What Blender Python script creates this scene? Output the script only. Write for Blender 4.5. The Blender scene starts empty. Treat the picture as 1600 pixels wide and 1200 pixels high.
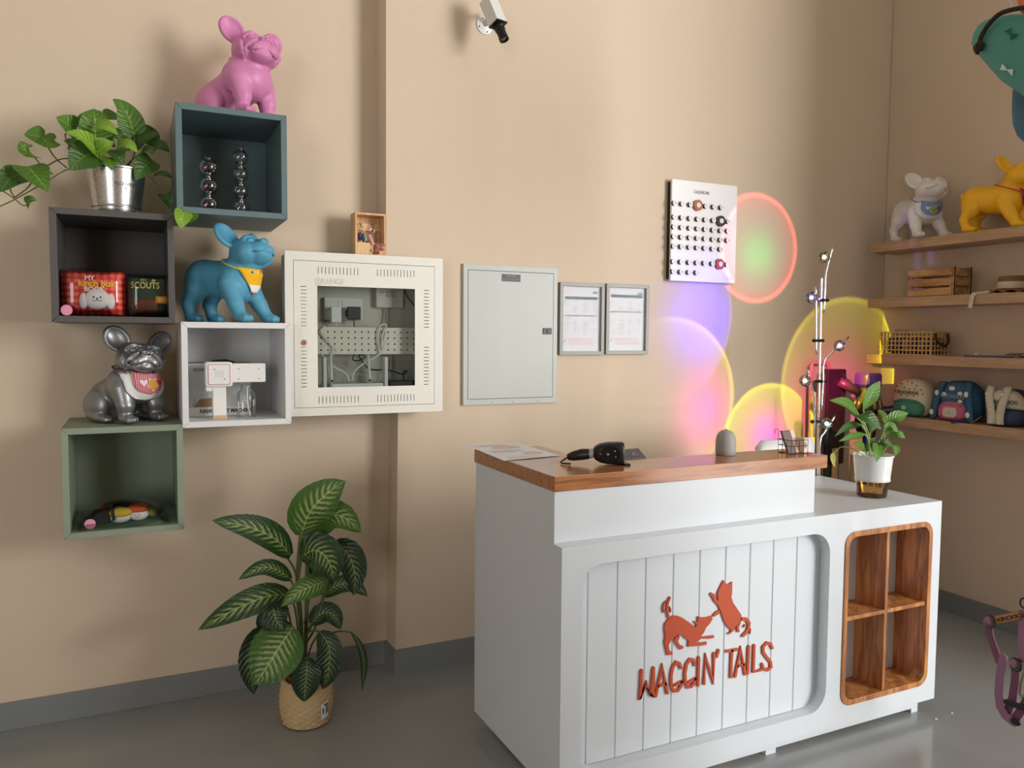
import bpy, bmesh, math, random
import numpy as np
from mathutils import Vector, Matrix

scene = bpy.context.scene
COL = scene.collection
rnd = random.Random(7)

# ---------------------------------------------------------------- camera
cam_data = bpy.data.cameras.new('camera')
cam_data.sensor_fit = 'HORIZONTAL'
cam_data.sensor_width = 36.0
cam_data.lens = 1230.7426 / 1600 * 36.0
cam_data.clip_start = 0.02
cam = bpy.data.objects.new('camera', cam_data)
COL.objects.link(cam)
_F = Vector((0.4308434844, 0.9004143693, -0.0602316817))
_R = Vector((0.9022145277, -0.4312288348, 0.0071160476))
_U = Vector((0.0195662464, 0.0574078011, 0.9981590587))
_m = Matrix((_R, _U, -_F)).transposed().to_4x4()
_m.translation = (0.49738, -3.15943, 1.38251)
cam.matrix_world = _m
scene.camera = cam

# ---------------------------------------------------------------- world, daylight, exposure
scene.view_settings.view_transform = 'Standard'
scene.view_settings.look = 'None'
scene.view_settings.gamma = 1.0
scene.view_settings.use_curve_mapping = False
scene.view_settings.exposure = 0.02
scene.cycles.max_bounces = 7
scene.cycles.diffuse_bounces = 4
scene.cycles.glossy_bounces = 3
scene.cycles.transmission_bounces = 4
scene.cycles.transparent_max_bounces = 10
world = bpy.data.worlds.new('sky')
scene.world = world
world.use_nodes = True
_bg = world.node_tree.nodes['Background']
_bg.inputs[0].default_value = (0.80, 0.90, 1.0, 1)
_bg.inputs[1].default_value = 1.0

# the shop window in the front wall (behind the camera, to the right, past the end of the short right-hand wall)
WIN = (5.5, 8.8, 0.35, 4.0)            # x0, x1, z0, z1 of the glazed opening
ROOM = (-6.0, 4.21, -7.6, 4.4)         # x0, face of the right-hand wall, y_front, z_ceiling
WIN2 = (-4.6, -2.2, 0.1, 2.9)          # the smaller glazed door to the left
XE, YW = 9.2, -2.2                    # the room goes on to XE beyond the end YW of the right-hand wall


def area(name, loc, sx, sz, power, col, rot):
    l = bpy.data.lights.new(name, 'AREA')
    l.shape = 'RECTANGLE'
    l.size, l.size_y = sx, sz
    l.energy = power
    l.color = col
    o = bpy.data.objects.new(name, l)
    COL.objects.link(o)
    o.location = loc
    o.rotation_euler = rot
    return o


area('window_daylight', ((WIN[0] + WIN[1]) / 2, ROOM[2] - 0.12, (WIN[2] + WIN[3]) / 2), WIN[1] - WIN[0], WIN[3] - WIN[2],
     880, (1.0, 0.99, 0.985), (math.radians(90), 0, 0))
area('door_daylight', ((WIN2[0] + WIN2[1]) / 2, ROOM[2] - 0.12, (WIN2[2] + WIN2[3]) / 2), WIN2[1] - WIN2[0], WIN2[3] - WIN2[2],
     150, (1.0, 0.99, 0.985), (math.radians(90), 0, 0))

# ---------------------------------------------------------------- materials
MATS = {}


def lin(c):
    return tuple(((x / 255) / 12.92 if x / 255 <= 0.04045 else ((x / 255 + 0.055) / 1.055) ** 2.4) for x in c) + (1.0,)


def M(name, rgb, rough=0.5, metal=0.0, var=0.0, vscale=6.0, bump=0.0, bscale=60.0, trans=0.0, ior=1.45, alpha=1.0,
      emit=0.0, ecol=None, coat=0.0, spec=0.5, sheen=0.0, sss=0.0):
    if name in MATS:
        return MATS[name]
    m = bpy.data.materials.new(name)
    m.use_nodes = True
    nt = m.node_tree
    b = nt.nodes['Principled BSDF']
    b.inputs['Base Color'].default_value = lin(rgb)
    b.inputs['Roughness'].default_value = rough
    b.inputs['Metallic'].default_value = metal
    b.inputs['IOR'].default_value = ior
    b.inputs['Transmission Weight'].default_value = trans
    b.inputs['Alpha'].default_value = alpha
    b.inputs['Coat Weight'].default_value = coat
    b.inputs['Specular IOR Level'].default_value = spec
    b.inputs['Sheen Weight'].default_value = sheen
    if emit:
        b.inputs['Emission Color'].default_value = lin(ecol or rgb)
        b.inputs['Emission Strength'].default_value = emit
    tc = nt.nodes.new('ShaderNodeTexCoord')
    if var:
        n = nt.nodes.new('ShaderNodeTexNoise')
        n.inputs['Scale'].default_value = vscale
        n.inputs['Detail'].default_value = 4
        nt.links.new(tc.outputs['Object'], n.inputs['Vector'])
        mx = nt.nodes.new('ShaderNodeMix')
        mx.data_type = 'RGBA'
        c = lin(rgb)
        mx.inputs[6].default_value = tuple(max(0, x * (1 - var)) for x in c[:3]) + (1,)
        mx.inputs[7].default_value = tuple(min(1, x * (1 + var)) for x in c[:3]) + (1,)
        nt.links.new(n.outputs['Fac'], mx.inputs[0])
        nt.links.new(mx.outputs[2], b.inputs['Base Color'])
    if bump:
        n2 = nt.nodes.new('ShaderNodeTexNoise')
        n2.inputs['Scale'].default_value = bscale
        n2.inputs['Detail'].default_value = 3
        nt.links.new(tc.outputs['Object'], n2.inputs['Vector'])
        bp = nt.nodes.new('ShaderNodeBump')
        bp.inputs['Strength'].default_value = bump
        bp.inputs['Distance'].default_value = 0.002
        nt.links.new(n2.outputs['Fac'], bp.inputs['Height'])
        nt.links.new(bp.outputs['Normal'], b.inputs['Normal'])
    MATS[name] = m
    return m


def wood(name, light, dark, scale=(2, 30, 30), rough=0.35, coat=0.0, rings=3.0):
    if name in MATS:
        return MATS[name]
    m = bpy.data.materials.new(name)
    m.use_nodes = True
    nt = m.node_tree
    b = nt.nodes['Principled BSDF']
    b.inputs['Roughness'].default_value = rough
    b.inputs['Coat Weight'].default_value = coat
    b.inputs['Coat Roughness'].default_value = 0.12
    tc = nt.nodes.new('ShaderNodeTexCoord')
    mp = nt.nodes.new('ShaderNodeMapping')
    mp.inputs['Scale'].default_value = scale
    nt.links.new(tc.outputs['Object'], mp.inputs['Vector'])
    n = nt.nodes.new('ShaderNodeTexNoise')
    n.inputs['Scale'].default_value = 1.0
    n.inputs['Detail'].default_value = 6
    n.inputs['Distortion'].default_value = 0.6
    nt.links.new(mp.outputs['Vector'], n.inputs['Vector'])
    mu = nt.nodes.new('ShaderNodeMath')
    mu.operation = 'MULTIPLY'
    mu.inputs[1].default_value = rings * 6.283
    nt.links.new(n.outputs['Fac'], mu.inputs[0])
    sn = nt.nodes.new('ShaderNodeMath')
    sn.operation = 'SINE'
    nt.links.new(mu.outputs[0], sn.inputs[0])
    n3 = nt.nodes.new('ShaderNodeTexNoise')
    n3.inputs['Scale'].default_value = 6.0
    n3.inputs['Detail'].default_value = 5
    nt.links.new(mp.outputs['Vector'], n3.inputs['Vector'])
    ad = nt.nodes.new('ShaderNodeMath')
    ad.operation = 'MULTIPLY_ADD'
    ad.inputs[1].default_value = 0.28
    nt.links.new(sn.outputs[0], ad.inputs[0])
    nt.links.new(n3.outputs['Fac'], ad.inputs[2])
    cr = nt.nodes.new('ShaderNodeValToRGB')
    cr.color_ramp.elements[0].position = 0.15
    cr.color_ramp.elements[0].color = lin(dark)
    cr.color_ramp.elements[1].position = 0.75
    cr.color_ramp.elements[1].color = lin(light)
    nt.links.new(ad.outputs[0], cr.inputs[0])
    nt.links.new(cr.outputs[0], b.inputs['Base Color'])
    MATS[name] = m
    return m


def glass(name, rgb=(255, 255, 255), rough=0.0, alpha_mix=0.85, base=0.01):
    """thin clear pane: mostly transparent with a glossy reflection"""
    if name in MATS:
        return MATS[name]
    m = bpy.data.materials.new(name)
    m.use_nodes = True
    nt = m.node_tree
    nt.nodes.remove(nt.nodes['Principled BSDF'])
    out = nt.nodes['Material Output']
    tr = nt.nodes.new('ShaderNodeBsdfTransparent')
    tr.inputs[0].default_value = lin(rgb)
    gl = nt.nodes.new('ShaderNodeBsdfGlossy')
    gl.inputs['Roughness'].default_value = rough
    lw = nt.nodes.new('ShaderNodeFresnel')
    lw.inputs['IOR'].default_value = 1.45
    ma = nt.nodes.new('ShaderNodeMath')
    ma.operation = 'MULTIPLY_ADD'
    ma.inputs[1].default_value = alpha_mix
    ma.inputs[2].default_value = base
    nt.links.new(lw.outputs[0], ma.inputs[0])
    mx = nt.nodes.new('ShaderNodeMixShader')
    nt.links.new(ma.outputs[0], mx.inputs[0])
    nt.links.new(tr.outputs[0], mx.inputs[1])
    nt.links.new(gl.outputs[0], mx.inputs[2])
    nt.links.new(mx.outputs[0], out.inputs[0])
    MATS[name] = m
    return m


def coords_checker(name, c1, c2, c3, scale, rough=0.7):
    """gingham / plaid cloth from the UV map: c1 squares, c2 half tone, c3 full tone"""
    if name in MATS:
        return MATS[name]
    m = bpy.data.materials.new(name)
    m.use_nodes = True
    nt = m.node_tree
    b = nt.nodes['Principled BSDF']
    b.inputs['Roughness'].default_value = rough
    uv = nt.nodes.new('ShaderNodeTexCoord')
    sp = nt.nodes.new('ShaderNodeSeparateXYZ')
    nt.links.new(uv.outputs['UV'], sp.inputs[0])
    st = []
    for i in (0, 1):
        mu = nt.nodes.new('ShaderNodeMath')
        mu.operation = 'MULTIPLY'
        mu.inputs[1].default_value = scale
        nt.links.new(sp.outputs[i], mu.inputs[0])
        fr = nt.nodes.new('ShaderNodeMath')
        fr.operation = 'FRACT'
        nt.links.new(mu.outputs[0], fr.inputs[0])
        gt = nt.nodes.new('ShaderNodeMath')
        gt.operation = 'GREATER_THAN'
        gt.inputs[1].default_value = 0.5
        nt.links.new(fr.outputs[0], gt.inputs[0])
        st.append(gt)
    ad = nt.nodes.new('ShaderNodeMath')
    ad.operation = 'MULTIPLY_ADD'
    ad.inputs[1].default_value = 0.5
    nt.links.new(st[0].outputs[0], ad.inputs[0])
    h = nt.nodes.new('ShaderNodeMath')
    h.operation = 'MULTIPLY'
    h.inputs[1].default_value = 0.5
    nt.links.new(st[1].outputs[0], h.inputs[0])
    nt.links.new(h.outputs[0], ad.inputs[2])
    cr = nt.nodes.new('ShaderNodeValToRGB')
    cr.color_ramp.interpolation = 'CONSTANT'
    cr.color_ramp.elements[0].color = lin(c1)
    cr.color_ramp.elements[1].position = 0.9
    cr.color_ramp.elements[1].color = lin(c3)
    e = cr.color_ramp.elements.new(0.4)
    e.color = lin(c2)
    nt.links.new(ad.outputs[0], cr.inputs[0])
    nt.links.new(cr.outputs[0], b.inputs['Base Color'])
    MATS[name] = m
    return m


def leaf_mat(name, base, vein, stripe=0.0, rough=0.35, nveins=9.0, edge=0.62, back=None):
    """leaf with pale midrib and lateral veins drawn from the UV map (u across -1..1, v along 0..1)"""
    if name in MATS:
        return MATS[name]
    m = bpy.data.materials.new(name)
    m.use_nodes = True
    nt = m.node_tree
    L = nt.links.new
    b = nt.nodes['Principled BSDF']
    b.inputs['Roughness'].default_value = rough

    def math_(op, a, c=None, d=None):
        n = nt.nodes.new('ShaderNodeMath')
        n.operation = op
        for i, x in enumerate((a, c, d)):
            if x is None:
                continue
            if isinstance(x, (int, float)):
                n.inputs[i].default_value = x
            else:
                L(x, n.inputs[i])
        return n.outputs[0]
    uv = nt.nodes.new('ShaderNodeTexCoord')
    sp = nt.nodes.new('ShaderNodeSeparateXYZ')
    L(uv.outputs['UV'], sp.inputs[0])
    u, v = sp.outputs[0], sp.outputs[1]
    au = math_('ABSOLUTE', u)
    nz = nt.nodes.new('ShaderNodeTexNoise')
    nz.inputs['Scale'].default_value = 9.0
    nz.inputs['Detail'].default_value = 5
    L(uv.outputs['UV'], nz.inputs['Vector'])
    nf = nz.outputs['Fac']
    ph = math_('SUBTRACT', v, math_('MULTIPLY', au, 0.22))
    ph = math_('ADD', ph, math_('MULTIPLY', nf, 0.05))
    w = math_('SINE', math_('MULTIPLY', ph, nveins * 6.283))
    # cream flecks between centre and edge
    mask = math_('SUBTRACT', edge, au)
    mask = math_('MULTIPLY', math_('SMOOTH_MIN', mask, 0.3, 0.1), 3.2)
    endm = math_('MULTIPLY', math_('MULTIPLY', v, math_('SUBTRACT', 1.0, v)), 4.0)
    s = math_('ADD', w, math_('MULTIPLY', math_('SUBTRACT', nf, 0.5), 2.2))
    s = math_('MULTIPLY', math_('GREATER_THAN', s, 0.15), stripe)
    s = math_('MULTIPLY', s, math_('MINIMUM', math_('MAXIMUM', math_('MULTIPLY', mask, math_('MINIMUM', math_('MULTIPLY', endm, 1.6), 1.0)), 0.0), 1.0))
    mid = math_('MULTIPLY', math_('LESS_THAN', au, 0.045), 0.75)
    fac = math_('MINIMUM', math_('ADD', s, mid), 1.0)
    mx = nt.nodes.new('ShaderNodeMix')
    mx.data_type = 'RGBA'
    L(fac, mx.inputs[0])
    n4 = nt.nodes.new('ShaderNodeTexNoise')
    n4.inputs['Scale'].default_value = 3.0
    L(uv.outputs['UV'], n4.inputs['Vector'])
    mb = nt.nodes.new('ShaderNodeMix')
    mb.data_type = 'RGBA'
    c = lin(base)
    mb.inputs[6].default_value = tuple(x * 0.8 for x in c[:3]) + (1,)
    mb.inputs[7].default_value = tuple(x * 1.2 for x in c[:3]) + (1,)
    L(n4.outputs['Fac'], mb.inputs[0])
    L(mb.outputs[2], mx.inputs[6])
    mx.inputs[7].default_value = lin(vein)
    L(mx.outputs[2], b.inputs['Base Color'])
    bp = nt.nodes.new('ShaderNodeBump')
    bp.inputs['Strength'].default_value = 0.35
    bp.inputs['Distance'].default_value = 0.003
    L(w, bp.inputs['Height'])
    L(bp.outputs['Normal'], b.inputs['Normal'])
    out = nt.nodes['Material Output']
    tl = nt.nodes.new('ShaderNodeBsdfTranslucent')
    L(mx.outputs[2], tl.inputs[0])
    ms = nt.nodes.new('ShaderNodeMixShader')
    ms.inputs[0].default_value = 0.25
    L(b.outputs[0], ms.inputs[1])
    L(tl.outputs[0], ms.inputs[2])
    L(ms.outputs[0], out.inputs[0])
    MATS[name] = m
    return m


# ---------------------------------------------------------------- mesh helpers
ORG = {}


class MB:
    def __init__(self):
        self.v, self.f, self.uv = [], [], {}

    def add(self, vs, fs):
        o = len(self.v)
        self.v += [tuple(p) for p in vs]
        self.f += [tuple(i + o for i in f) for f in fs]
        return self

    def box(self, x0, x1, y0, y1, z0, z1):
        return self.add([(x0, y0, z0), (x1, y0, z0), (x1, y1, z0), (x0, y1, z0), (x0, y0, z1), (x1, y0, z1), (x1, y1, z1), (x0, y1, z1)],
                        [(0, 3, 2, 1), (4, 5, 6, 7), (0, 1, 5, 4), (1, 2, 6, 5), (2, 3, 7, 6), (3, 0, 4, 7)])

    def prism(self, poly, a, b, axis='y'):
        """poly: 2-D outline; axis 'y': (x, z), 'x': (y, z), 'z': (x, y)"""
        n = len(poly)

        def P(p, t):
            return {'y': (p[0], t, p[1]), 'x': (t, p[0], p[1]), 'z': (p[0], p[1], t)}[axis]
        vs = [P(p, a) for p in poly] + [P(p, b) for p in poly]
        fs = [tuple(range(n)), tuple(range(2 * n - 1, n - 1, -1))]
        fs += [(i, i + n, (i + 1) % n + n, (i + 1) % n) for i in range(n)]
        return self.add(vs, fs)

    def tube(self, pts, r, n=8, closed=False, cap=True):
        pts = [Vector(p) for p in pts]
        m = len(pts)
        rs = [r] * m if isinstance(r, (int, float)) else list(r)
        rows = []
        up = None
        for i, p in enumerate(pts):
            a = pts[(i - 1) % m] if (i or closed) else pts[0]
            c = pts[(i + 1) % m] if (i < m - 1 or closed) else pts[-1]
            t = (c - a)
            t = t.normalized() if t.length > 1e-9 else Vector((0, 0, 1))
            if up is None:
                up = Vector((0, 0, 1)) if abs(t.z) < 0.9 else Vector((1, 0, 0))
            s = t.cross(up)
            if s.length < 1e-6:
                s = t.orthogonal()
            s.normalize()
            up = s.cross(t).normalized()
            rows.append([p + (s * math.cos(2 * math.pi * k / n) + up * math.sin(2 * math.pi * k / n)) * rs[i] for k in range(n)])
        vs = [q for row in rows for q in row]
        fs = []
        for i in range(m if closed else m - 1):
            for k in range(n):
                j = (i + 1) % m
                fs.append((i * n + k, i * n + (k + 1) % n, j * n + (k + 1) % n, j * n + k))
        if cap and not closed:
            fs.append(tuple(range(n - 1, -1, -1)))
            fs.append(tuple((m - 1) * n + k for k in range(n)))
        return self.add(vs, fs)

    def lathe(self, prof, c=(0, 0, 0), n=24, axis='z', cap=True):
        vs = []
        for r, h in prof:
            for k in range(n):
                a = 2 * math.pi * k / n
                p = {'z': (r * math.cos(a), r * math.sin(a), h), 'y': (r * math.cos(a), h, r * math.sin(a)),
                     'x': (h, r * math.cos(a), r * math.sin(a))}[axis]
                vs.append((c[0] + p[0], c[1] + p[1], c[2] + p[2]))
        m = len(prof)
        fs = [(i * n + k, i * n + (k + 1) % n, (i + 1) * n + (k + 1) % n, (i + 1) * n + k) for i in range(m - 1) for k in range(n)]
        if cap:
            fs.append(tuple(range(n - 1, -1, -1)))
            fs.append(tuple((m - 1) * n + k for k in range(n)))
        return self.add(vs, fs)

    def ell(self, c, r, nu=16, nv=10, rot=None):
        vs = []
        for j in range(1, nv):
            ph = math.pi * j / nv
            for k in range(nu):
                th = 2 * math.pi * k / nu
                vs.append(Vector((r[0] * math.sin(ph) * math.cos(th), r[1] * math.sin(ph) * math.sin(th), r[2] * math.cos(ph))))
        vs += [Vector((0, 0, r[2])), Vector((0, 0, -r[2]))]
        if rot is not None:
            vs = [rot @ q for q in vs]
        vs = [q + Vector(c) for q in vs]
        fs = [(j * nu + k, j * nu + (k + 1) % nu, (j + 1) * nu + (k + 1) % nu, (j + 1) * nu + k)[::-1] for j in range(nv - 2) for k in range(nu)]
        t, b = len(vs) - 2, len(vs) - 1
        fs += [(t, k, (k + 1) % nu) for k in range(nu)]
        fs += [(b, (nv - 2) * nu + (k + 1) % nu, (nv - 2) * nu + k) for k in range(nu)]
        return self.add(vs, fs)

    def grid(self, rows, closed_u=False):
        m, n = len(rows), len(rows[0])
        vs = [p for r in rows for p in r]
        fs = [(i * n + k, i * n + (k + 1) % n, (i + 1) * n + (k + 1) % n, (i + 1) * n + k)
              for i in range(m - 1) for k in range(n if closed_u else n - 1)]
        return self.add(vs, fs)

    def strip(self, pts, width, y0, y1):
        """flat stroke along 2-D points (x, z), rounded ends, extruded from y0 to y1"""
        w = width / 2
        P = [Vector((p[0], p[1])) for p in pts]
        lft, rgt = [], []
        for i, p in enumerate(P):
            t = (P[min(i + 1, len(P) - 1)] - P[max(i - 1, 0)]).normalized()
            nrm = Vector((-t.y, t.x)) * w
            if 0 < i < len(P) - 1:
                t1 = (P[i] - P[i - 1]).normalized()
                nn = Vector((-t1.y, t1.x)) * w
                k = max(0.45, nrm.normalized().dot(nn.normalized()))
                nrm = nrm / k
            lft.append(p + nrm)
            rgt.append(p - nrm)

        def cap(p, t, s):
            a0 = math.atan2(t.y, t.x)
            return [p + Vector((math.cos(a0 + s * math.pi / 2 - s * math.pi * k / 5), math.sin(a0 + s * math.pi / 2 - s * math.pi * k / 5))) * w for k in range(1, 5)]
        t0 = (P[0] - P[1]).normalized()
        t1 = (P[-1] - P[-2]).normalized()
        endc = cap(P[-1], t1, 1)
        startc = cap(P[0], t0, 1)
        n = len(P)
        vs, fs = [], []
        for y in (y0, y1):
            vs += [(q.x, y, q.y) for q in lft] + [(q.x, y, q.y) for q in rgt] + [(q.x, y, q.y) for q in endc] + [(q.x, y, q.y) for q in startc]
        T = 2 * n + 8
        ring = list(range(n)) + [2 * n + i for i in range(4)] + [n + i for i in range(n - 1, -1, -1)] + [2 * n + 4 + i for i in range(4)]
        for o in (0, T):
            for i in range(n - 1):
                fs.append((o + i, o + i + 1, o + n + i + 1, o + n + i))
            fs.append(tuple([o + n - 1] + [o + 2 * n + i for i in range(4)] + [o + 2 * n - 1]))
            fs.append(tuple([o + n] + [o + 2 * n + 4 + i for i in range(4)] + [o]))
        fs += [(ring[i], ring[(i + 1) % len(ring)], ring[(i + 1) % len(ring)] + T, ring[i] + T) for i in range(len(ring))]
        return self.add(vs, fs)

    def xf(self, fn):
        self.v = [tuple(fn(Vector(p))) for p in self.v]
        return self

    def build(self, name, mat, parent=None, bevel=0.0, smooth=False, local=False, label=None, cat=None, group=None, kind=None, seg=2,
              origin=None, uvs=None, fix=True):
        if parent is None:
            if origin is None:
                a = np.array(self.v)
                lo, hi = a.min(0), a.max(0)
                origin = Vector(((lo[0] + hi[0]) / 2, (lo[1] + hi[1]) / 2, lo[2]))
            org = Vector(origin)
        elif local:
            org = Vector((0, 0, 0))
        else:
            org = ORG[parent.name]
        me = bpy.data.meshes.new(name)
        me.from_pydata([(p[0] - org[0], p[1] - org[1], p[2] - org[2]) for p in self.v], [], self.f)
        if uvs is not None:
            ul = me.uv_layers.new(name='UVMap')
            for l in me.loops:
                ul.data[l.index].uv = uvs[l.vertex_index]
        if fix:
            bm = bmesh.new()
            bm.from_mesh(me)
            bmesh.ops.recalc_face_normals(bm, faces=bm.faces)
            bm.to_mesh(me)
            bm.free()
        if smooth:
            me.polygons.foreach_set('use_smooth', [True] * len(me.polygons))
            if smooth is not True:
                me.set_sharp_from_angle(angle=math.radians(smooth))
        me.materials.append(mat)
        o = bpy.data.objects.new(name, me)
        COL.objects.link(o)
        if parent is None:
            o.location = org
        else:
            o.parent = parent
        ORG[o.name] = org
        if bevel:
            md = o.modifiers.new('edge', 'BEVEL')
            md.width = bevel
            md.segments = seg
            md.limit_method = 'ANGLE'
            md.angle_limit = math.radians(35)
        tag(o, label, cat, group, kind)
        return o


def tag(o, label=None, cat=None, group=None, kind=None):
    if label:
        o['label'] = label
    if cat:
        o['category'] = cat
    if group:
        o['group'] = group
    if kind:
        o['kind'] = kind
    return o


def thing(name, label, cat, loc, rotz=0.0, group=None, scale=1.0):
    o = bpy.data.objects.new(name, None)
    o.empty_display_size = 0.05
    COL.objects.link(o)
    o.location = loc
    o.rotation_euler = (0, 0, rotz)
    o.scale = (scale,) * 3
    ORG[o.name] = Vector(loc)
    return tag(o, label, cat, group)


def text_mesh(s, size, extrude=0.0, align='CENTER', bold=0.0, spacing=1.0):
    cu = bpy.data.curves.new('t', 'FONT')
    cu.body = s
    cu.size = size
    cu.extrude = extrude
    cu.offset = bold
    cu.align_x = align
    cu.align_y = 'CENTER'
    cu.space_character = spacing
    cu.resolution_u = 3
    o = bpy.data.objects.new('t', cu)
    me = o.to_mesh()
    mb = MB()
    mb.v = [tuple(v.co) for v in me.vertices]
    mb.f = [tuple(p.vertices) for p in me.polygons]
    o.to_mesh_clear()
    bpy.data.objects.remove(o)
    bpy.data.curves.remove(cu)
    return mb


def text_y(name, s, size, c, mat, parent, extrude=0.0003, align='CENTER', bold=0.0, spacing=1.0, shear=0.0, sx=1.0, local=False):
    """lettering on a face that looks towards -Y; c = centre (x, y, z)"""
    mb = text_mesh(s, size, extrude, align, bold, spacing)
    mb.xf(lambda p: (c[0] + p.x * sx, c[1] - p.z, c[2] + p.y + p.x * shear))
    return mb.build(name, mat, parent, fix=False, local=local)


def text_x(name, s, size, c, mat, parent, extrude=0.0003, align='CENTER', bold=0.0, spacing=1.0):
    """lettering on a face that looks towards -X"""
    mb = text_mesh(s, size, extrude, align, bold, spacing)
    mb.xf(lambda p: (c[0] - p.z, c[1] - p.x, c[2] + p.y))
    return mb.build(name, mat, parent, fix=False)


def rrect(x0, x1, z0, z1, r, n=6):
    out = []
    for cx, cz, a in ((x1 - r, z1 - r, 0), (x0 + r, z1 - r, 90), (x0 + r, z0 + r, 180), (x1 - r, z0 + r, 270)):
        for k in range(n + 1):
            t = math.radians(a + 90 * k / n)
            out.append((cx + r * math.cos(t), cz + r * math.sin(t)))
    return out


def plate_with_holes(outer, holes, y0, y1):
    """flat plate in the x-z plane with holes, between y0 (front) and y1 (back)"""
    bm = bmesh.new()
    edges = []
    for poly in [outer] + holes:
        vs = [bm.verts.new((p[0], y0, p[1])) for p in poly]
        for i in range(len(vs)):
            edges.append(bm.edges.new((vs[i], vs[(i + 1) % len(vs)])))
    bmesh.ops.triangle_fill(bm, use_beauty=True, use_dissolve=False, edges=edges)
    faces = list(bm.faces)
    ex = bmesh.ops.extrude_face_region(bm, geom=faces)
    for v in [g for g in ex['geom'] if isinstance(g, bmesh.types.BMVert)]:
        v.co.y = y1
    bm.verts.index_update()
    mb = MB()
    mb.v = [tuple(v.co) for v in bm.verts]
    mb.f = [tuple(v.index for v in f.verts) for f in bm.faces]
    bm.free()
    return mb


def spline(pts, n=6):
    """Catmull-Rom through 3-D points"""
    P = [Vector(p) for p in pts]
    if len(P) < 3:
        return [P[0].lerp(P[-1], k / n) for k in range(n + 1)]
    out = []
    for i in range(len(P) - 1):
        p0, p1, p2, p3 = P[max(i - 1, 0)], P[i], P[i + 1], P[min(i + 2, len(P) - 1)]
        for k in range(n):
            t = k / n
            out.append(0.5 * ((2 * p1) + (p2 - p0) * t + (2 * p0 - 5 * p1 + 4 * p2 - p3) * t * t + (3 * p1 - p0 - 3 * p2 + p3) * t ** 3))
    out.append(P[-1])
    return out


def cam_free_normal(a, b, hint):
    t = (Vector(b) - Vector(a)).normalized()
    n = Vector(hint)
    n = n - t * n.dot(t)
    return n.normalized() if n.length > 1e-5 else t.orthogonal().normalized()


def leaf(name, pts, width, mat, parent, hint=(0.1, -1.0, 0.5), fold=0.22, shape='lance', thick=0.0006, wav=0.0):
    """one leaf blade along the 3-D points; width in metres; hint = where its upper face looks"""
    mid = spline(pts, 5)
    # resample to 11 stations
    d = [0.0]
    for i in range(1, len(mid)):
        d.append(d[-1] + (mid[i] - mid[i - 1]).length)
    N = 11
    st = []
    for k in range(N):
        s = d[-1] * k / (N - 1)
        i = 1
        while i < len(d) - 1 and d[i] < s:
            i += 1
        f = (s - d[i - 1]) / max(1e-9, d[i] - d[i - 1])
        st.append(mid[i - 1].lerp(mid[i], min(1, max(0, f))))
    rows, uvs = [], []
    for k in range(N):
        v = k / (N - 1)
        if shape == 'heart':
            w = (math.sin(math.pi * min(1, (v + 0.12) / 1.12) ** 0.62)) ** 0.8 if v < 1 else 0
        elif shape == 'broad':
            w = math.sin(math.pi * min(1.0, (v * 0.97 + 0.03)) ** 0.85) ** 0.75
        else:
            w = math.sin(math.pi * (v * 0.97 + 0.03) ** 0.9) ** 0.95
        w = max(w, 0.02) * width / 2
        t = (st[min(k + 1, N - 1)] - st[max(k - 1, 0)]).normalized()
        n = Vector(hint)
        n = (n - t * n.dot(t))
        n = n.normalized() if n.length > 1e-5 else t.orthogonal()
        s = t.cross(n)
        row = []
        for j in (-2, -1, 0, 1, 2):
            u = j / 2
            ripple = wav * width * math.sin(v * 14 + j) * abs(u)
            row.append(st[k] + s * (w * u) + n * (abs(u) ** 1.3 * fold * w + ripple))
            uvs.append((u, v))
        rows.append(row)
    mb = MB()
    mb.grid(rows)
    return mb.build(name, mat, parent, smooth=True, uvs=uvs, fix=False)


# ---------------------------------------------------------------- the room
WALL = M('beige_wall_paint', (212, 193, 169), 0.75, var=0.03, vscale=2.0, bump=0.12, bscale=35)
BASEM = M('grey_skirting', (128, 131, 131), 0.5, var=0.04, vscale=3)
X0, X1, YF, ZC = ROOM
PP = -0.117                                   # face of the pier / right-hand part of the back wall


def struct(name, mb, mat, parent=None, **k):
    return mb.build(name, mat, parent, kind='structure' if parent is None else None, **k)


FLOOR = bpy.data.materials.new('grey_epoxy_floor')
FLOOR.use_nodes = True
_nt = FLOOR.node_tree
_b = _nt.nodes['Principled BSDF']
_tc = _nt.nodes.new('ShaderNodeTexCoord')
_n = _nt.nodes.new('ShaderNodeTexNoise')
_n.inputs['Scale'].default_value = 1.4
_n.inputs['Detail'].default_value = 5
_nt.links.new(_tc.outputs['Object'], _n.inputs['Vector'])
_cr = _nt.nodes.new('ShaderNodeValToRGB')
_cr.color_ramp.elements[0].position = 0.3
_cr.color_ramp.elements[0].color = lin((142, 145, 144))
_cr.color_ramp.elements[1].position = 0.7
_cr.color_ramp.elements[1].color = lin((156, 159, 158))
_nt.links.new(_n.outputs['Fac'], _cr.inputs[0])
_nt.links.new(_cr.outputs[0], _b.inputs['Base Color'])
_b.inputs['Roughness'].default_value = 0.16
_b.inputs['Specular IOR Level'].default_value = 0.5
_n2 = _nt.nodes.new('ShaderNodeTexNoise')
_n2.inputs['Scale'].default_value = 5.0
_nt.links.new(_tc.outputs['Object'], _n2.inputs['Vector'])
_bp = _nt.nodes.new('ShaderNodeBump')
_bp.inputs['Strength'].default_value = 0.12
_bp.inputs['Distance'].default_value = 0.004
_nt.links.new(_n2.outputs['Fac'], _bp.inputs['Height'])
_nt.links.new(_bp.outputs['Normal'], _b.inputs['Normal'])

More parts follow.
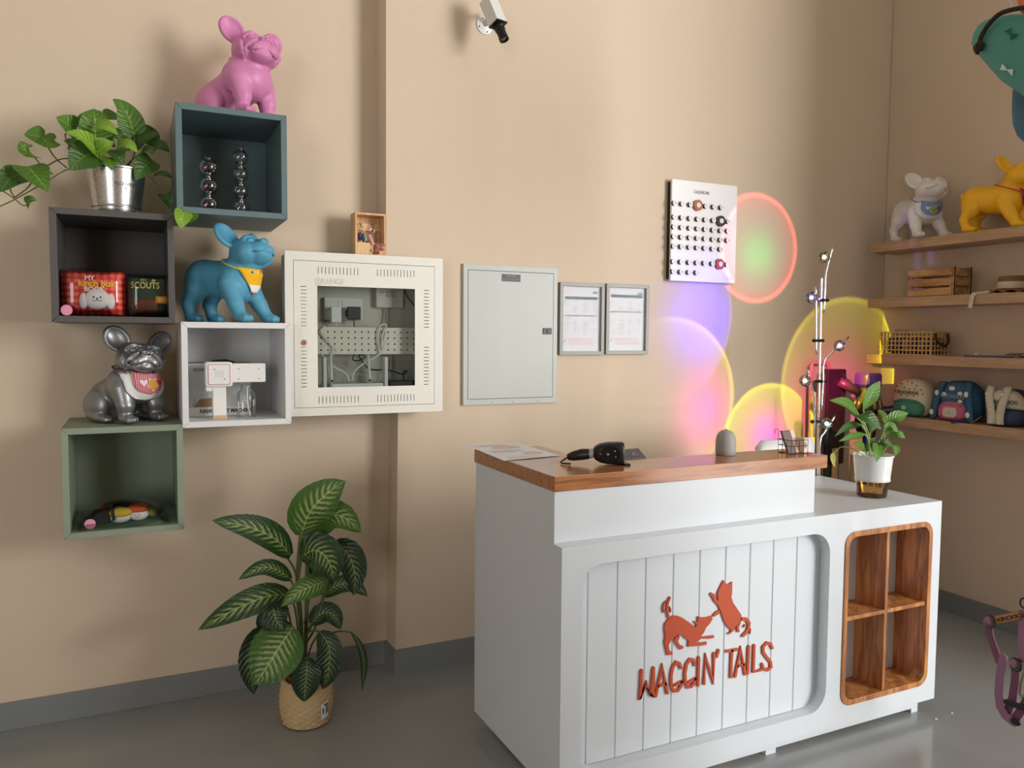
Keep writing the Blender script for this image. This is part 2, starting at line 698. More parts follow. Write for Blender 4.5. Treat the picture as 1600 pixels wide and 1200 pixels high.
struct('floor', MB().box(X0 - .15, XE + .15, YF - .15, .15, -.08, 0), FLOOR)
struct('ceiling', MB().box(X0 - .15, XE + .15, YF - .15, .15, ZC, ZC + .08), M('white_ceiling', (226, 225, 222), .8))
struct('wall_back', MB().box(X0 - .1, 1.6, 0, .12, 0, ZC), WALL)
# plastered pier: its arris is a little out of line above and below the network cabinet
pier = MB()
_pl = [(1.388, 1.4055, ZC), (1.391, 1.398, 1.60), (1.442, 1.4465, 1.25), (1.444, 1.446, 1.06), (1.425, 1.434, 0.0)]
vs = []
for xi, xo, z in _pl:
    vs += [(xi, 0.05, z), (xo, PP, z), (2.1735, PP, z), (2.1735, 0.05, z)]
fs = [(4 * i + k, 4 * i + (k + 1) % 4, 4 * i + 4 + (k + 1) % 4, 4 * i + 4 + k) for i in range(4) for k in range(4)]
fs += [(0, 1, 2, 3), (19, 18, 17, 16)]
pier.add(vs, fs)
struct('wall_pier', pier, WALL)
struct('wall_back', MB().box(2.1735, X1 + .1, PP + .0035, .12, 0, ZC), WALL)
struct('wall_right', MB().box(X1, X1 + .12, YW, PP, 0, ZC), WALL)
struct('wall_side', MB().add([(X1 + .12, PP, 0), (X1 + .12, .12, 0), (XE + .12, .12, 0), (XE + .12, YF, 0), (XE, YF, 0), (XE, PP, 0), (X1 + .12, PP, ZC), (X1 + .12, .12, ZC), (XE + .12, .12, ZC), (XE + .12, YF, ZC), (XE, YF, ZC), (XE, PP, ZC)],
                             [tuple(range(6)), tuple(range(11, 5, -1))] + [(i, (i + 1) % 6, (i + 1) % 6 + 6, i + 6) for i in range(6)]), WALL)
struct('wall_left', MB().box(X0 - .12, X0, YF, 0, 0, ZC), WALL)
wf = plate_with_holes([(X0 - .1, 0), (XE + .1, 0), (XE + .1, ZC), (X0 - .1, ZC)],
                      [[(w_[0], w_[2]), (w_[1], w_[2]), (w_[1], w_[3]), (w_[0], w_[3])] for w_ in (WIN, WIN2)], YF - .1, YF)
struct('wall_front', wf, WALL)
for i_, w_ in enumerate((WIN, WIN2)):
    wfr = MB()
    for xx in (w_[0], (w_[0] + w_[1]) / 2 - .03, w_[1] - .06):
        wfr.box(xx, xx + .06, YF - .08, YF - .02, w_[2], w_[3])
    for zz_ in (w_[2], w_[3] - .06):
        wfr.box(w_[0], w_[1], YF - .08, YF - .02, zz_, zz_ + .06)
    wo_ = struct(('window_1', 'door_1')[i_], wfr, M('dark_window_frame', (60, 60, 62), .4))
    MB().box(w_[0] + .01, w_[1] - .01, YF - .054, YF - .048, w_[2] + .01, w_[3] - .01).build('pane', glass('shop_glass', (255, 255, 255), .0, .3), wo_)
BB = 0.101
struct('baseboard_back', MB().box(X0, 1.427, -.007, .0, 0, BB), BASEM, bevel=.002)
struct('baseboard_pier', MB().add([(1.4255, 0, 0), (1.4195, -.006, 0), (1.428, PP - .007, 0), (1.60, PP - .007, 0), (X1, PP - .007, 0), (X1, PP + .004, 0), (1.45, PP + .004, 0), (1.45, 0, 0),
                                    (1.4255, 0, BB), (1.4195, -.006, BB), (1.428, PP - .007, BB), (1.60, PP - .007, BB), (X1, PP - .007, BB), (X1, PP + .004, BB), (1.45, PP + .004, BB), (1.45, 0, BB)],
                                   [tuple(range(8)), tuple(range(15, 7, -1))] + [(i, (i + 1) % 8, (i + 1) % 8 + 8, i + 8) for i in range(8)]), BASEM)
struct('baseboard_right', MB().box(X1 - .007, X1, YW, PP, 0, BB), BASEM, bevel=.002)

# shelving unit added out of view beyond the right edge; it keeps the low window light off the lower back wall
gd = thing('added_shade_shelving', 'dark steel shelving unit, added out of view to shade the lower back wall', 'shelving', (2.25, -3.0, 0))
GDM = M('added_shelving_grey', (92, 92, 94), .5)
MB().box(1.55, 2.95, -3.01, -2.99, .0, 1.20).build('back_panel', GDM, gd)
for xx in (1.55, 2.92):
    MB().box(xx, xx + .03, -3.32, -2.70, 0, 1.24).build('upright', GDM, gd)
for zz_ in (.12, .45, .78, 1.08):
    MB().box(1.58, 2.92, -3.30, -3.011, zz_, zz_ + .02).build('shelf_board', GDM, gd)
    MB().box(1.58, 2.92, -2.989, -2.72, zz_, zz_ + .02).build('shelf_board', GDM, gd)

# ---------------------------------------------------------------- cube shelves on the wall
def cube_shelf(label, x, z, mat, S=.35, D=.364, t=.0195):
    o = thing('cube_shelf', label, 'shelf', (x + S / 2, -D / 2, z), group='wall cube shelves')
    g = .0006
    for nm, poly in (('top_panel', [(x + g, z + S), (x + S - g, z + S), (x + S - t, z + S - t), (x + t, z + S - t)]),
                     ('bottom_panel', [(x + g, z), (x + S - g, z), (x + S - t, z + t), (x + t, z + t)]),
                     ('side_panel', [(x, z + g), (x, z + S - g), (x + t, z + S - t - g), (x + t, z + t + g)]),
                     ('side_panel', [(x + S, z + g), (x + S, z + S - g), (x + S - t, z + S - t - g), (x + S - t, z + t + g)])):
        MB().prism(poly, -D, -.001).build(nm, mat, o, bevel=.0008)
    MB().box(x + t, x + S - t, -.012, -.002, z + t, z + S - t).build('back_panel', mat, o)
    return o


cube_shelf('dark teal cube shelf under the pink bulldog figure', .628, 1.777, M('teal_shelf', (98, 120, 121), .45))
cube_shelf('dark grey cube shelf holding the two packed toys', .268, 1.417, M('charcoal_shelf', (86, 83, 81), .45))
cube_shelf('white cube shelf holding a spray machine and its carton', .634, 1.073, M('white_shelf', (228, 229, 228), .45))
cube_shelf('sage green cube shelf with sushi toys, lowest of the cube shelves', .284, .736, M('sage_shelf', (142, 154, 134), .5))


# ---------------------------------------------------------------- bulldog figures from a signed distance field
def s_ell(P, c, r):
    q = (P - np.array(c, np.float32))
    r = np.array(r, np.float32)
    a = np.sqrt(((q / r) ** 2).sum(-1))
    b = np.sqrt(((q / (r * r)) ** 2).sum(-1))
    return a * (a - 1) / np.maximum(b, 1e-6)


def s_cap(P, a, b, ra, rb):
    a = np.array(a, np.float32)
    b = np.array(b, np.float32)
    ab = b - a
    t = np.clip(((P - a) @ ab) / (ab @ ab), 0, 1)
    return np.sqrt(((P - a - t[..., None] * ab) ** 2).sum(-1)) - (ra + t * (rb - ra))


def smin(a, b, k):
    h = np.clip(0.5 + 0.5 * (b - a) / k, 0, 1)
    return b + (a - b) * h - k * h * (1 - h)


def smax(a, b, k):
    return -smin(-a, -b, k)


def rotm(ax, deg):
    return np.array(Matrix.Rotation(math.radians(deg), 3, ax), np.float32)


def sym(P):
    Q = P.copy()
    Q[..., 1] = np.abs(Q[..., 1])
    return Q


_wr = []


def _wrinkles():
    """folds of the face: paths in (y, z) laid on the smooth head"""
    if _wr:
        return _wr
    for sgn, r, path in ((1, .015, [(.02, .105), (.06, .118), (.11, .105), (.15, .065), (.168, .01)]),
                         (1, .013, [(.045, .01), (.09, -.008), (.14, .0)]),
                         (1, .017, [(.02, .06), (.06, .035), (.095, -.01), (.135, -.05), (.16, -.10), (.14, -.15)]),
                         (1, .016, [(.185, -.01), (.198, -.07), (.17, -.14), (.12, -.18)]),
                         (1, .012, [(.0, .125), (.028, .085), (.03, .045)]),
                         (-1, .007, [(.03, .083), (.075, .088), (.12, .07), (.15, .03)]),
                         (-1, .008, [(.04, .02), (.08, -.03), (.12, -.07), (.145, -.12)]),
                         (-1, .007, [(.17, .03), (.182, -.04), (.17, -.10)])):
        yz = []
        for p, q in zip(path[:-1], path[1:]):
            yz += [(p[0] + (q[0] - p[0]) * k / 3, p[1] + (q[1] - p[1]) * k / 3) for k in range(3)]
        yz.append(path[-1])
        P = np.array([(.5, y, z) for y, z in yz], np.float32)
        for _ in range(50):
            P[:, 0] -= .8 * np.clip(head_sdf(P, False, 0), -.04, .04)
        P[:, 0] -= .5 * r if sgn > 0 else 0
        P = P[P[:, 0] > .03]
        _wr.append(([tuple(p) for p in P], r, sgn))
    return _wr


def head_sdf(P, wrinkled, ear_lift):
    Q = sym(P)
    d = s_ell(Q, (0, 0, .0), (.18, .205, .165))
    d = smin(d, s_ell(Q, (.06, .115, -.065), (.125, .105, .105)), .05)
    d = smin(d, s_ell(Q, (.14, 0, -.05), (.115, .135, .09)), .04)
    d = smin(d, s_ell(Q, (.175, .068, -.09), (.082, .074, .076)), .03)
    d = smin(d, s_ell(Q, (.14, 0, -.15), (.095, .09, .05)), .025)
    d = smin(d, s_ell(Q, (.248, 0, .0), (.034, .052, .030)), .012)
    d = smin(d, s_ell(Q, (.12, .095, .08), (.06, .066, .042)), .04)
    d = smax(d, -s_ell(Q, (.175, .105, .035), (.05, .054, .026)), .012)
    d = smin(d, s_ell(Q, (.155, .100, .035), (.036, .044, .030)), .006)
    # mouth and muzzle creases
    for a, b, r in (((.262, 0, -.035), (.262, 0, -.10), .008), ((.258, 0, -.105), (.225, .078, -.145), .011), ((.225, .078, -.145), (.14, .150, -.11), .011),
                    ((.262, .020, .0), (.29, .026, -.004), .009)):
        d = smax(d, -s_cap(Q, a, b, r, r), .010)
    if wrinkled:
        near = np.abs(d) < .07
        Qn, dn = Q[near], d[near]
        for path, r, sgn in _wrinkles():
            for a, b in zip(path[:-1], path[1:]):
                c = s_cap(Qn, a, b, r, r)
                dn = smin(dn, c, .012) if sgn > 0 else smax(dn, -c, .010)
        d[near] = dn
    # bat ears, open to the front
    E = (Q - np.array((-.02, .125, .085), np.float32)) @ (rotm('X', -30) @ rotm('Z', 16))
    ear = s_ell(E, (0, .012, .135), (.048, .118, .158))
    ear = smax(ear, -s_ell(E, (.052, .012, .135), (.062, .097, .136)), .015)
    return smin(d, ear, .02)


def paw(d, Q, c, l=.075, w=.06, h=.045, rot=0):
    R = rotm('Z', rot)
    E = (Q - np.array(c, np.float32)) @ R
    p = s_ell(E, (0, 0, 0), (l, w, h))
    for k in (-1.5, -.5, .5, 1.5):
        p = smin(p, s_ell(E, (l * .72 - abs(k) * .008, k * w * .42, -.006), (.032, w * .26, h * .72)), .008)
    for k in (-1, 0, 1):
        p = smax(p, -s_cap(E, (l * .6, k * w * .42, h * .8), (l * 1.4, k * w * .44, -h * .4), .006, .006), .01)
    return smin(d, p, .03)


def dog_sdf(pose, hyaw=0.0, hpitch=0.0, wrinkled=True, hroll=0.0, head=True):
    def fn(P):
        P = P.astype(np.float32)
        Q = sym(P)
        if pose == 'sit':
            d = s_ell(Q, (-.26, 0, .21), (.22, .21, .21))
            d = smin(d, s_cap(Q, (-.22, 0, .27), (.06, 0, .43), .205, .205), .08)
            d = smin(d, s_ell(Q, (.10, 0, .42), (.185, .225, .21)), .06)
            d = smin(d, s_ell(Q, (.06, .165, .42), (.135, .10, .17)), .035)
            th = s_ell((Q - np.array((-.23, .185, .185), np.float32)) @ rotm('Y', 18), (0, 0, 0), (.165, .095, .185))
            d = smin(d, th, .018)
            d = smin(d, s_cap(Q, (-.25, .205, .07), (-.13, .22, .05), .065, .052), .025)
            d = paw(d, Q, (-.06, .225, .046), .095, .066, .046, 8)
            d = smin(d, s_cap(Q, (.11, .165, .38), (.16, .17, .20), .115, .08), .025)
            d = smin(d, s_cap(Q, (.16, .17, .20), (.155, .17, .07), .078, .062), .03)
            d = paw(d, Q, (.20, .172, .050), .09, .072, .050, 5)
            d = smin(d, s_ell(Q, (-.47, 0, .12), (.05, .04, .035)), .03)
            d = smin(d, s_cap(Q, (.06, 0, .52), (.11, 0, .64), .185, .165), .05)
            nc, nd = np.array((.095, 0, .575), np.float32), np.array((.32, 0, .92), np.float32)
            hc = np.array((.145, 0, .72), np.float32)
            cr = .185
        else:
            d = s_cap(Q, (-.30, 0, .49), (.10, 0, .45), .19, .215)
            d = smin(d, s_ell(Q, (-.33, 0, .48), (.175, .195, .19)), .06)
            d = smin(d, s_ell(Q, (.15, 0, .42), (.165, .205, .20)), .06)
            d = smin(d, s_ell(Q, (-.33, .12, .40), (.14, .10, .19)), .03)
            d = smin(d, s_cap(Q, (-.33, .14, .34), (-.40, .155, .20), .10, .07), .03)
            d = smin(d, s_cap(Q, (-.40, .155, .20), (-.37, .16, .07), .068, .062), .03)
            d = paw(d, Q, (-.315, .16, .048), .095, .07, .048, 0)
            d = smin(d, s_cap(Q, (.13, .15, .40), (.24, .19, .20), .115, .08), .035)
            d = smin(d, s_cap(Q, (.24, .19, .20), (.31, .21, .08), .078, .066), .03)
            d = paw(d, Q, (.36, .215, .050), .095, .074, .050, 10)
            d = smin(d, s_ell(Q, (-.515, 0, .57), (.035, .035, .045)), .03)
            d = smin(d, s_cap(Q, (.13, 0, .50), (.21, 0, .64), .195, .17), .05)
            nc, nd = np.array((.175, 0, .575), np.float32), np.array((.5, 0, .86), np.float32)
            hc = np.array((.255, 0, .735), np.float32)
            cr = .187
        # collar
        nd = nd / np.linalg.norm(nd)
        rel = P - nc
        ax = rel @ nd
        rad = np.sqrt(np.maximum((rel ** 2).sum(-1) - ax ** 2, 0))
        ring = np.sqrt((np.maximum(np.abs(ax) - .016, 0)) ** 2 + (rad - cr) ** 2) - .011
        d = smin(d, ring, .008)
        if not head:
            return d
        Rh = rotm('Z', hyaw) @ rotm('Y', -hpitch) @ rotm('X', hroll)
        H = (P - hc) @ Rh
        h = head_sdf(H, wrinkled, 0)
        return smin(d, h, .03)
    return fn


def surface_nets(fn, lo, hi, h):
    lo, hi = np.array(lo), np.array(hi)
    n = np.ceil((hi - lo) / h).astype(int) + 1
    ax = [lo[i] + h * np.arange(n[i]) for i in range(3)]
    D = np.empty(n, np.float32)
    for i in range(0, n[0], 24):                    # in slabs, to keep the arrays small
        g = np.stack(np.meshgrid(ax[0][i:i + 24], ax[1], ax[2], indexing='ij'), -1)
        D[i:i + 24] = fn(g)
    S = D < 0
    c = np.zeros(n - 1, np.int8)
    for dx in (0, 1):
        for dy in (0, 1):
            for dz in (0, 1):
                c += S[dx:n[0] - 1 + dx, dy:n[1] - 1 + dy, dz:n[2] - 1 + dz]
    act = (c > 0) & (c < 8)
    ids = -np.ones(act.shape, np.int64)
    I = np.argwhere(act)
    ids[act] = np.arange(len(I))
    acc = np.zeros((len(I), 3))
    cnt = np.zeros(len(I))
    cor = [(x, y, z) for x in (0, 1) for y in (0, 1) for z in (0, 1)]
    for a in range(8):
        for b in range(a + 1, 8):
            df = [abs(cor[a][k] - cor[b][k]) for k in range(3)]
            if sum(df) != 1:
                continue
            A, B = I + cor[a], I + cor[b]
            da, db = D[tuple(A.T)], D[tuple(B.T)]
            cr = (da < 0) != (db < 0)
            t = np.where(cr, da / np.where(cr, da - db, 1), 0)
            p = A + (B - A) * t[:, None]
            acc[cr] += p[cr]
            cnt[cr] += 1
    V = lo + h * (acc / np.maximum(cnt, 1)[:, None])
    F = []
    for k in range(3):
        u, w = (k + 1) % 3, (k + 2) % 3
        sl = [slice(1, n[i] - 1) for i in range(3)]
        s0 = list(sl)
        s1 = list(sl)
        s0[k] = slice(0, n[k] - 1)
        s1[k] = slice(1, n[k])
        cr = S[tuple(s0)] != S[tuple(s1)]
        E = np.argwhere(cr)
        off = np.ones(3, int)
        off[k] = 0
        E = E + off
        fl = S[tuple(E.T)]
        q = []
        for du, dw in ((0, 0), (-1, 0), (-1, -1), (0, -1)):
            G = E.copy()
            G[:, u] += du
            G[:, w] += dw
            q.append(ids[tuple(G.T)])
        q = np.stack(q, 1)
        q[~fl] = q[~fl][:, ::-1]
        F.append(q)
    return V, np.concatenate(F)


_cache = {}
STR_ = {'sit': np.array((1.16, 1.12, 1.0)), 'stand': np.array((1.0, 1.04, 1.0))}


def dog_mesh(key, pose, hyaw, hpitch, wrinkled, hroll=0.0, res=.0088):
    if key not in _cache:
        fn = dog_sdf(pose, hyaw, hpitch, wrinkled, hroll)
        V, F = surface_nets(fn, (-.60, -.40, -.02), (.56, .40, 1.10), res)
        _cache[key] = (fn, V, F)
    return _cache[key]


def dog_figure(name, label, loc, rotz, mesh_key, args, mat, H):
    fn, V, F = dog_mesh(mesh_key, *args)
    o = thing(name, label, 'dog figure', loc, rotz, scale=1.0)
    me = bpy.data.meshes.new('body')
    zmin = V[:, 2].min()
    W = (V - np.array((0, 0, zmin))) * H * STR_[mesh_key]
    me.vertices.add(len(W))
    me.vertices.foreach_set('co', W.ravel())
    me.loops.add(F.size)
    me.loops.foreach_set('vertex_index', F.ravel())
    me.polygons.add(len(F))
    me.polygons.foreach_set('loop_start', np.arange(len(F)) * 4)
    me.polygons.foreach_set('loop_total', np.full(len(F), 4))
    me.update(calc_edges=True)
    me.polygons.foreach_set('use_smooth', [True] * len(F))
    me.materials.append(mat)
    b = bpy.data.objects.new('body', me)
    COL.objects.link(b)
    b.parent = o
    return o, (lambda P: (np.asarray(P) - np.array((0, 0, zmin))) * H * STR_[mesh_key]), dog_sdf(*args, head=False)


def drape(fn, yz, off, x0=.75, pitch=0.0):
    """walk from in front of the figure (+x) back to its surface"""
    P = np.array([(x0, y, z) for y, z in yz], float)
    dirv = np.array((-math.cos(pitch), 0, -math.sin(pitch)))
    for _ in range(60):
        d = fn(P.astype(np.float32)) - off
        P = P + dirv * np.clip(d, -.05, .05)[:, None] * .8
    bad = (np.abs(fn(P.astype(np.float32)) - off) > .02) | (P[:, 0] < 0.02)
    good = np.where(~bad)[0]
    for i in np.where(bad)[0]:                       # hangs free beside the body: take the depth of the nearest point that lies on it
        j = good[np.argmin((P[good, 1] - yz[i][0]) ** 2 + (P[good, 2] - yz[i][1]) ** 2)]
        P[i] = (P[j, 0] - .02, yz[i][0], yz[i][1])
    return P


def bib_sheet(fn, outline_fn, nu, nv, off, pitch=0.0):
    yz, uv = [], []
    for j in range(nv + 1):
        for i in range(nu + 1):
            u, v = i / nu * 2 - 1, j / nv
            yz.append(outline_fn(u, v))
            uv.append((yz[-1][0], yz[-1][1]))
    P = drape(fn, yz, off, pitch=pitch)
    return [P[j * (nu + 1):(j + 1) * (nu + 1)] for j in range(nv + 1)], uv


def sheet_build(name, rows, uv, mat, parent, tr, thick=.002):
    R = [[tr(p) for p in r] for r in rows]
    mb = MB()
    mb.grid([[tuple(p) for p in r] for r in R])
    ob = mb.build(name, mat, parent, smooth=True, local=True, uvs=uv, fix=False)
    sd = ob.modifiers.new('cloth', 'SOLIDIFY')
    sd.thickness = thick
    sd.offset = 0
    return ob


def patch(name, fn, c, shape, off, mat, parent, tr, pitch=0.0):
    """small applique: outline in (y, z) about centre c"""
    pts = [(c[0], c[1])] + [(c[0] + p[0], c[1] + p[1]) for p in shape]
    P = drape(fn, pts, off, pitch=pitch)
    W = [tuple(tr(p)) for p in P]
    n = len(shape)
    mb = MB()
    mb.add(W, [(0, 1 + i, 1 + (i + 1) % n) for i in range(n)])
    ob = mb.build(name, mat, parent, local=True, fix=False)
    sd = ob.modifiers.new('cloth', 'SOLIDIFY')
    sd.thickness = .0015
    sd.offset = 0
    return ob


def neck_strap(fn, c, nd, off, r, mat, parent, tr, a0=0, a1=360, name='neck_strap'):
    c = np.array(c)
    nd = np.array(nd) / np.linalg.norm(nd)
    e1 = np.array((0, 1, 0))
    e2 = np.cross(nd, e1)
    pts = []
    full = abs(a1 - a0) >= 360
    n = 36
    for k in range(n if full else n + 1):
        a = math.radians(a0 + (a1 - a0) * k / n)
        dr = e1 * math.cos(a) + e2 * math.sin(a)
        t = .32
        for _ in range(40):
            t -= .7 * float(fn((c + dr * t)[None].astype(np.float32))[0] - off)
        pts.append(tuple(tr(c + dr * t)))
    mb = MB()
    mb.tube(pts, r, 6, closed=full)
    return mb.build(name, mat, parent, smooth=True, local=True)


HEART = [(-.0, -.03), (.018, -.012), (.03, .006), (.028, .02), (.015, .026), (0, .014), (-.015, .026), (-.028, .02), (-.03, .006), (-.018, -.012)]


def bear_shape(s):
    out = []
    for k in range(28):
        a = 2 * math.pi * k / 28
        r = s * (1 + .22 * math.cos(5 * a - math.pi / 2 * 5 + math.pi))
        out.append((r * math.cos(a) * .95, r * math.sin(a)))
    return out


SIT = ('sit', -20, 14, True, -8)
STAND = ('stand', 0, 32, False, -9)
# pink, sitting, on the teal shelf
dog_figure('bulldog_figure', 'glossy pink sitting bulldog figure on top of the teal shelf', (.852, -.215, 2.1272), math.radians(-50), 'sit', SIT,
           M('pink_lacquer', (214, 136, 182), .42, var=.03), .316)
# silver, sitting, with gingham bib, on the sage shelf
silver, trs, fns = dog_figure('bulldog_figure', 'silver sitting bulldog figure wearing a red gingham bib', (.476, -.205, 1.0862), math.radians(-52), 'sit', SIT,
                              M('silver_paint', (150, 152, 156), .40, metal=.8), .299)


def u_bib(w, top, bot, lip):
    def f(u, v):
        ang = math.asin(min(1, abs(v)))
        half = w * (1 - max(0, (v - .45) / .55) ** 2.2 * (1 - .0)) ** .5 if v > .45 else w
        half = max(half, .01)
        return (u * half, top + (bot - top) * v - lip * (1 - u * u) * (1 - v))
    return f


LACE = M('white_lace', (232, 230, 226), .8, bump=.4, bscale=180)
GING = coords_checker('red_gingham_cloth', (232, 214, 216), (205, 92, 110), (176, 38, 62), 55)
r_, uv_ = bib_sheet(fns, u_bib(.225, .56, .25, .03), 20, 14, .016)
for j, row in enumerate(r_):
    for i, p in enumerate(row):
        p[0] += .006 * math.sin(i * 2.4 + j * 1.9)
b_ = sheet_build('bib_lace', r_, uv_, LACE, silver, trs)
r_, uv_ = bib_sheet(fns, u_bib(.165, .575, .32, .03), 16, 12, .032)
b_ = sheet_build('bib', r_, uv_, GING, silver, trs)
tag(b_, 'red gingham bib with white lace')
patch('heart_patch', fns, (-.085, .45), [(a * 1.25, b * 1.35) for a, b in HEART], .042, M('pale_pink_felt', (240, 214, 220), .8), b_, trs)
patch('bear_patch', fns, (.01, .43), bear_shape(.062), .042, M('cream_felt', (240, 226, 196), .8), b_, trs)
patch('bear_patch', fns, (.01, .43), bear_shape(.052), .048, M('mustard_felt', (216, 152, 46), .8), b_, trs)
patch('heart_patch', fns, (.10, .44), [(a * 1.0, b * 1.0) for a, b in HEART], .042, M('red_felt', (196, 60, 78), .8), b_, trs)
neck_strap(fns, (.09, 0, .60), (.15, 0, 1), .012, .0022, M('dark_red_ribbon', (112, 30, 44), .7), silver, trs)
# blue, standing, on the white shelf
blue, trb, fnb = dog_figure('bulldog_figure', 'matt blue standing bulldog figure wearing a yellow bandana', (.800, -.215, 1.4232), math.radians(-45), 'stand',
                            STAND, M('blue_lacquer', (88, 160, 190), .5, var=.03), .325)


def tri_bib(w, top, bot):
    def f(u, v):
        return (u * w * (1 - .80 * v ** 1.3), top + (bot - top) * v - .02 * (1 - u * u) * (1 - v))
    return f


YB = M('yellow_bandana', (246, 186, 28), .75)
r_, uv_ = bib_sheet(fnb, tri_bib(.19, .585, .32), 12, 8, .018)
bb_ = sheet_build('bandana', r_, uv_, YB, blue, trb)
r_, uv_ = bib_sheet(fnb, lambda u, v: (u * (.195 * (1 - .80 * (.70 + .28 * v) ** 1.3)), .585 - .265 * (.70 + .3 * v)), 8, 4, .024)
sheet_build('white_tip', r_, uv_, M('white_felt', (240, 238, 234), .8), bb_, trb)
for yy, zz_, cc in ((-.05, .54, (222, 222, 210)), (.05, .55, (196, 60, 40)), (.0, .535, (240, 236, 220)), (-.075, .53, (70, 120, 60))):
    patch('embroidery', fnb, (yy, zz_), [(.010 * math.cos(a * .785), .014 * math.sin(a * .785)) for a in range(8)], .026, M('stitch_%d' % cc[0], cc, .8), bb_, trb)
patch('red_tip', fnb, (0, .315), [(.018, .012), (-.018, .012), (-.012, -.02), (.012, -.02)], .020, M('orange_felt', (206, 92, 46), .8), bb_, trb)
neck_strap(fnb, (.17, 0, .60), (.38, 0, 1.0), .016, .0022, M('yellow_cord', (226, 214, 70), .6), blue, trb)

# ---------------------------------------------------------------- pothos in a metal bucket
bx, by, bz = .452, -.20, 1.767
pothos = thing('potted_pothos', 'trailing green pothos in a galvanised bucket on the dark grey shelf', 'plant', (bx, by, bz))
GALV = bpy.data.materials.new('galvanised_steel')
GALV.use_nodes = True
_g = GALV.node_tree
_gb = _g.nodes['Principled BSDF']
_gb.inputs['Metallic'].default_value = 1.0
_gb.inputs['Roughness'].default_value = .28
_vo = _g.nodes.new('ShaderNodeTexVoronoi')
_vo.inputs['Scale'].default_value = 110
_gt = _g.nodes.new('ShaderNodeTexCoord')
_g.links.new(_gt.outputs['Object'], _vo.inputs['Vector'])
_gr = _g.nodes.new('ShaderNodeValToRGB')
_gr.color_ramp.elements[0].color = lin((176, 178, 178))
_gr.color_ramp.elements[1].color = lin((214, 216, 216))
_g.links.new(_vo.outputs['Distance'], _gr.inputs[0])
_g.links.new(_gr.outputs[0], _gb.inputs['Base Color'])
MB().lathe([(.068, 0), (.070, .002), (.073, .028), (.0755, .030), (.0755, .034), (.074, .036), (.090, .150), (.0935, .152), (.0935, .157), (.089, .157), (.087, .148), (.070, .01), (.0, .01)],
           (bx, by, bz), 40, cap=False).build('bucket', GALV, pothos, smooth=40)
DK = M('dark_print', (40, 40, 42), .6)
tb = text_mesh('FLOWERS', .0155, .0002, spacing=1.05)
tb2 = text_mesh('&', .012, .0002)


def wrap(mb, dx, dz, rr_, ang0):
    def f(p):
        a = ang0 + (p.x + dx) / rr_
        return (bx + (rr_ + p.z + .0008) * math.sin(a), by - (rr_ + p.z + .0008) * math.cos(a), bz + dz + p.y)
    mb.xf(f)
    return mb


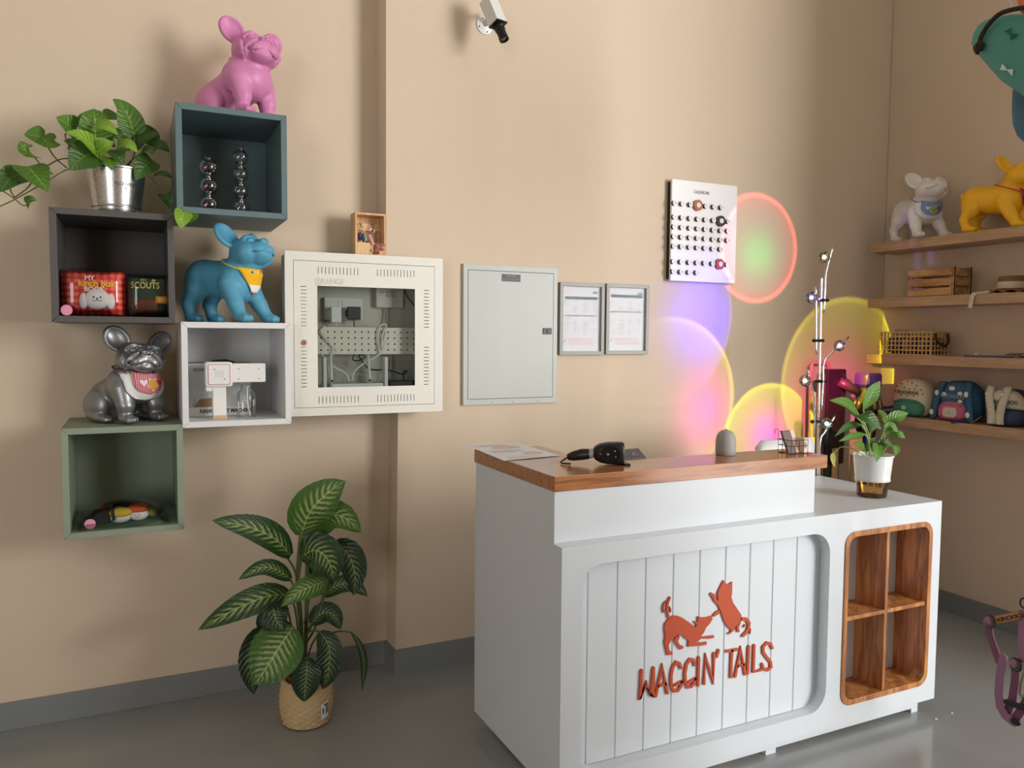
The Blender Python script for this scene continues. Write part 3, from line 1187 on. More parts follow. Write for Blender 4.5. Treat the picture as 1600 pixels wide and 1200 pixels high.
wrap(tb, 0, .100, .0836, .36).build('lettering', DK, pothos, fix=False)
wrap(tb2, 0, .088, .0822, .36).build('lettering', DK, pothos, fix=False)
MB().lathe([(.0, .138), (.085, .138)], (bx, by, bz), 24, cap=False).build('soil', M('dark_soil', (46, 36, 28), .95, bump=.6), pothos)
PL1 = leaf_mat('pothos_leaf', (84, 128, 38), (150, 184, 82), 0.12, .32, 7, .7)
PL2 = leaf_mat('pothos_leaf_young', (136, 180, 54), (190, 216, 110), 0.12, .34, 7, .7)
PL3 = leaf_mat('pothos_leaf_dark', (66, 104, 38), (104, 140, 62), 0.08, .34, 7, .7)
STEM = M('green_stem', (96, 104, 54), .5)
_rows = [([(0.3389,-0.24,2.0265),(0.3163,-0.27,2.0428),(0.2894,-0.28,2.0568)],0.0636,1,'heart'),([(0.3698,-0.2,2.0391),(0.391,-0.2,2.0828),(0.414,-0.2,2.1111)],0.0636,1,'heart'),([(0.3953,-0.25,2.0145),(0.3959,-0.27,2.0584),(0.3936,-0.25,2.1033)],0.0763,1,'heart'),([(0.3941,-0.3,2.0352),(0.4292,-0.33,2.0344),(0.4612,-0.34,2.0081)],0.0382,2,'heart'),([(0.4046,-0.29,1.9586),(0.3614,-0.34,1.9908),(0.3179,-0.35,1.9971)],0.0509,2,'heart'),([(0.4071,-0.31,1.9568),(0.4243,-0.33,1.9724),(0.4498,-0.33,1.9879)],0.0424,2,'heart'),([(0.4153,-0.19,2.1006),(0.4415,-0.19,2.0976),(0.465,-0.2,2.0877)],0.0424,1,'heart'),([(0.5092,-0.21,2.0426),(0.4949,-0.22,2.0907),(0.4767,-0.22,2.1257),(0.4471,-0.22,2.1498)],0.0636,1,'heart'),([(0.5105,-0.2,2.0092),(0.5438,-0.22,2.038),(0.585,-0.22,2.0533)],0.0509,3,'heart'),([(0.4599,-0.3,1.9786),(0.4897,-0.33,1.9835),(0.5168,-0.34,1.9583)],0.0382,2,'heart'),([(0.3902,-0.29,1.9571),(0.3549,-0.31,1.9295),(0.3248,-0.32,1.8892)],0.0721,3,'heart'),([(0.5614,-0.24,1.9602),(0.5335,-0.27,1.9267),(0.508,-0.28,1.8821)],0.0551,3,'heart'),([(0.2515,-0.22,1.9968),(0.229,-0.24,2.0018),(0.1981,-0.24,2.0022)],0.0551,1,'heart'),([(0.2193,-0.22,1.9434),(0.2029,-0.25,1.9495),(0.1883,-0.25,1.9793)],0.0509,1,'heart'),([(0.2437,-0.23,2.0017),(0.2719,-0.26,1.9745),(0.2982,-0.26,1.9774)],0.0509,1,'heart'),([(0.2041,-0.24,1.9042),(0.2313,-0.28,1.868),(0.2617,-0.29,1.823)],0.0742,1,'heart'),([(0.1841,-0.22,1.8802),(0.1582,-0.25,1.8626),(0.13,-0.25,1.8171)],0.0551,3,'heart'),([(0.1973,-0.22,1.7876),(0.2101,-0.24,1.8016),(0.2267,-0.24,1.8005)],0.0297,1,'heart'),([(0.6495,-0.38,1.7768),(0.6405,-0.4,1.7511),(0.638,-0.4,1.7185)],0.0424,2,'heart'),([(0.6729,-0.375,1.7772),(0.6642,-0.385,1.7547),(0.6546,-0.38,1.7383)],0.0339,1,'heart'),([(0.565,-0.2,2.0088),(0.5902,-0.22,2.0137),(0.6155,-0.22,1.9952)],0.0382,3,'heart'),([(0.5621,-0.25,1.9039),(0.5944,-0.28,1.9099),(0.6233,-0.28,1.8959)],0.0297,3,'heart'),([(0.5916,-0.27,1.8465),(0.6042,-0.29,1.8256),(0.6134,-0.29,1.795)],0.0339,3,'heart'),([(0.4334,-0.29,1.9455),(0.4371,-0.31,1.9219),(0.441,-0.31,1.9014)],0.036,1,'heart'),([(0.4446,-0.27,1.9751),(0.4592,-0.29,1.9522),(0.4753,-0.29,1.9254)],0.0466,3,'heart'),([(0.356,-0.24,1.984),(0.3751,-0.27,1.9677),(0.3781,-0.27,1.9398)],0.0509,3,'heart'),([(0.489,-0.2,1.9901),(0.4743,-0.2,2.022),(0.4633,-0.2,2.0417)],0.0466,3,'heart'),([(0.5482,-0.16,2.0261),(0.5607,-0.16,2.0575),(0.5416,-0.16,2.0938)],0.0466,3,'heart'),([(0.338,-0.18,1.9823),(0.3238,-0.18,2.0014),(0.3021,-0.18,2.0072)],0.0382,3,'heart'),([(0.433,-0.22,2.0131),(0.4525,-0.24,2.0315),(0.4671,-0.24,2.0125)],0.0551,3,'heart'),([(0.527,-0.25,1.9756),(0.5497,-0.28,1.9842),(0.5647,-0.28,1.9693)],0.0382,3,'heart')]
for pts, w, k, shp in _rows:
    leaf('leaf', pts, w * 1.34, (PL1, PL2, PL3)[k - 1], pothos, hint=(0.15 + rnd.uniform(-.3, .3), -1, .55 + rnd.uniform(-.2, .3)), shape=shp, fold=.25, wav=.012)
_v = [[(0.3987,-0.25,1.9214),(0.3219,-0.3,1.8965),(0.2567,-0.28,1.8546),(0.1724,-0.24,1.8025),(0.1251,-0.22,1.7772),(0.1113,-0.22,1.7691)],[(0.3903,-0.22,1.9262),(0.3196,-0.25,1.9378),(0.2804,-0.25,1.9258),(0.2474,-0.24,1.9005)],[(0.2186,-0.22,1.9433),(0.2475,-0.24,1.9045),(0.2731,-0.26,1.8833)],[(0.248,-0.22,1.9984),(0.2772,-0.25,1.9414),(0.3137,-0.28,1.9034)],[(0.2041,-0.24,1.9022),(0.2143,-0.27,1.8466),(0.1702,-0.25,1.8047)],[(0.1841,-0.22,1.8802),(0.1551,-0.23,1.8382),(0.1673,-0.24,1.8041)],[(0.1356,-0.24,1.8231),(0.1655,-0.24,1.8019),(0.1879,-0.23,1.7834),(0.2036,-0.23,1.7886)],[(0.3987,-0.25,1.9214),(0.3993,-0.29,1.9621),(0.4051,-0.3,1.9646)],[(0.4042,-0.25,1.9219),(0.4065,-0.3,1.9448),(0.4126,-0.31,1.9594)],[(0.3256,-0.24,1.9161),(0.3204,-0.25,1.974),(0.3107,-0.25,2.0129),(0.3395,-0.25,2.0283)],[(0.488,-0.22,1.9358),(0.508,-0.21,1.9817),(0.5092,-0.21,2.0426)],[(0.4425,-0.22,1.9314),(0.4475,-0.24,1.9693),(0.4599,-0.3,1.9786)],[(0.4806,-0.25,1.9294),(0.5153,-0.25,1.966),(0.542,-0.25,1.9605),(0.5338,-0.26,1.9369)],[(0.5031,-0.27,1.9238),(0.556,-0.26,1.8974),(0.5936,-0.27,1.8467),(0.6169,-0.28,1.8659),(0.6194,-0.28,1.8955)],[(0.6048,-0.28,1.8398),(0.6177,-0.29,1.8183),(0.6135,-0.33,1.779),(0.6337,-0.385,1.7566)],[(0.4195,-0.2,1.9329),(0.3984,-0.2,1.9929),(0.3946,-0.23,2.023)],[(0.3747,-0.2,1.9285),(0.3724,-0.2,1.9901),(0.3698,-0.2,2.0391)]]
for p in _v:
    MB().tube(spline(p, 5), .0022, 6).build('stem', STEM, pothos, smooth=True)

# ---------------------------------------------------------------- bubble glass vases in the teal shelf
def bubble_vase(label, x, y, z, n, r, mat):
    prof = [(r * .45, 0)]
    st = r * 2.14
    for i in range(n):
        c = r * .95 + i * st
        for k in range(-7, 8):
            a = math.radians(k * 10.5)
            prof.append((r * math.cos(a), c + r * math.sin(a)))
    prof += [(r * .36, r * .95 + (n - 1) * st + r * 1.12), (r * .42, r * .95 + (n - 1) * st + r * 1.2)]
    return MB().lathe(prof, (x, y, z), 28, cap=False).build('bubble_vase', mat, smooth=True, label=label, cat='vase', group='bubble glass vases')


bubble_vase('short smoky rose bubble glass vase in the teal shelf', .735, -.25, 1.797, 3, .0295, glass('rose_glass', (226, 190, 190), .02, 2.0))
bubble_vase('tall clear bubble glass vase in the teal shelf', .840, -.25, 1.797, 4, .0270, glass('smoke_glass', (240, 240, 240), .02, 2.2))

# ---------------------------------------------------------------- packed soft toys in the grey shelf
CLEAR = glass('clear_plastic_wrap', (246, 246, 246), .06, 1.1)


def pillow(mb, x0, x1, y0, y1, z0, z1, puff=.3, n=10):
    """soft cushion: front and back bulge"""
    for s, yb in ((-1, y0), (1, y1)):
        rows = []
        ym = (y0 + y1) / 2
        for j in range(n + 1):
            row = []
            for i in range(n + 1):
                u, v = i / n * 2 - 1, j / n * 2 - 1
                k = ((1 - u ** 4) * (1 - v ** 4)) ** .35
                row.append((x0 + (x1 - x0) * i / n, ym + (yb - ym) * k, z0 + (z1 - z0) * j / n))
            rows.append(row if s < 0 else row[::-1])
        mb.grid(rows)
    return mb


def cushion_uv(mb, x0, z0, w):
    return [((p[0] - x0) / w, (p[2] - z0) / w) for p in mb.v]


PLAID = coords_checker('red_plaid_cloth', (240, 126, 96), (228, 66, 58), (200, 30, 36), 9)
t = thing('soft_toy_pack', 'red plaid soft toy book with a white dog face in clear wrap', 'toy', (.375, -.285, 1.4365), group='packed soft toys')
mb = pillow(MB(), .288, .472, -.322, -.262, 1.440, 1.580)
c_ = mb.build('cloth_book', PLAID, t, smooth=True, uvs=cushion_uv(mb, .288, 1.44, .184), fix=False)
f_ = MB().ell((.392, -.328, 1.492), (.036, .016, .034), 20, 12).build('dog_face', M('white_plush', (238, 236, 234), .9, bump=.3, bscale=300), t, smooth=True)
for sx, a in ((-1, 12), (1, -12)):
    MB().ell((.392 + sx * .038, -.327, 1.485), (.013, .010, .026), 12, 8).build('ear', MATS['white_plush'], f_, smooth=True)
BLK = M('black_felt', (16, 16, 16), .8)
for x_, z_, r in ((.383, 1.497, .0028), (.402, 1.497, .0028), (.3925, 1.492, .0030)):
    MB().ell((x_, -.3435, z_), (r, .002, r), 8, 6).build('eye' if r < .0029 else 'nose', BLK, f_)
MB().tube([(.379, -.343, 1.489), (.384, -.344, 1.485), (.392, -.3445, 1.487), (.400, -.344, 1.485), (.406, -.343, 1.488)], .0009, 5).build('mouth', BLK, f_)
text_y('lettering', 'MY', .020, (.372, -.3305, 1.557), M('white_print', (245, 240, 235), .7), t, bold=.0006)
text_y('lettering', 'lunch box', .026, (.392, -.3325, 1.540), M('yellow_print', (250, 196, 60), .7), t, bold=.0012)
text_y('lettering', 'BOOK', .020, (.385, -.3335, 1.522), MATS['white_print'], t, bold=.0006)
pillow(MB(), .283, .480, -.345, -.256, 1.4370, 1.588).build('wrap', CLEAR, t, smooth=True)
s_ = MB().lathe([(0, 0), (.0165, 0), (.0165, -.001)], (.308, -.347, 1.4545), 20, 'y', cap=False).build('price_sticker', M('pink_sticker', (226, 150, 176), .6), t)

t = thing('soft_toy_pack', 'dark green soft toy pack with yellow lettering in clear wrap', 'toy', (.545, -.285, 1.4365), group='packed soft toys')
mb = pillow(MB(), .478, .592, -.318, -.262, 1.440, 1.574)
mb.build('cloth_book', M('green_cloth', (38, 66, 56), .85, var=.25, vscale=30), t, smooth=True)
mb = pillow(MB(), .597, .612, -.316, -.27, 1.440, 1.566, n=6)
mb.build('back_cover', M('mustard_cloth', (186, 138, 40), .85), t, smooth=True)
mb = pillow(MB(), .490, .570, -.327, -.30, 1.444, 1.500)
mb.build('dog_shape', M('brown_cloth', (106, 58, 40), .85, var=.3, vscale=40), t, smooth=True)
mb = pillow(MB(), .560, .606, -.336, -.31, 1.482, 1.506, n=6)
mb.build('strap', M('ochre_felt', (232, 172, 58), .85), t, smooth=True)
text_y('lettering', 'SCOUTS', .029, (.531, -.3205, 1.539), M('pale_yellow_print', (232, 216, 112), .7), t, bold=.0004, sx=.78)
text_y('lettering', 'MY', .014, (.527, -.3195, 1.556), MATS['pale_yellow_print'], t)
MB().ell((.556, -.319, 1.557), (.006, .002, .004), 8, 6).build('paw_mark', MATS['pale_yellow_print'], t)
pillow(MB(), .474, .618, -.340, -.256, 1.4370, 1.578).build('wrap', CLEAR, t, smooth=True)

# ---------------------------------------------------------------- spray machine and its carton in the white shelf
CB = M('carton_grey_print', (196, 200, 198), .45, var=.35, vscale=7)
t = thing('carton', 'grey printed carton standing behind the spray machine', 'box', (.765, -.16, 1.0925))
x0, x1, z0, z1 = .662, .872, 1.0927, 1.282
MB().box(x0, x1, -.20, -.115, z0, z1).build('box', M('carton_side', (56, 56, 58), .5), t, bevel=.001)
MB().box(x0 + .001, x1 - .001, -.2008, -.1998, z0 + .032, z1 - .001).build('print', CB, t)
MB().box(x0 + .001, x1 - .001, -.2012, -.1998, z0 + .001, z0 + .033).build('print_band', M('carton_white', (226, 226, 222), .5), t)
text_y('lettering', 'NANO SPRAY MACHINE', .0195, ((x0 + x1) / 2 + .018, -.2014, z0 + .019), M('grey_print', (74, 76, 78), .6), t, bold=.0008, sx=.82)
for i in range(2):
    MB().box(x0 + .016, x0 + .058, -.2013, -.2009, z1 - .022 - i * .006, z1 - .0195 - i * .006).build('print_line', MATS['grey_print'], t)
for k, (xa, ya, r) in enumerate(((.030, .058, .02), (.046, .052, .024), (.02, .045, .018))):
    MB().prism([(x0 + .004 + xa - .01, z0 + .035), (x0 + xa - .004, z0 + .035), (x0 + xa - .018 + k * .012, z0 + ya + .03)], -.2014, -.2009).build('print_leaf', M('olive_print', (96, 104, 82), .6), t)
MB().prism([(x0 + .018, z0 + .034), (x0 + .10, z0 + .034), (x0 + .075, z0 + .066), (x0 + .035, z0 + .062)], -.2012, -.2009).build('print_shape', M('brown_print', (150, 124, 92), .6), t)
MB().tube([(.735, -.16, 1.282), (.75, -.16, 1.288), (.79, -.16, 1.290), (.82, -.16, 1.282)], .004, 6).build('handle', M('black_plastic', (22, 22, 24), .4), t)
MB().lathe([(.0, .0), (.026, .0), (.026, .006), (.018, .010), (0, .010)], (.826, -.212, 1.260), 20, cap=False).build('print_nozzle', MATS['black_plastic'], t)

WP = M('white_plastic', (236, 235, 232), .35)
ROSE = M('rose_gold', (222, 160, 146), .3, metal=.6)
t = thing('spray_machine', 'white handheld spray machine with clear bottle in the white shelf', 'spray machine', (.80, -.29, 1.0925))
hx0, hx1, hz0, hz1 = (0.7111,0.7964,1.2053,1.2888)
MB().prism(rrect(hx0, hx1, hz0, hz1, .008), -.322, -.250).build('head', WP, t, bevel=.003)
MB().prism(rrect(hx0 + .006, hx1 - .008, hz0 + .006, hz1 - .007, .006), -.3235, -.320).build('trim_ring', ROSE, t)
MB().prism(rrect(hx0 + .008, hx1 - .010, hz0 + .008, hz1 - .009, .005), -.3250, -.320).build('grille_plate', WP, t, bevel=.0006)
mbd = MB()
for r in range(4):
    for c in range(5):
        mbd.lathe([(0, 0), (.0014, 0)], ((hx0 + hx1) / 2 - .012 + c * .006, -.3252, (hz0 + hz1) / 2 - .009 + r * .006 + (c % 2) * .003), 6, 'y', cap=False)
mbd.build('grille_holes', M('grey_hole', (150, 148, 146), .6), t, kind='stuff')
for dx, dz in ((-.016, .017), (.016, -.016)):
    MB().lathe([(0, 0), (.002, 0), (.002, .002)], ((hx0 + hx1) / 2 + dx, -.3256, (hz0 + hz1) / 2 + dz), 10, 'y', cap=False).build('screw', MATS['black_plastic'], t)
bx0, bx1, bz0, bz1 = (0.7987,0.9063,1.2179,1.2833)
MB().prism(rrect(bx0 - .004, bx1, bz0, bz1, .005), -.314, -.256).build('barrel', WP, t, bevel=.003)
for dx in (.018, .085):
    for dz in (.012, .047):
        MB().lathe([(0, 0), (.0018, 0), (.0018, .002)], (bx0 + dx, -.3148, bz0 + dz), 10, 'y', cap=False).build('screw', MATS['black_plastic'], t)
gx0, gx1 = hx0 + .022, hx1 - .020
MB().prism(rrect(gx0, gx1, 1.1045, hz0 + .004, .004), -.308, -.264).build('handle', WP, t, bevel=.003)
MB().prism(rrect(gx0 - .001, gx1 + .001, 1.0930, 1.1050, .003), -.309, -.263).build('handle_cap', M('pale_gold', (222, 192, 160), .35, metal=.4), t, bevel=.001)
MB().prism(rrect(hx0 + .002, gx0 + .004, hz0 - .016, hz0 + .003, .002), -.305, -.267).build('trigger', WP, t, bevel=.001)
cx = (bx0 + bx1) / 2 - .008
MB().lathe([(.029, 0), (.0315, .003), (.0315, .078), (.029, .088), (.019, .098), (.018, .114)], (cx, -.286, 1.0932), 28, cap=False).build(
    'bottle', glass('clear_bottle', (250, 250, 250), .0, .7), t, smooth=True)
MB().tube([(cx + .004, -.286, 1.20), (cx + .002, -.286, 1.15), (cx + .012, -.286, 1.10)], .0028, 8).build('dip_tube', M('milky_tube', (226, 228, 228), .4), t, smooth=True)

# ---------------------------------------------------------------- sushi toy pack in the sage shelf
t = thing('sushi_toy_pack', 'bag of plush sushi toys on a green tray in the sage shelf', 'toy', (.45, -.25, .7555))
y_ = -.27
MB().prism([(.345, -.34), (.50, -.345), (.575, -.27), (.55, -.20), (.40, -.20), (.335, -.27)], .7560, .7600, 'z').build('tray', M('green_card', (44, 96, 64), .6), t, bevel=.001)
mb = MB().lathe([(0, 0), (.026, 0), (.029, .004), (.029, .044), (.026, .048), (0, .048)], (.387, -.268, .7605), 24, cap=False)
rl = mb.build('sushi_roll', M('black_plush', (20, 20, 22), .95), t, smooth=50)
MB().ell((.389, -.268, .8090), (.021, .021, .005), 16, 8).build('roll_filling', M('red_plush', (196, 38, 44), .9), rl, smooth=True)
MB().ell((.444, -.290, .778), (.031, .024, .0175), 18, 10).build('rice', M('rice_plush', (232, 230, 224), .95), t, smooth=True)
eg = MB().ell((.444, -.294, .795), (.034, .027, .0165), 18, 10).build('egg_slice', M('yellow_plush', (240, 206, 52), .95), t, smooth=True)
MB().tube([(.424, -.322, .775), (.420, -.315, .806), (.424, -.285, .817), (.448, -.270, .818)], .0045, 8).build('seaweed_band', MATS['black_plush'], eg, smooth=True)
rc = MB().ell((.497, -.276, .781), (.031, .024, .0205), 18, 10).build('rice', MATS['rice_plush'], t, smooth=True)
MB().ell((.497, -.276, .802), (.034, .027, .0175), 18, 10).build('salmon_slice', M('orange_plush', (226, 100, 42), .95, var=.15, vscale=60), t, smooth=True)
for dx in (-.006, .006):
    MB().ell((.494 + dx, -.2995, .783), (.0016, .0012, .0016), 8, 6).build('eye', BLK, rc)
MB().tube([(.490, -.2995, .778), (.494, -.300, .776), (.498, -.2995, .778)], .0007, 5).build('mouth', BLK, rc)
MB().ell((.538, -.255, .787), (.021, .021, .022), 16, 10).build('wasabi_ball', M('lime_plush', (148, 160, 60), .95), t, smooth=True)
MB().ell((.42, -.235, .798), (.03, .016, .014), 14, 8).build('cucumber_slice', M('pale_green_plush', (150, 160, 90), .95), t, smooth=True)
pk = MB()
rows = []
for j in range(9):
    v = j / 8 * 2 - 1
    row = []
    for i in range(15):
        u = i / 14 * 2 - 1
        h = ((1 - u ** 2) * (1 - v ** 4)) ** .5
        row.append((.455 + u * .135, -.272 + v * .078, .7570 + .072 * h + .003 * math.sin(i * 3.1 + j * 2.3)))
    rows.append(row)
pk.grid(rows)
pk.build('bag', CLEAR, t, smooth=True)
MB().lathe([(0, 0), (.0165, 0), (.0165, -.001)], (.357, -.342, .7755), 20, 'y', cap=False).build('price_sticker', MATS['pink_sticker'], t)

# ---------------------------------------------------------------- network cabinet
NW = M('cream_steel', (228, 226, 216), .4, var=.02)
nx0, nx1, nz0, nz1, ny = .986, 1.588, 1.086, 1.684, -.247
cab = thing('network_cabinet', 'cream steel wall cabinet with slotted glazed door', 'cabinet', ((nx0 + nx1) / 2, -.18, nz0))
t_ = .0015
shell = MB()
for a in ((nx0 + .01, nx1 - .01, ny + .012, PP - .001, nz0 + .008, nz0 + .0095), (nx0 + .01, nx1 - .01, ny + .012, PP - .001, nz1 - .0095, nz1 - .008),
          (nx0 + .01, nx0 + .0115, ny + .012, PP - .001, nz0 + .008, nz1 - .008), (nx1 - .0115, nx1 - .01, ny + .012, PP - .001, nz0 + .008, nz1 - .008)):
    shell.box(*a)
shell.box(nx0 + .01, nx1 - .01, -.1205, -.118, nz0 + .008, nz1 - .008)
shell.build('body', M('grey_cream_steel', (196, 194, 184), .45), cab)
dr = (1.0153,1.5543,1.1108,1.6567)
wn = (1.1008,1.4739,1.1941,1.5712)
dr = (dr[0], dr[1], nz0 + .030, nz1 - .032)
wn = (wn[0], wn[1], nz0 + .104, nz1 - .122)
plate_with_holes(rrect(nx0, nx1, nz0, nz1, .006, 3), [[(dr[0], dr[2]), (dr[1], dr[2]), (dr[1], dr[3]), (dr[0], dr[3])]], ny, ny + .016).build('front_frame', NW, cab, bevel=.002)
holes = [[(wn[0], wn[2]), (wn[1], wn[2]), (wn[1], wn[3]), (wn[0], wn[3])]]
for xa, xb in ((wn[0] + .004, wn[0] + .150), (wn[1] - .148, wn[1] - .004)):
    for za in (nz0 + .045, nz1 - .078):
        for i in range(12):
            x = xa + (xb - xa) * i / 11
            holes.append([(x - .0013, za), (x + .0013, za), (x + .0013, za + .026), (x - .0013, za + .026)])
for za, zb in ((nz0 + .108, nz0 + .252), (nz1 - .268, nz1 - .126)):
    for xa in (dr[0] + .026, dr[1] - .044):
        for i in range(12):
            z = za + (zb - za) * i / 11
            holes.append([(xa, z - .0013), (xa + .020, z - .0013), (xa + .020, z + .0013), (xa, z + .0013)])
g_ = .0016
door = plate_with_holes([(dr[0] + g_, dr[2] + g_), (dr[1] - g_, dr[2] + g_), (dr[1] - g_, dr[3] - g_), (dr[0] + g_, dr[3] - g_)], holes, ny - .0005, ny + .003).build('door', NW, cab)
MB().box(wn[0] - .008, wn[1] + .008, ny + .0035, ny + .006, wn[2] - .008, wn[3] + .008).build('pane', glass('door_glass', (236, 238, 236), .0, .35), door)
text_y('lettering', '(|)RANGE', .030, (wn[0] + .045, ny - .0012, wn[3] + .017), M('embossed_letters', (204, 200, 188), .4), door, bold=.0002, sx=.85)
lk = MB().lathe([(0, -.004), (.0095, -.004), (.011, -.001), (.011, .003)], (dr[0] + .036, ny, (nz0 + nz1) / 2 - .030), 24, 'y', cap=False).build('lock', M('brass_pink', (196, 150, 140), .3, metal=.7), door, smooth=40)
MB().box(dr[0] + .035, dr[0] + .037, ny - .0055, ny - .004, (nz0 + nz1) / 2 - .035, (nz0 + nz1) / 2 - .026).build('keyhole', BLK, lk)
# inside the cabinet
pb = (1.1053,1.5078,1.3107,1.4132)
ph = []
cols = 15
for r in range(4):
    for c in range(cols):
        x = pb[0] + .02 + (pb[1] - pb[0] - .04) * c / (cols - 1)
        z = pb[2] + .016 + (pb[3] - pb[2] - .034) * r / 3
        ph.append([(x + .0036 * math.cos(k * 1.0472), z + .0036 * math.sin(k * 1.0472)) for k in range(6)])
plate_with_holes([(nx0 + .014, pb[2]), (nx1 - .014, pb[2]), (nx1 - .014, pb[3]), (nx0 + .014, pb[3])], ph, -.190, -.188).build('perforated_bar', NW, cab)
MB().box(nx0 + .016, nx1 - .016, -.1872, -.1862, pb[2] + .004, pb[3] - .004).build('hole_shade_strip', M('hole_shade_black', (40, 40, 40), .7), cab)  # black strip added behind the bar; its colour stands in for shade in the holes
sk = (1.1499,1.2976,1.4407,1.526)
so = MB().prism(rrect(sk[0], sk[1], sk[2], sk[3], .004), -.141, -.1206).build('wall_socket', M('socket_white', (218, 220, 220), .35), cab, bevel=.002)
for k in (0, 1):
    MB().prism(rrect(sk[0] + .052 + k * .016, sk[0] + .062 + k * .016, sk[3] - .028, sk[3] - .010, .003), -.144, -.140).build('switch', MATS['socket_white'], so, bevel=.001)
jb = (1.3503,1.4592,1.4916,1.5687)
jo = MB().prism(rrect(jb[0], jb[1], jb[2], jb[3], .003), -.146, -.1206).build('junction_box', M('junction_white', (206, 206, 200), .4), cab, bevel=.002)
for i in range(3):
    MB().box(jb[0] + .012 + (i > 0) * .026, jb[0] + .032 + (i > 0) * .046, -.1468, -.1458, jb[3] - .022 - (i == 2) * .014, jb[3] - .010 - (i == 2) * .014).build('print_label', M('grey_label', (176, 176, 172), .6), jo)
for lab, zx0, zx1, zt, zb, colr in (('white power plug in the cabinet socket', 372, 440, 425, 532, (228, 230, 230)), ('black power plug in the cabinet socket', 484, 570, 425, 513, (44, 46, 52))):
    q = {372: [(1.1687,1.4903),(1.207,1.4305)], 484: [(1.2325,1.4917),(1.2821,1.4424)]}[zx0]
    pl = thing('power_plug', lab, 'plug', ((q[0][0] + q[1][0]) / 2, -.155, q[1][1]))
    pm = M('plug_%d' % colr[0], colr, .4)
    MB().prism(rrect(q[0][0], q[1][0], q[1][1], q[0][1], .004), -.172, -.150).build('shell', pm, pl, bevel=.003)
    MB().prism(rrect(q[0][0] - .006, q[0][0] + .022, q[1][1] + .010, q[0][1] - .012, .006), -.151, -.1412).build('plug_base', pm, pl, bevel=.002)
    cxp = (q[0][0] + q[1][0]) / 2
    MB().tube([(cxp, -.161, q[1][1] + .002), (cxp, -.161, q[1][1] - .008), (cxp + .002, -.162, q[1][1] - .03)], .0022, 8).build('cord', pm, pl, smooth=True)
ROUT = M('router_white', (226, 228, 226), .35)
rt = thing('wifi_router', 'white wifi router with upright antennas in the cabinet', 'router', (1.253, -.205, nz0 + .0096))
rz = nz0 + .0096
MB().prism(rrect(1.154, 1.352, rz, rz + .106, .006), -.236, -.190 + .018).build('body', ROUT, rt, bevel=.003)
for k, (px0, px1_) in enumerate((((1.1584,1.2074),(1.1557,1.3024)), ((1.3032,1.2076),(1.2978,1.3102)))):
    an = MB().tube([(px0[0], -.2145, rz + .10), (px0[0], -.2145, rz + .13), (px1_[0], -.2145, rz + .215)], [.0045, .0052, .0038], 10).build('antenna', ROUT, rt, smooth=True)
    MB().box(px0[0] - .0035, px0[0] + .0035, -.2205, -.2195, rz + .112, rz + .120).build('antenna_mark', BLK, an)
MB().prism(rrect(1.124, 1.136, rz, rz + .205, .003), -.235, -.20).build('modem', ROUT, None, bevel=.002, label='slim white modem standing left of the router', cat='modem')
MB().prism(rrect(1.357, 1.370, rz, rz + .205, .003), -.235, -.20).build('modem', ROUT, None, bevel=.002, label='slim white modem standing right of the router', cat='modem')
MB().prism(rrect(1.376, 1.515, rz, rz + .112, .004), -.236, -.175).build('network_switch', M('black_router', (34, 34, 36), .45), None, bevel=.002, label='black network switch box in the cabinet', cat='network switch')
_cb = [('white cable hanging in a bundle over the perforated bar',0,[(1.348,-0.1984,1.3126),(1.3416,-0.2005,1.37),(1.3483,-0.1984,1.4159),(1.372,-0.1984,1.4248),(1.3676,-0.2026,1.3817),(1.3527,-0.2026,1.3357),(1.3618,-0.2026,1.3989),(1.374,-0.2012,1.3932),(1.3503,-0.2005,1.3155),(1.2868,-0.2075,1.2788),(1.2454,-0.211,1.2453),(1.2384,-0.211,1.2114)]),('white cable looping at the left of the perforated bar',0,[(1.1395,-0.1984,1.4163),(1.1223,-0.2005,1.3967),(1.1468,-0.2012,1.3635),(1.1718,-0.2012,1.3328),(1.1597,-0.204,1.3021),(1.1623,-0.204,1.2685),(1.212,-0.2075,1.2399),(1.2252,-0.211,1.2088)]),('white cable rising from the left modem',0,[(1.1267,-0.19,1.313),(1.1459,-0.19,1.2793),(1.1525,-0.197,1.2346),(1.1462,-0.204,1.2043)]),('grey cable curling behind the router',1,[(1.1279,-0.183,1.2821),(1.1784,-0.183,1.2845),(1.2124,-0.183,1.2615),(1.2276,-0.19,1.2219),(1.268,-0.19,1.2355),(1.2883,-0.19,1.2209),(1.2864,-0.197,1.1983)]),('black cable coiled below the perforated bar',2,[(1.2529,-0.183,1.3125),(1.247,-0.183,1.2897),(1.2701,-0.183,1.2867),(1.2964,-0.183,1.3009),(1.2702,-0.183,1.3096),(1.2875,-0.183,1.278),(1.3167,-0.183,1.2518),(1.388,-0.183,1.2481),(1.4403,-0.19,1.2313),(1.4598,-0.19,1.2428),(1.4464,-0.19,1.2418),(1.4441,-0.197,1.2011)]),('black cable dropping from the top right of the cabinet',2,[(1.4659,-0.134,1.5717),(1.4801,-0.134,1.5367),(1.5112,-0.134,1.5018)]),('thin yellow fibre cable behind the router',3,[(1.4005,-0.162,1.3087),(1.3823,-0.162,1.2648),(1.3482,-0.176,1.2192),(1.3382,-0.19,1.2027)]),('grey cable hanging from the junction box',1,[(1.3964,-0.141,1.492),(1.3951,-0.141,1.458),(1.3947,-0.148,1.4169),(1.4057,-0.155,1.3085),(1.3931,-0.176,1.2185)])]
_cm = (M('cable_white', (226, 226, 222), .4), M('cable_grey', (168, 168, 160), .45), M('cable_black', (28, 28, 30), .4), M('cable_yellow', (206, 190, 110), .45))
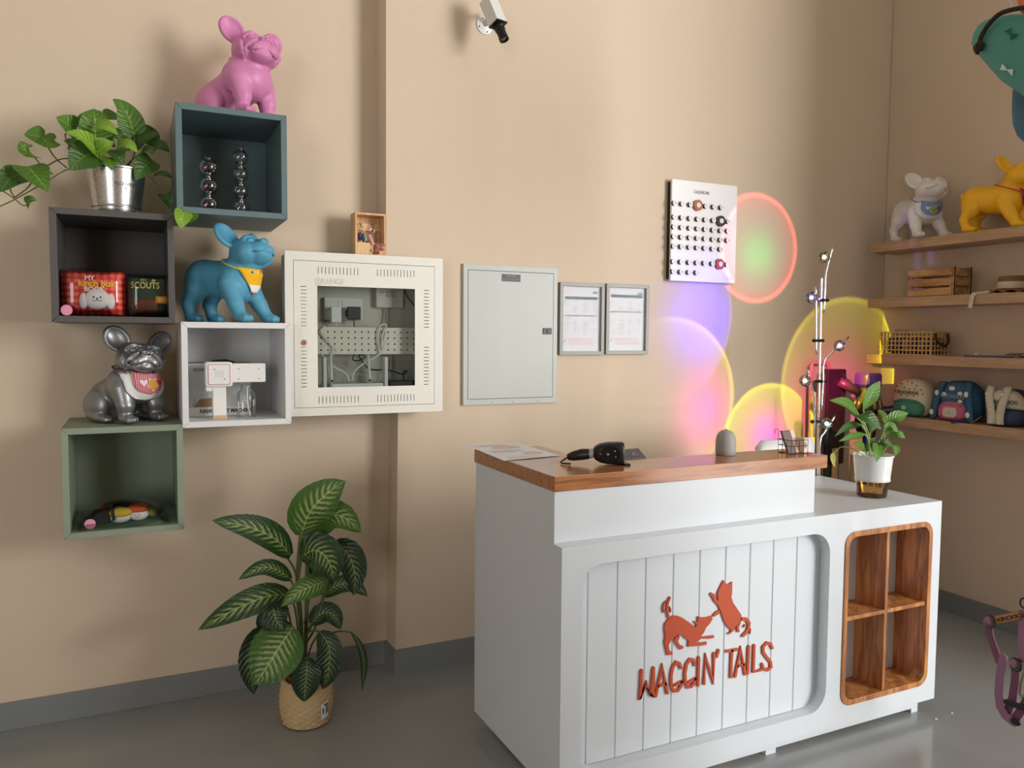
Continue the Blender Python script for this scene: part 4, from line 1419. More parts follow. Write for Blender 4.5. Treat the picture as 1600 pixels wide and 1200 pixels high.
for lab, k, p in _cb:
    MB().tube(spline(p, 6), (.0032, .0026, .0026, .0012)[k], 7).build('cable', _cm[k], None, smooth=True, label=lab, cat='cable')

# ---------------------------------------------------------------- key box on the cabinet
PINE = wood('pale_pine', (226, 186, 138), (204, 158, 110), (30, 30, 3), .5)
kx0, kx1, kz0, kz1 = 1.272, 1.394, 1.6845, 1.857
kb = thing('key_box', 'small pale pine key box standing on the network cabinet', 'key box', ((kx0 + kx1) / 2, -.09, kz0))
for nm, a in (('side', (kx0, kx0 + .008, -.13, -.055, kz0, kz1)), ('side', (kx1 - .008, kx1, -.13, -.055, kz0, kz1)), ('top', (kx0 + .008, kx1 - .008, -.13, -.055, kz1 - .008, kz1)),
              ('back_board', (kx0 + .008, kx1 - .008, -.062, -.055, kz0, kz1 - .008)), ('front_board', (kx0 + .008, kx1 - .008, -.13, -.122, kz0, kz0 + .058)),
              ('hook_rail', (kx0 + .008, kx1 - .008, -.075, -.062, kz1 - .062, kz1 - .034))):
    MB().box(*a).build(nm, PINE, kb, bevel=.0006)
GOLD = M('gold_metal', (226, 196, 130), .25, metal=1)
CHR = M('chrome', (216, 218, 220), .12, metal=1)
for hxp in (kx0 + .032, kx1 - .044):
    MB().tube([(hxp, -.075, kz1 - .036), (hxp, -.092, kz1 - .040), (hxp, -.094, kz1 - .048), (hxp, -.086, kz1 - .051)], .0016, 6).build('hook', M('dark_metal', (70, 66, 60), .4, metal=.8), kb, smooth=True)


def ring_pts(c, R, n=20, tilt=0):
    return [(c[0] + R * math.cos(2 * math.pi * k / n), c[1] + tilt * math.sin(2 * math.pi * k / n), c[2] + R * math.sin(2 * math.pi * k / n)) for k in range(n)]


k1 = thing('key_ring', 'gold key ring with purple and red tags in the key box', 'keys', (kx0 + .034, -.094, kz0 + .05))
MB().tube(ring_pts((kx0 + .034, -.094, kz1 - .060), .012), .0013, 6, closed=True).build('ring', GOLD, k1, smooth=True)
for dx, dz, cc, nm in ((-.012, -.094, (170, 34, 44), 'tag'), (-.002, -.092, (72, 32, 132), 'tag'), (.010, -.096, (38, 92, 66), 'tag')):
    MB().ell((kx0 + .030 + dx, -.096 - dx * .3, kz1 + dz + .004), (.008, .003, .018), 12, 8).build(nm, M('tag_%d' % cc[0], cc, .4), k1, smooth=True)
for dx in (.018, .022):
    kk = MB().tube([(kx0 + .034 + dx * .5, -.098, kz1 - .073), (kx0 + .034 + dx, -.100, kz1 - .105)], .0018, 6).build('key', CHR, k1)
    MB().lathe([(0, 0), (.005, 0), (.005, .002), (0, .002)], (kx0 + .034 + dx, -.101, kz1 - .110), 12, 'y', cap=False).build('key_bow', CHR, kk)
k2 = thing('key_ring', 'silver key ring with pink strap and rose horse charm', 'keys', (kx1 - .044, -.100, kz0 + .02))
MB().tube(ring_pts((kx1 - .044, -.094, kz1 - .062), .009), .0014, 6, closed=True).build('ring', CHR, k2, smooth=True)
ch = MB()
for i in range(4):
    ch.tube(ring_pts((kx1 - .046 + (i % 2) * .004, -.100, kz1 - .074 - i * .006), .0042), .0010, 5, closed=True)
ch.build('chain', CHR, k2)
pst = MB().box(-.006, .006, -.0015, .0015, -.022, .022)
pst.xf(lambda p: Matrix.Rotation(math.radians(-22), 3, 'Y') @ -p + Vector((kx1 - .058, -.134, kz1 - .104)))
pst.build('strap', M('rose_leather', (206, 140, 146), .5), k2, bevel=.0008)
HC = (kx1 - .034, -.136, kz1 - .128)
hm = MB()
hm.ell((HC[0], HC[1], HC[2]), (.015, .007, .011), 12, 8, Matrix.Rotation(math.radians(35), 3, 'Y'))
for a, b in (((-.008, -.006), (-.010, -.030)), ((-.004, -.008), (.004, -.028)), ((.006, -.002), (.022, -.012)), ((.004, .004), (.020, .010)), ((.018, .010), (.026, .006))):
    hm.tube([(HC[0] + a[0], HC[1], HC[2] + a[1]), (HC[0] + b[0], HC[1] - .002, HC[2] + b[1])], [.0062, .0048], 8)
hm.build('horse_charm', M('rose_plush', (166, 98, 96), .6), k2, smooth=True)
MB().ell((HC[0] - .022, HC[1], HC[2] - .016), (.0045, .003, .0055), 10, 6).build('yellow_charm', M('yellow_charm', (226, 190, 60), .5), k2, smooth=True)

# ---------------------------------------------------------------- electrical panel
EL = M('pale_grey_steel', (186, 190, 184), .42, var=.02)
ex0, ex1, ez0, ez1 = 1.722, 2.164, 1.0946, 1.6806
ep = thing('electrical_panel', 'pale grey steel electrical panel on the pier', 'panel', ((ex0 + ex1) / 2, PP, ez0))
plate_with_holes([(ex0, ez0), (ex1, ez0), (ex1, ez1), (ex0, ez1)], [[(ex0 + .020, ez0 + .024), (ex1 - .020, ez0 + .024), (ex1 - .020, ez1 - .024), (ex0 + .020, ez1 - .024)]], PP - .014, PP - .0005).build('frame', EL, ep, bevel=.001)
edr = MB().box(ex0 + .0216, ex1 - .0216, PP - .0145, PP - .002, ez0 + .0256, ez1 - .0256).build('door', EL, ep, bevel=.001)
MB().box(ex0 + .1735, ex0 + .260, PP - .0160, PP - .0143, ez1 - .066, ez1 - .036).build('name_plate', M('black_label', (28, 28, 30), .4), edr)
text_y('lettering', 'DANGER', .0115, (ex0 + .217, PP - .0164, ez1 - .0445), M('label_grey_print', (170, 170, 170), .6), edr)
text_y('lettering', 'DO NOT OPEN DOOR', .0090, (ex0 + .217, PP - .0164, ez1 - .0575), MATS['label_grey_print'], edr, sx=.9)
lt = MB().prism(rrect(ex1 - .071, ex1 - .029, ez0 + .2985, ez0 + .3255, .002), PP - .0185, PP - .0143).build('latch', M('black_latch', (24, 24, 25), .4), edr, bevel=.001)
MB().box(ex1 - .053, ex1 - .040, PP - .0215, PP - .0184, ez0 + .303, ez0 + .321).build('latch_key', M('grey_latch', (54, 54, 56), .4), lt, bevel=.001)
for xx in (.13, .23, .35):
    MB().lathe([(0, 0), (.0022, 0), (.0022, .001)], (ex0 + xx, PP - .0147, ez0 + .009), 8, 'y', cap=False).build('screw', M('dark_screw', (60, 58, 54), .5), ep)

# ---------------------------------------------------------------- framed certificates
FRM = M('silver_frame', (148, 147, 142), .5, metal=.15)
PAP = M('white_paper', (228, 229, 233), .7)
TEALP = M('slate_print', (98, 120, 128), .7)
GRP = M('pale_print', (150, 152, 158), .7)
PKP = M('rosy_print', (226, 170, 160), .7)
for ci, (fx0, fx1, fz0, fz1, lab, bars) in enumerate(((2.174, 2.402, 1.303, 1.621, 'framed certificate beside the electrical panel', 1), (2.412, 2.643, 1.305, 1.623, 'framed certificate, farther from the electrical panel', 2))):
    fr = thing('certificate_frame', lab, 'frame', ((fx0 + fx1) / 2, PP, fz0), group='framed certificates')
    w = .016
    for poly in ([(fx0, fz1), (fx1, fz1), (fx1 - w, fz1 - w), (fx0 + w, fz1 - w)], [(fx0, fz0), (fx1, fz0), (fx1 - w, fz0 + w), (fx0 + w, fz0 + w)],
                 [(fx0, fz0), (fx0, fz1), (fx0 + w, fz1 - w), (fx0 + w, fz0 + w)], [(fx1, fz0), (fx1, fz1), (fx1 - w, fz1 - w), (fx1 - w, fz0 + w)]):
        MB().prism(poly, PP - .020, PP + .003).build('frame_side', FRM, fr, bevel=.001)
    sh = MB().box(fx0 + w, fx1 - w, PP - .006, PP + .003, fz0 + w, fz1 - w).build('sheet', PAP, fr)
    yq = PP - .0065
    W, H = fx1 - fx0 - 2 * w, fz1 - fz0 - 2 * w

    def bar(u0, u1, v, h, mat, nm='print_bar'):
        MB().box(fx0 + w + u0 * W, fx0 + w + u1 * W, yq, yq + .0006, fz1 - w - v * H - h, fz1 - w - v * H).build(nm, mat, sh)
    bar(.08, .93, .155 if bars == 1 else .11, .013, TEALP)
    bar(.06, .92, .44 if bars == 1 else .37, .0055, GRP)
    bar(.05, .22, .075, .010, M('pale_rose_print', (224, 206, 206), .7), 'logo')
    bar(.80, .93, .07, .010, M('blue_print', (120, 150, 176), .7), 'logo')
    if ci == 0:
        pass
    lines = MB()
    lr = random.Random(3 + ci)
    for v in [x for x in (.22, .245, .28, .31, .34, .37, .395, .49, .52, .55, .575, .60, .64, .66, .70, .72)]:
        for u0 in (.06, .30, .55, .80):
            if lr.random() < .72:
                l = lr.uniform(.05, .16)
                zt = fz1 - w - v * H
                lines.box(fx0 + w + u0 * W, fx0 + w + (u0 + l) * W, yq, yq + .0006, zt - .0016, zt)
    lines.build('printed_lines', GRP, sh, kind='stuff')
    lines = MB()
    for v in (.80, .815, .83, .855, .875, .89):
        zt = fz1 - w - v * H
        lines.box(fx0 + w + .18 * W, fx0 + w + (.84 if v != .83 else .5) * W, yq, yq + .0006, zt - .0016, zt)
    lines.build('printed_lines', PKP, sh, kind='stuff')
    MB().tube([(fx0 + w + .04 * W, yq, fz1 - w - .84 * H), (fx0 + w + .07 * W, yq, fz1 - w - .86 * H), (fx0 + w + .12 * W, yq, fz1 - w - .80 * H)], .0012, 5).build('tick_mark', M('dark_slate_print', (90, 92, 100), .7), sh)
    MB().box(fx0 + w, fx1 - w, PP - .0135, PP - .0125, fz0 + w, fz1 - w).build('pane', glass('frame_glass', (250, 250, 250), .0, .05, .001), fr)

# ---------------------------------------------------------------- peg calendar
CALW = M('calendar_white', (238, 237, 238), .4)
cx0, cx1, cz0, cz1 = 2.752, 3.139, 1.6475, 2.1155
cy = PP - .030
cal = thing('peg_calendar', 'white perpetual peg calendar with three marker rings', 'calendar', ((cx0 + cx1) / 2, PP, cz0))
MB().box(cx0, cx1, cy, cy + .012, cz0, cz1).build('board', CALW, cal, bevel=.002)
MB().box(cx0 + .0, cx1 - .02, cy + .012, PP + .003, cz0 + .01, cz1 - .01).build('backing', M('dark_backing', (40, 34, 30), .6), cal)
CG = M('calendar_grey_print', (104, 102, 102), .6)
text_y('lettering', 'CALENDAR', .021, (2.9235,-0.1475,2.0662), CG, cal, bold=.0003, sx=.85)
_colx = [2.7597,2.8046,2.8521,2.8973,2.9422,2.9898,3.0357,3.0783]
_rowz = [2.0039,1.9401,1.8952,1.8507,1.8062,1.7355,1.6891]
pegm = MB().lathe([(0, -.013), (.0105, -.013), (.0115, -.012), (.0115, 0)], (0, 0, 0), 20, 'y', cap=False)
peg_mesh = cap_mesh = None


def peg(x, z, s, size):
    global peg_mesh
    if peg_mesh is None:
        p = MB()
        p.v, p.f = list(pegm.v), list(pegm.f)
        p.xf(lambda q: q + Vector((x, cy, z)))
        o = p.build('peg', M('dark_peg', (44, 34, 30), .6), cal, smooth=40)
        o.data.transform(Matrix.Translation(Vector((-(x - ORG[cal.name].x), -(cy - ORG[cal.name].y), -(z - ORG[cal.name].z)))))
        peg_mesh = o.data
    else:
        o = bpy.data.objects.new('peg', peg_mesh)
        COL.objects.link(o)
        o.parent = cal
    o.location = Vector((x, cy, z)) - ORG[cal.name]
    ORG[o.name] = Vector((x, cy, z))
    global cap_mesh
    if cap_mesh is None:
        c = MB().lathe([(0, -.0150), (.0112, -.0150), (.0120, -.0145), (.0120, -.0131), (0, -.0131)], (x, cy, z), 20, 'y', cap=False).build('cap', CALW, o, smooth=40)
        cap_mesh = c.data
    else:
        c = bpy.data.objects.new('cap', cap_mesh)
        COL.objects.link(c)
        c.parent = o
    text_y('number', s, size, (x + .0012, cy - .0152, z), CG, o, extrude=.0001)


for i, s in enumerate(('Mon', 'Tue', 'Wed', 'Thu', 'Fri', 'Sat', 'Sun')):
    peg(_colx[i], _rowz[0], s, .0095)
for i in range(31):
    peg(_colx[i % 8], _rowz[1 + i // 8], str(i + 1), .0125)
for i in range(12):
    peg(_colx[i % 8], _rowz[5 + i // 8], str(i + 1), .0125)
for i, r, cc, nm in ((3, 0, (176, 92, 52), 'brown'), (6, 1, (22, 20, 20), 'black'), (6, 5, (190, 62, 58), 'red')):
    rg = MB().lathe([(.0125, -.002), (.0125, -.012), (.0255, -.012), (.0255, -.002), (.0125, -.002)], (_colx[i], cy, _rowz[r]), 32, 'y', cap=False)
    rg.build('marker_ring', M(nm + '_ring', cc, .5), cal, smooth=40, label=nm + ' marker ring')
MB().box(cx1 - .055, cx1 - .018, cy - .0004, cy, cz0 + .021, cz0 + .0235).build('print_line', M('pink_print', (214, 170, 186), .6), cal)

# ---------------------------------------------------------------- security camera on the pier
cb = Vector((1.8164,-0.117,2.6546))
cc_ = thing('security_camera', 'white box security camera with black lens on the pier', 'camera', cb)
CW = M('camera_white', (226, 226, 222), .35)
mt_ = MB().lathe([(0, -.012), (.016, -.012), (.030, -.006), (.036, -.005), (.036, 0)], cb, 32, 'y', cap=False).build('mount_disc', CW, cc_, smooth=35)
for a in (200, 110, 20, 290):
    MB().lathe([(0, 0), (.0035, 0), (.0035, .001)], (cb.x + .027 * math.cos(math.radians(a)), cb.y - .0078, cb.z + .027 * math.sin(math.radians(a))), 8, 'y', cap=False).build('screw', BLK, mt_)
fc = Vector((1.8075,-0.27,2.6054))
axd = Vector((.22, -.36, -.90)).normalized()
xs = Vector((.93, .36, .0))
xs = (xs - axd * xs.dot(axd)).normalized()
ys = axd.cross(xs).normalized()
RB = Matrix((xs, ys, axd)).transposed()
bc = fc - axd * .055
MB().tube([cb + Vector((0, -.01, 0)), cb + Vector((0, -.05, .03)), bc - ys * .0], [.011, .009, .009], 10).build('arm', CW, cc_, smooth=True)
mbx = MB().box(-.029, .029, -.026, .026, -.055, .055)
mbx.xf(lambda p: RB @ p + bc)
cbd = mbx.build('housing', CW, cc_, bevel=.002)
mbx = MB().box(-.0295, .0295, -.0265, .0265, .055, .0605)
mbx.xf(lambda p: RB @ p + bc)
mbx.build('front_plate', M('black_camera', (16, 16, 17), .4), cc_, bevel=.001)
mbx = MB().lathe([(.022, .06), (.022, .072), (.0205, .074), (.0205, .084), (.018, .086), (.018, .112), (.0195, .114), (.0195, .128), (.015, .128), (.014, .122), (0, .122)], (0, 0, 0), 28, cap=False)
mbx.xf(lambda p: RB @ p + bc)
ln = mbx.build('lens', MATS['black_camera'], cc_, smooth=35)
mbx = MB().ell((0, 0, .121), (.0138, .0138, .004), 16, 8)
mbx.xf(lambda p: RB @ p + bc)
mbx.build('lens_glass', M('lens_glass', (60, 56, 58), .05, coat=1.0), ln, smooth=True)
cp = [RB @ Vector((.022 + .010 * math.sin(math.radians(a)), .0, .085 - .012 * math.cos(math.radians(a)))) + bc for a in range(0, 181, 20)]
MB().tube(cp, .0014, 6).build('iris_cable', MATS['black_camera'], cc_, smooth=True)
for dz in (.0, .014):
    mbx = MB().lathe([(0, 0), (.005, 0), (.005, .008), (0, .008)], (0, 0, 0), 10, 'x', cap=False)
    mbx.xf(lambda p: RB @ (p + Vector((.029, 0, .015 + dz))) + bc)
    mbx.build('side_knob', CW, cc_)

# ---------------------------------------------------------------- dieffenbachia in a woven basket
dx_, dy_ = 1.028, -.360
die = thing('potted_dieffenbachia', 'variegated dieffenbachia in a woven basket standing on the floor', 'plant', (dx_, dy_, 0))
bk = MB()
rows = []
NR, NK = 44, 112
for j in range(NR + 1):
    z = .004 + .160 * j / NR
    v = j / NR
    rb = .070 + .022 * math.sin(math.pi * min(1, v * .75 + .13)) ** .8
    row = []
    for k in range(NK):
        a = 2 * math.pi * k / NK
        rowi = int(v * 15.99)
        fz = abs(math.sin(math.pi * v * 16))
        bmp = .0045 * fz * (0.5 + .5 * math.sin(a * 14 + (rowi % 2) * math.pi + rowi * .25))
        row.append((dx_ + (rb + bmp) * math.cos(a), dy_ + (rb + bmp) * math.sin(a), z))
    rows.append(row)
rows.append([(dx_ + .070 * math.cos(2 * math.pi * k / NK), dy_ + .070 * math.sin(2 * math.pi * k / NK), .160) for k in range(NK)])
bk.grid(rows, closed_u=True)
bk.add([(dx_ + .07 * math.cos(2 * math.pi * k / 24), dy_ + .07 * math.sin(2 * math.pi * k / 24), .003) for k in range(24)], [tuple(range(24))])
bas = bk.build('basket', M('woven_reed', (206, 178, 132), .75, var=.18, vscale=45), die, smooth=True)
MB().lathe([(.062, .10), (.070, .176), (.073, .178), (.073, .182), (.068, .182), (.064, .150), (0, .150)], (dx_, dy_, 0), 28, cap=False).build('inner_pot', M('terracotta_plastic', (112, 50, 38), .5), die, smooth=35)
la = math.radians(-62)
lm_ = MB()
for a0, a1, z0_, z1_, nm in ((-.16, .16, .036, .092, 'w'),):
    rows = [[(dx_ + .0985 * math.cos(la + a0 + (a1 - a0) * k / 6), dy_ + .0985 * math.sin(la + a0 + (a1 - a0) * k / 6), z + .006 * k / 6) for k in range(7)] for z in (z0_, z1_)]
    lm_.grid(rows)
lb = lm_.build('label_tag', PAP, bas, fix=False)
for (a, z, w, h) in ((-.10, .05, .03, .02), (.05, .046, .02, .035), (-.03, .078, .08, .006), (.10, .05, .015, .03)):
    q = MB()
    q.grid([[(dx_ + .0990 * math.cos(la + a + w * k), dy_ + .0990 * math.sin(la + a + w * k), zz_ + .005) for k in (0, 1, 2)] for zz_ in (z, z + h)])
    q.build('print_mark', M('label_ink', (70, 70, 74), .7), bas, fix=False)
DL = leaf_mat('dieffenbachia_leaf', (42, 72, 32), (164, 182, 112), .7, .34, 11, .62)
DL2 = leaf_mat('dieffenbachia_leaf_dark', (32, 56, 28), (138, 160, 98), .6, .34, 11, .55)
DL3 = leaf_mat('dieffenbachia_leaf_bright', (72, 112, 44), (178, 194, 122), .75, .34, 11, .7)
_rows = [([(1.0064,-0.4,0.6846),(1.03,-0.44,0.7737),(1.0894,-0.47,0.8446),(1.1421,-0.49,0.8815)],0.1496,3,'broad'),([(1.0371,-0.38,0.6631),(1.0705,-0.41,0.732),(1.1322,-0.45,0.7546),(1.2013,-0.47,0.6911)],0.1103,3,'broad'),([(0.9714,-0.4,0.6173),(0.9116,-0.45,0.6946),(0.8219,-0.48,0.7523),(0.7089,-0.5,0.7876)],0.0984,1,'broad'),([(0.9706,-0.4,0.5343),(0.9121,-0.44,0.5881),(0.8583,-0.46,0.604),(0.7899,-0.47,0.576)],0.0591,1,'broad'),([(0.9701,-0.4,0.4789),(0.8861,-0.46,0.5048),(0.7812,-0.5,0.4905),(0.6607,-0.52,0.4447)],0.0945,1,'broad'),([(1.002,-0.42,0.615),(1.042,-0.47,0.6467),(1.0811,-0.5,0.611),(1.0959,-0.5,0.5389)],0.1339,1,'broad'),([(1.1114,-0.4,0.6415),(1.1551,-0.45,0.621),(1.1776,-0.47,0.5517),(1.1707,-0.48,0.474)],0.1024,2,'broad'),([(1.0938,-0.44,0.5299),(1.0275,-0.5,0.5324),(0.9697,-0.53,0.526),(0.9155,-0.54,0.4899)],0.0788,3,'broad'),([(1.0785,-0.4,0.4599),(1.1251,-0.44,0.5058),(1.1759,-0.46,0.505),(1.2229,-0.47,0.4614)],0.063,1,'broad'),([(0.944,-0.42,0.4846),(0.904,-0.46,0.4677),(0.9042,-0.48,0.4356),(0.9314,-0.49,0.3849)],0.1024,2,'broad'),([(0.9662,-0.46,0.3846),(0.9146,-0.5,0.3412),(0.8764,-0.51,0.2904),(0.8327,-0.5,0.2259)],0.1733,3,'broad'),([(0.8723,-0.42,0.3855),(0.8422,-0.45,0.3504),(0.8257,-0.46,0.2801),(0.8352,-0.46,0.175)],0.0827,2,'broad'),([(1.0385,-0.4,0.3648),(1.0738,-0.42,0.4064),(1.1087,-0.44,0.3998),(1.1313,-0.45,0.3482)],0.0748,2,'broad'),([(1.0613,-0.44,0.3469),(1.0834,-0.48,0.3058),(1.0807,-0.49,0.2307),(1.0607,-0.48,0.1572)],0.0906,2,'broad'),([(1.0143,-0.46,0.2704),(1.0044,-0.49,0.2365),(0.9983,-0.5,0.1869),(0.9941,-0.5,0.1345)],0.1024,2,'broad'),([(1.1729,-0.42,0.3223),(1.2001,-0.44,0.2799),(1.215,-0.45,0.2073),(1.2056,-0.45,0.1087)],0.0284,2,'lance'),([(1.0478,-0.36,0.5293),(1.0878,-0.36,0.5651),(1.1526,-0.36,0.6231),(1.1608,-0.36,0.6387)],0.0945,2,'broad'),([(0.9833,-0.36,0.3274),(0.922,-0.36,0.3532),(0.8845,-0.36,0.383),(0.8737,-0.36,0.4244)],0.0866,2,'broad')]
for i, (pts, w, k, shp) in enumerate(_rows):
    leaf('leaf', pts, w, (DL, DL2, DL3)[k - 1], die, hint=(-.05 + rnd.uniform(-.15, .15), -1, .35 + rnd.uniform(-.1, .2)), shape=shp, fold=.14, wav=.006)
_v = [[(1.0111,-0.37,0.147),(1.0091,-0.37,0.3592),(0.9971,-0.38,0.5252),(1.0064,-0.4,0.6886)],[(1.0209,-0.36,0.1493),(1.0309,-0.36,0.3933),(1.0332,-0.38,0.6652)],[(0.9963,-0.38,0.4451),(0.9878,-0.39,0.5532),(0.9471,-0.41,0.6305)],[(1.0034,-0.38,0.3635),(0.9854,-0.4,0.4847),(0.9668,-0.4,0.5388)],[(1.0026,-0.38,0.2827),(0.9848,-0.4,0.421),(0.9663,-0.4,0.481)],[(1.0072,-0.38,0.3629),(0.9972,-0.4,0.515),(1.0059,-0.42,0.6185)],[(1.0208,-0.37,0.3574),(1.0595,-0.38,0.5334),(1.113,-0.4,0.6413)],[(1.0204,-0.37,0.3087),(1.0681,-0.41,0.4121),(1.0938,-0.44,0.5299)],[(1.0201,-0.37,0.2761),(1.0621,-0.38,0.3544),(1.0801,-0.4,0.4638)],[(0.998,-0.38,0.2024),(0.9691,-0.4,0.3755),(0.944,-0.42,0.4846)],[(0.9981,-0.4,0.186),(0.9841,-0.44,0.3077),(0.9662,-0.46,0.3869)],[(0.9978,-0.38,0.178),(0.9126,-0.42,0.3438),(0.8723,-0.42,0.3878)],[(1.0136,-0.38,0.1996),(1.0244,-0.39,0.3151),(1.0385,-0.4,0.3648)],[(1.0136,-0.4,0.1912),(1.0339,-0.42,0.2921),(1.0613,-0.44,0.3469)],[(1.0021,-0.42,0.1852),(1.0028,-0.46,0.2645),(1.0166,-0.46,0.2701)],[(1.006,-0.4,0.2088),(1.0265,-0.4,0.3345),(1.0991,-0.41,0.3248),(1.1367,-0.42,0.3304),(1.1745,-0.42,0.3204)]]
DS = M('dieffenbachia_stem', (92, 106, 58), .5)
for i, p in enumerate(_v):
    MB().tube(spline(p, 5), .0075 if i < 2 else .0036, 8).build('stem', DS, die, smooth=True)

# ---------------------------------------------------------------- reception counter
CWH = M('counter_white', (216, 222, 227), .32, var=.01)
SLABW = wood('warm_oak_top', (178, 120, 76), (142, 90, 54), (4, 60, 60), .22, coat=.35, rings=2.2)
OAK = wood('oak_veneer', (198, 136, 80), (146, 90, 48), (16, 16, 2.0), .35, rings=3.2)
KX0, KX1, KY0, KY1 = 1.5605, 2.618, -1.222, -.636
LX1, LY0, LZ0, LZ1, KZ0, KZ1 = 3.149, -1.2685, .053, .794, .943, .987
LEDGE, WING = -1.045, 1.815                 # rear edge of the front ledge, inner edge of the left wing
ctr = thing('reception_counter', 'white reception counter with oak ledge and orange shop name', 'counter', ((KX0 + LX1) / 2, -.95, 0))
L_ = lambda d: [(KX0 + d, KY0 + d), (KX1 - d, KY0 + d), (KX1 - d, LEDGE), (WING, LEDGE), (WING, KY1), (KX0 + d, KY1)]
MB().prism(L_(0), KZ0, KZ1, 'z').build('ledge_top', SLABW, ctr, bevel=.0015)
UX1 = 2.5665
MB().prism([(KX0 + .002, KY0 + .004), (UX1, KY0 + .004), (UX1, LEDGE - .02), (WING - .02, LEDGE - .02), (WING - .02, KY1 - .01), (KX0 + .002, KY1 - .01)], LZ1, KZ0, 'z').build('upper_front', CWH, ctr, bevel=.001)
hole = rrect(1.620, 2.593, .120, .735, .075, 8)
cub = rrect(2.661, 3.102, .116, .726, .048, 8)
fp = plate_with_holes([(KX0, LZ0), (LX1, LZ0), (LX1, LZ1), (KX0, LZ1)], [hole, cub], LY0, -1.2135).build('front_panel', CWH, ctr)
MB().box(KX0, KX0 + .018, -1.2134, KY1 - .01, LZ0, LZ1).build('side_panel', CWH, ctr)
MB().box(LX1 - .018, LX1, -1.2134, -.702, LZ0, LZ1).build('side_panel', CWH, ctr)
MB().box(KX0 + .019, LX1 - .019, -1.2134, -.702, LZ1 - .020, LZ1 - .0005).build('desk_top', CWH, ctr)
MB().box(KX0 + .02, 2.63, -1.2105, -1.200, LZ0 + .01, LZ1 - .021).build('backing_board', M('groove_shadow_board', (150, 152, 154), .6), ctr)
_jx = [1.6718,1.7736,1.8748,1.9775,2.0791,2.1819,2.283,2.3822,2.4863,2.5851]
_jx = [1.6215] + _jx + [2.592]
for a, b in zip(_jx[:-1], _jx[1:]):
    MB().box(a + .0009, b - .0009, -1.226, -1.2110, .121, .734).build('board', CWH, fp, bevel=.0022, seg=1)
# oak pigeon holes
fr_in = rrect(2.661 + .019, 3.102 - .019, .116 + .019, .726 - .019, .034, 8)
pg = plate_with_holes(cub, [fr_in], LY0 - .004, -1.225).build('cubby_frame', OAK, ctr, bevel=.001)
CB_ = -1.138
MB().box(2.672, 2.680, -1.2251, CB_, .13, .712).build('cubby_side', OAK, ctr)
MB().box(3.083, 3.091, -1.2251, CB_, .13, .712).build('cubby_side', OAK, ctr)
MB().box(2.680, 3.083, -1.2251, CB_, .126, .135).build('cubby_bottom', OAK, ctr)
MB().box(2.680, 3.083, -1.2251, CB_, .707, .716).build('cubby_top', OAK, ctr)
MB().box(2.672, 3.091, CB_, CB_ + .008, .126, .716).build('cubby_back', CWH, ctr)
MB().box(2.8705, 2.8845, LY0 + .003, CB_, .1352, .7068).build('cubby_divider', OAK, ctr, bevel=.0008)
for a, b in ((2.680, 2.8703), (2.8847, 3.083)):
    MB().box(a, b, LY0 + .003, CB_, .4135, .4275).build('cubby_shelf', OAK, ctr, bevel=.0008)
MB().box(1.602, 3.100, -1.2385, -1.220, .017, LZ0 - .0005).build('plinth', CWH, ctr)
MB().box(1.602, 1.618, -1.2198, KY1 - .02, .017, LZ0 - .0005).build('plinth', CWH, ctr)
for a, b in ((1.602, 1.640), (2.360, 2.404), (3.066, 3.100)):
    MB().box(a, b, -1.2385, -1.19, 0, .0169).build('foot', CWH, ctr)
MB().box(1.602, 1.640, -.70, -.652, 0, .0169).build('foot', CWH, ctr)
MB().box(3.066, 3.100, -.76, -.71, 0, .0528).build('foot', CWH, ctr)

TERRA = M('terracotta_letters', (188, 78, 42), .45)
YL0, YL1 = -1.2325, -1.2262
_let = [('W',[(1.8624,0.3754),(1.8582,0.2868),(1.8817,0.3309),(1.903,0.2865),(1.9063,0.3755)]),('A',[(1.9161,0.2854),(1.9386,0.3745),(1.9601,0.2865)]),('A-',[(1.9259,0.3152),(1.9523,0.3177)]),('G',[(2.0103,0.3569),(2.004,0.3722),(1.9918,0.3781),(1.9795,0.3672),(1.973,0.3405),(1.9738,0.3088),(1.9841,0.2878),(2.0003,0.2869),(2.0117,0.299),(2.0132,0.3126)]),('G-',[(1.989,0.3059),(2.0132,0.3126)]),('G',[(2.0649,0.3569),(2.057,0.3749),(2.0442,0.3779),(2.0318,0.3654),(2.0261,0.3383),(2.0277,0.3099),(2.0382,0.2902),(2.0528,0.29),(2.0644,0.303),(2.066,0.3121)]),('G-',[(2.0415,0.3046),(2.066,0.3121)]),('I',[(2.079,0.3779),(2.0787,0.2886)]),('N',[(2.1023,0.2894),(2.105,0.3779),(2.1394,0.289),(2.1396,0.3803)]),('q',[(2.1573,0.388),(2.1503,0.3686)]),('T',[(2.2122,0.3772),(2.21,0.2913)]),('T-',[(2.19,0.3794),(2.2345,0.3781)]),('A',[(2.2285,0.2898),(2.2482,0.3773),(2.2706,0.2899)]),('A-',[(2.2382,0.3223),(2.2616,0.3236)]),('I',[(2.2825,0.3794),(2.2805,0.2905)]),('L',[(2.3054,0.3795),(2.3044,0.2901),(2.3364,0.2922)]),('S',[(2.3839,0.3577),(2.3762,0.3733),(2.3587,0.379),(2.3439,0.3684),(2.3456,0.3491),(2.3614,0.3298),(2.3784,0.3117),(2.3811,0.2937),(2.365,0.2862),(2.3474,0.2949),(2.3418,0.3102)])]
cur = None
for n, p in _let:
    if n.endswith('-'):
        cur.strip(p, .0092, YL0, YL1)
    else:
        if cur is not None:
            cur.build('letter', TERRA, ctr)
        cur = MB().strip(p, .0095, YL0, YL1)
cur.build('letter', TERRA, ctr)
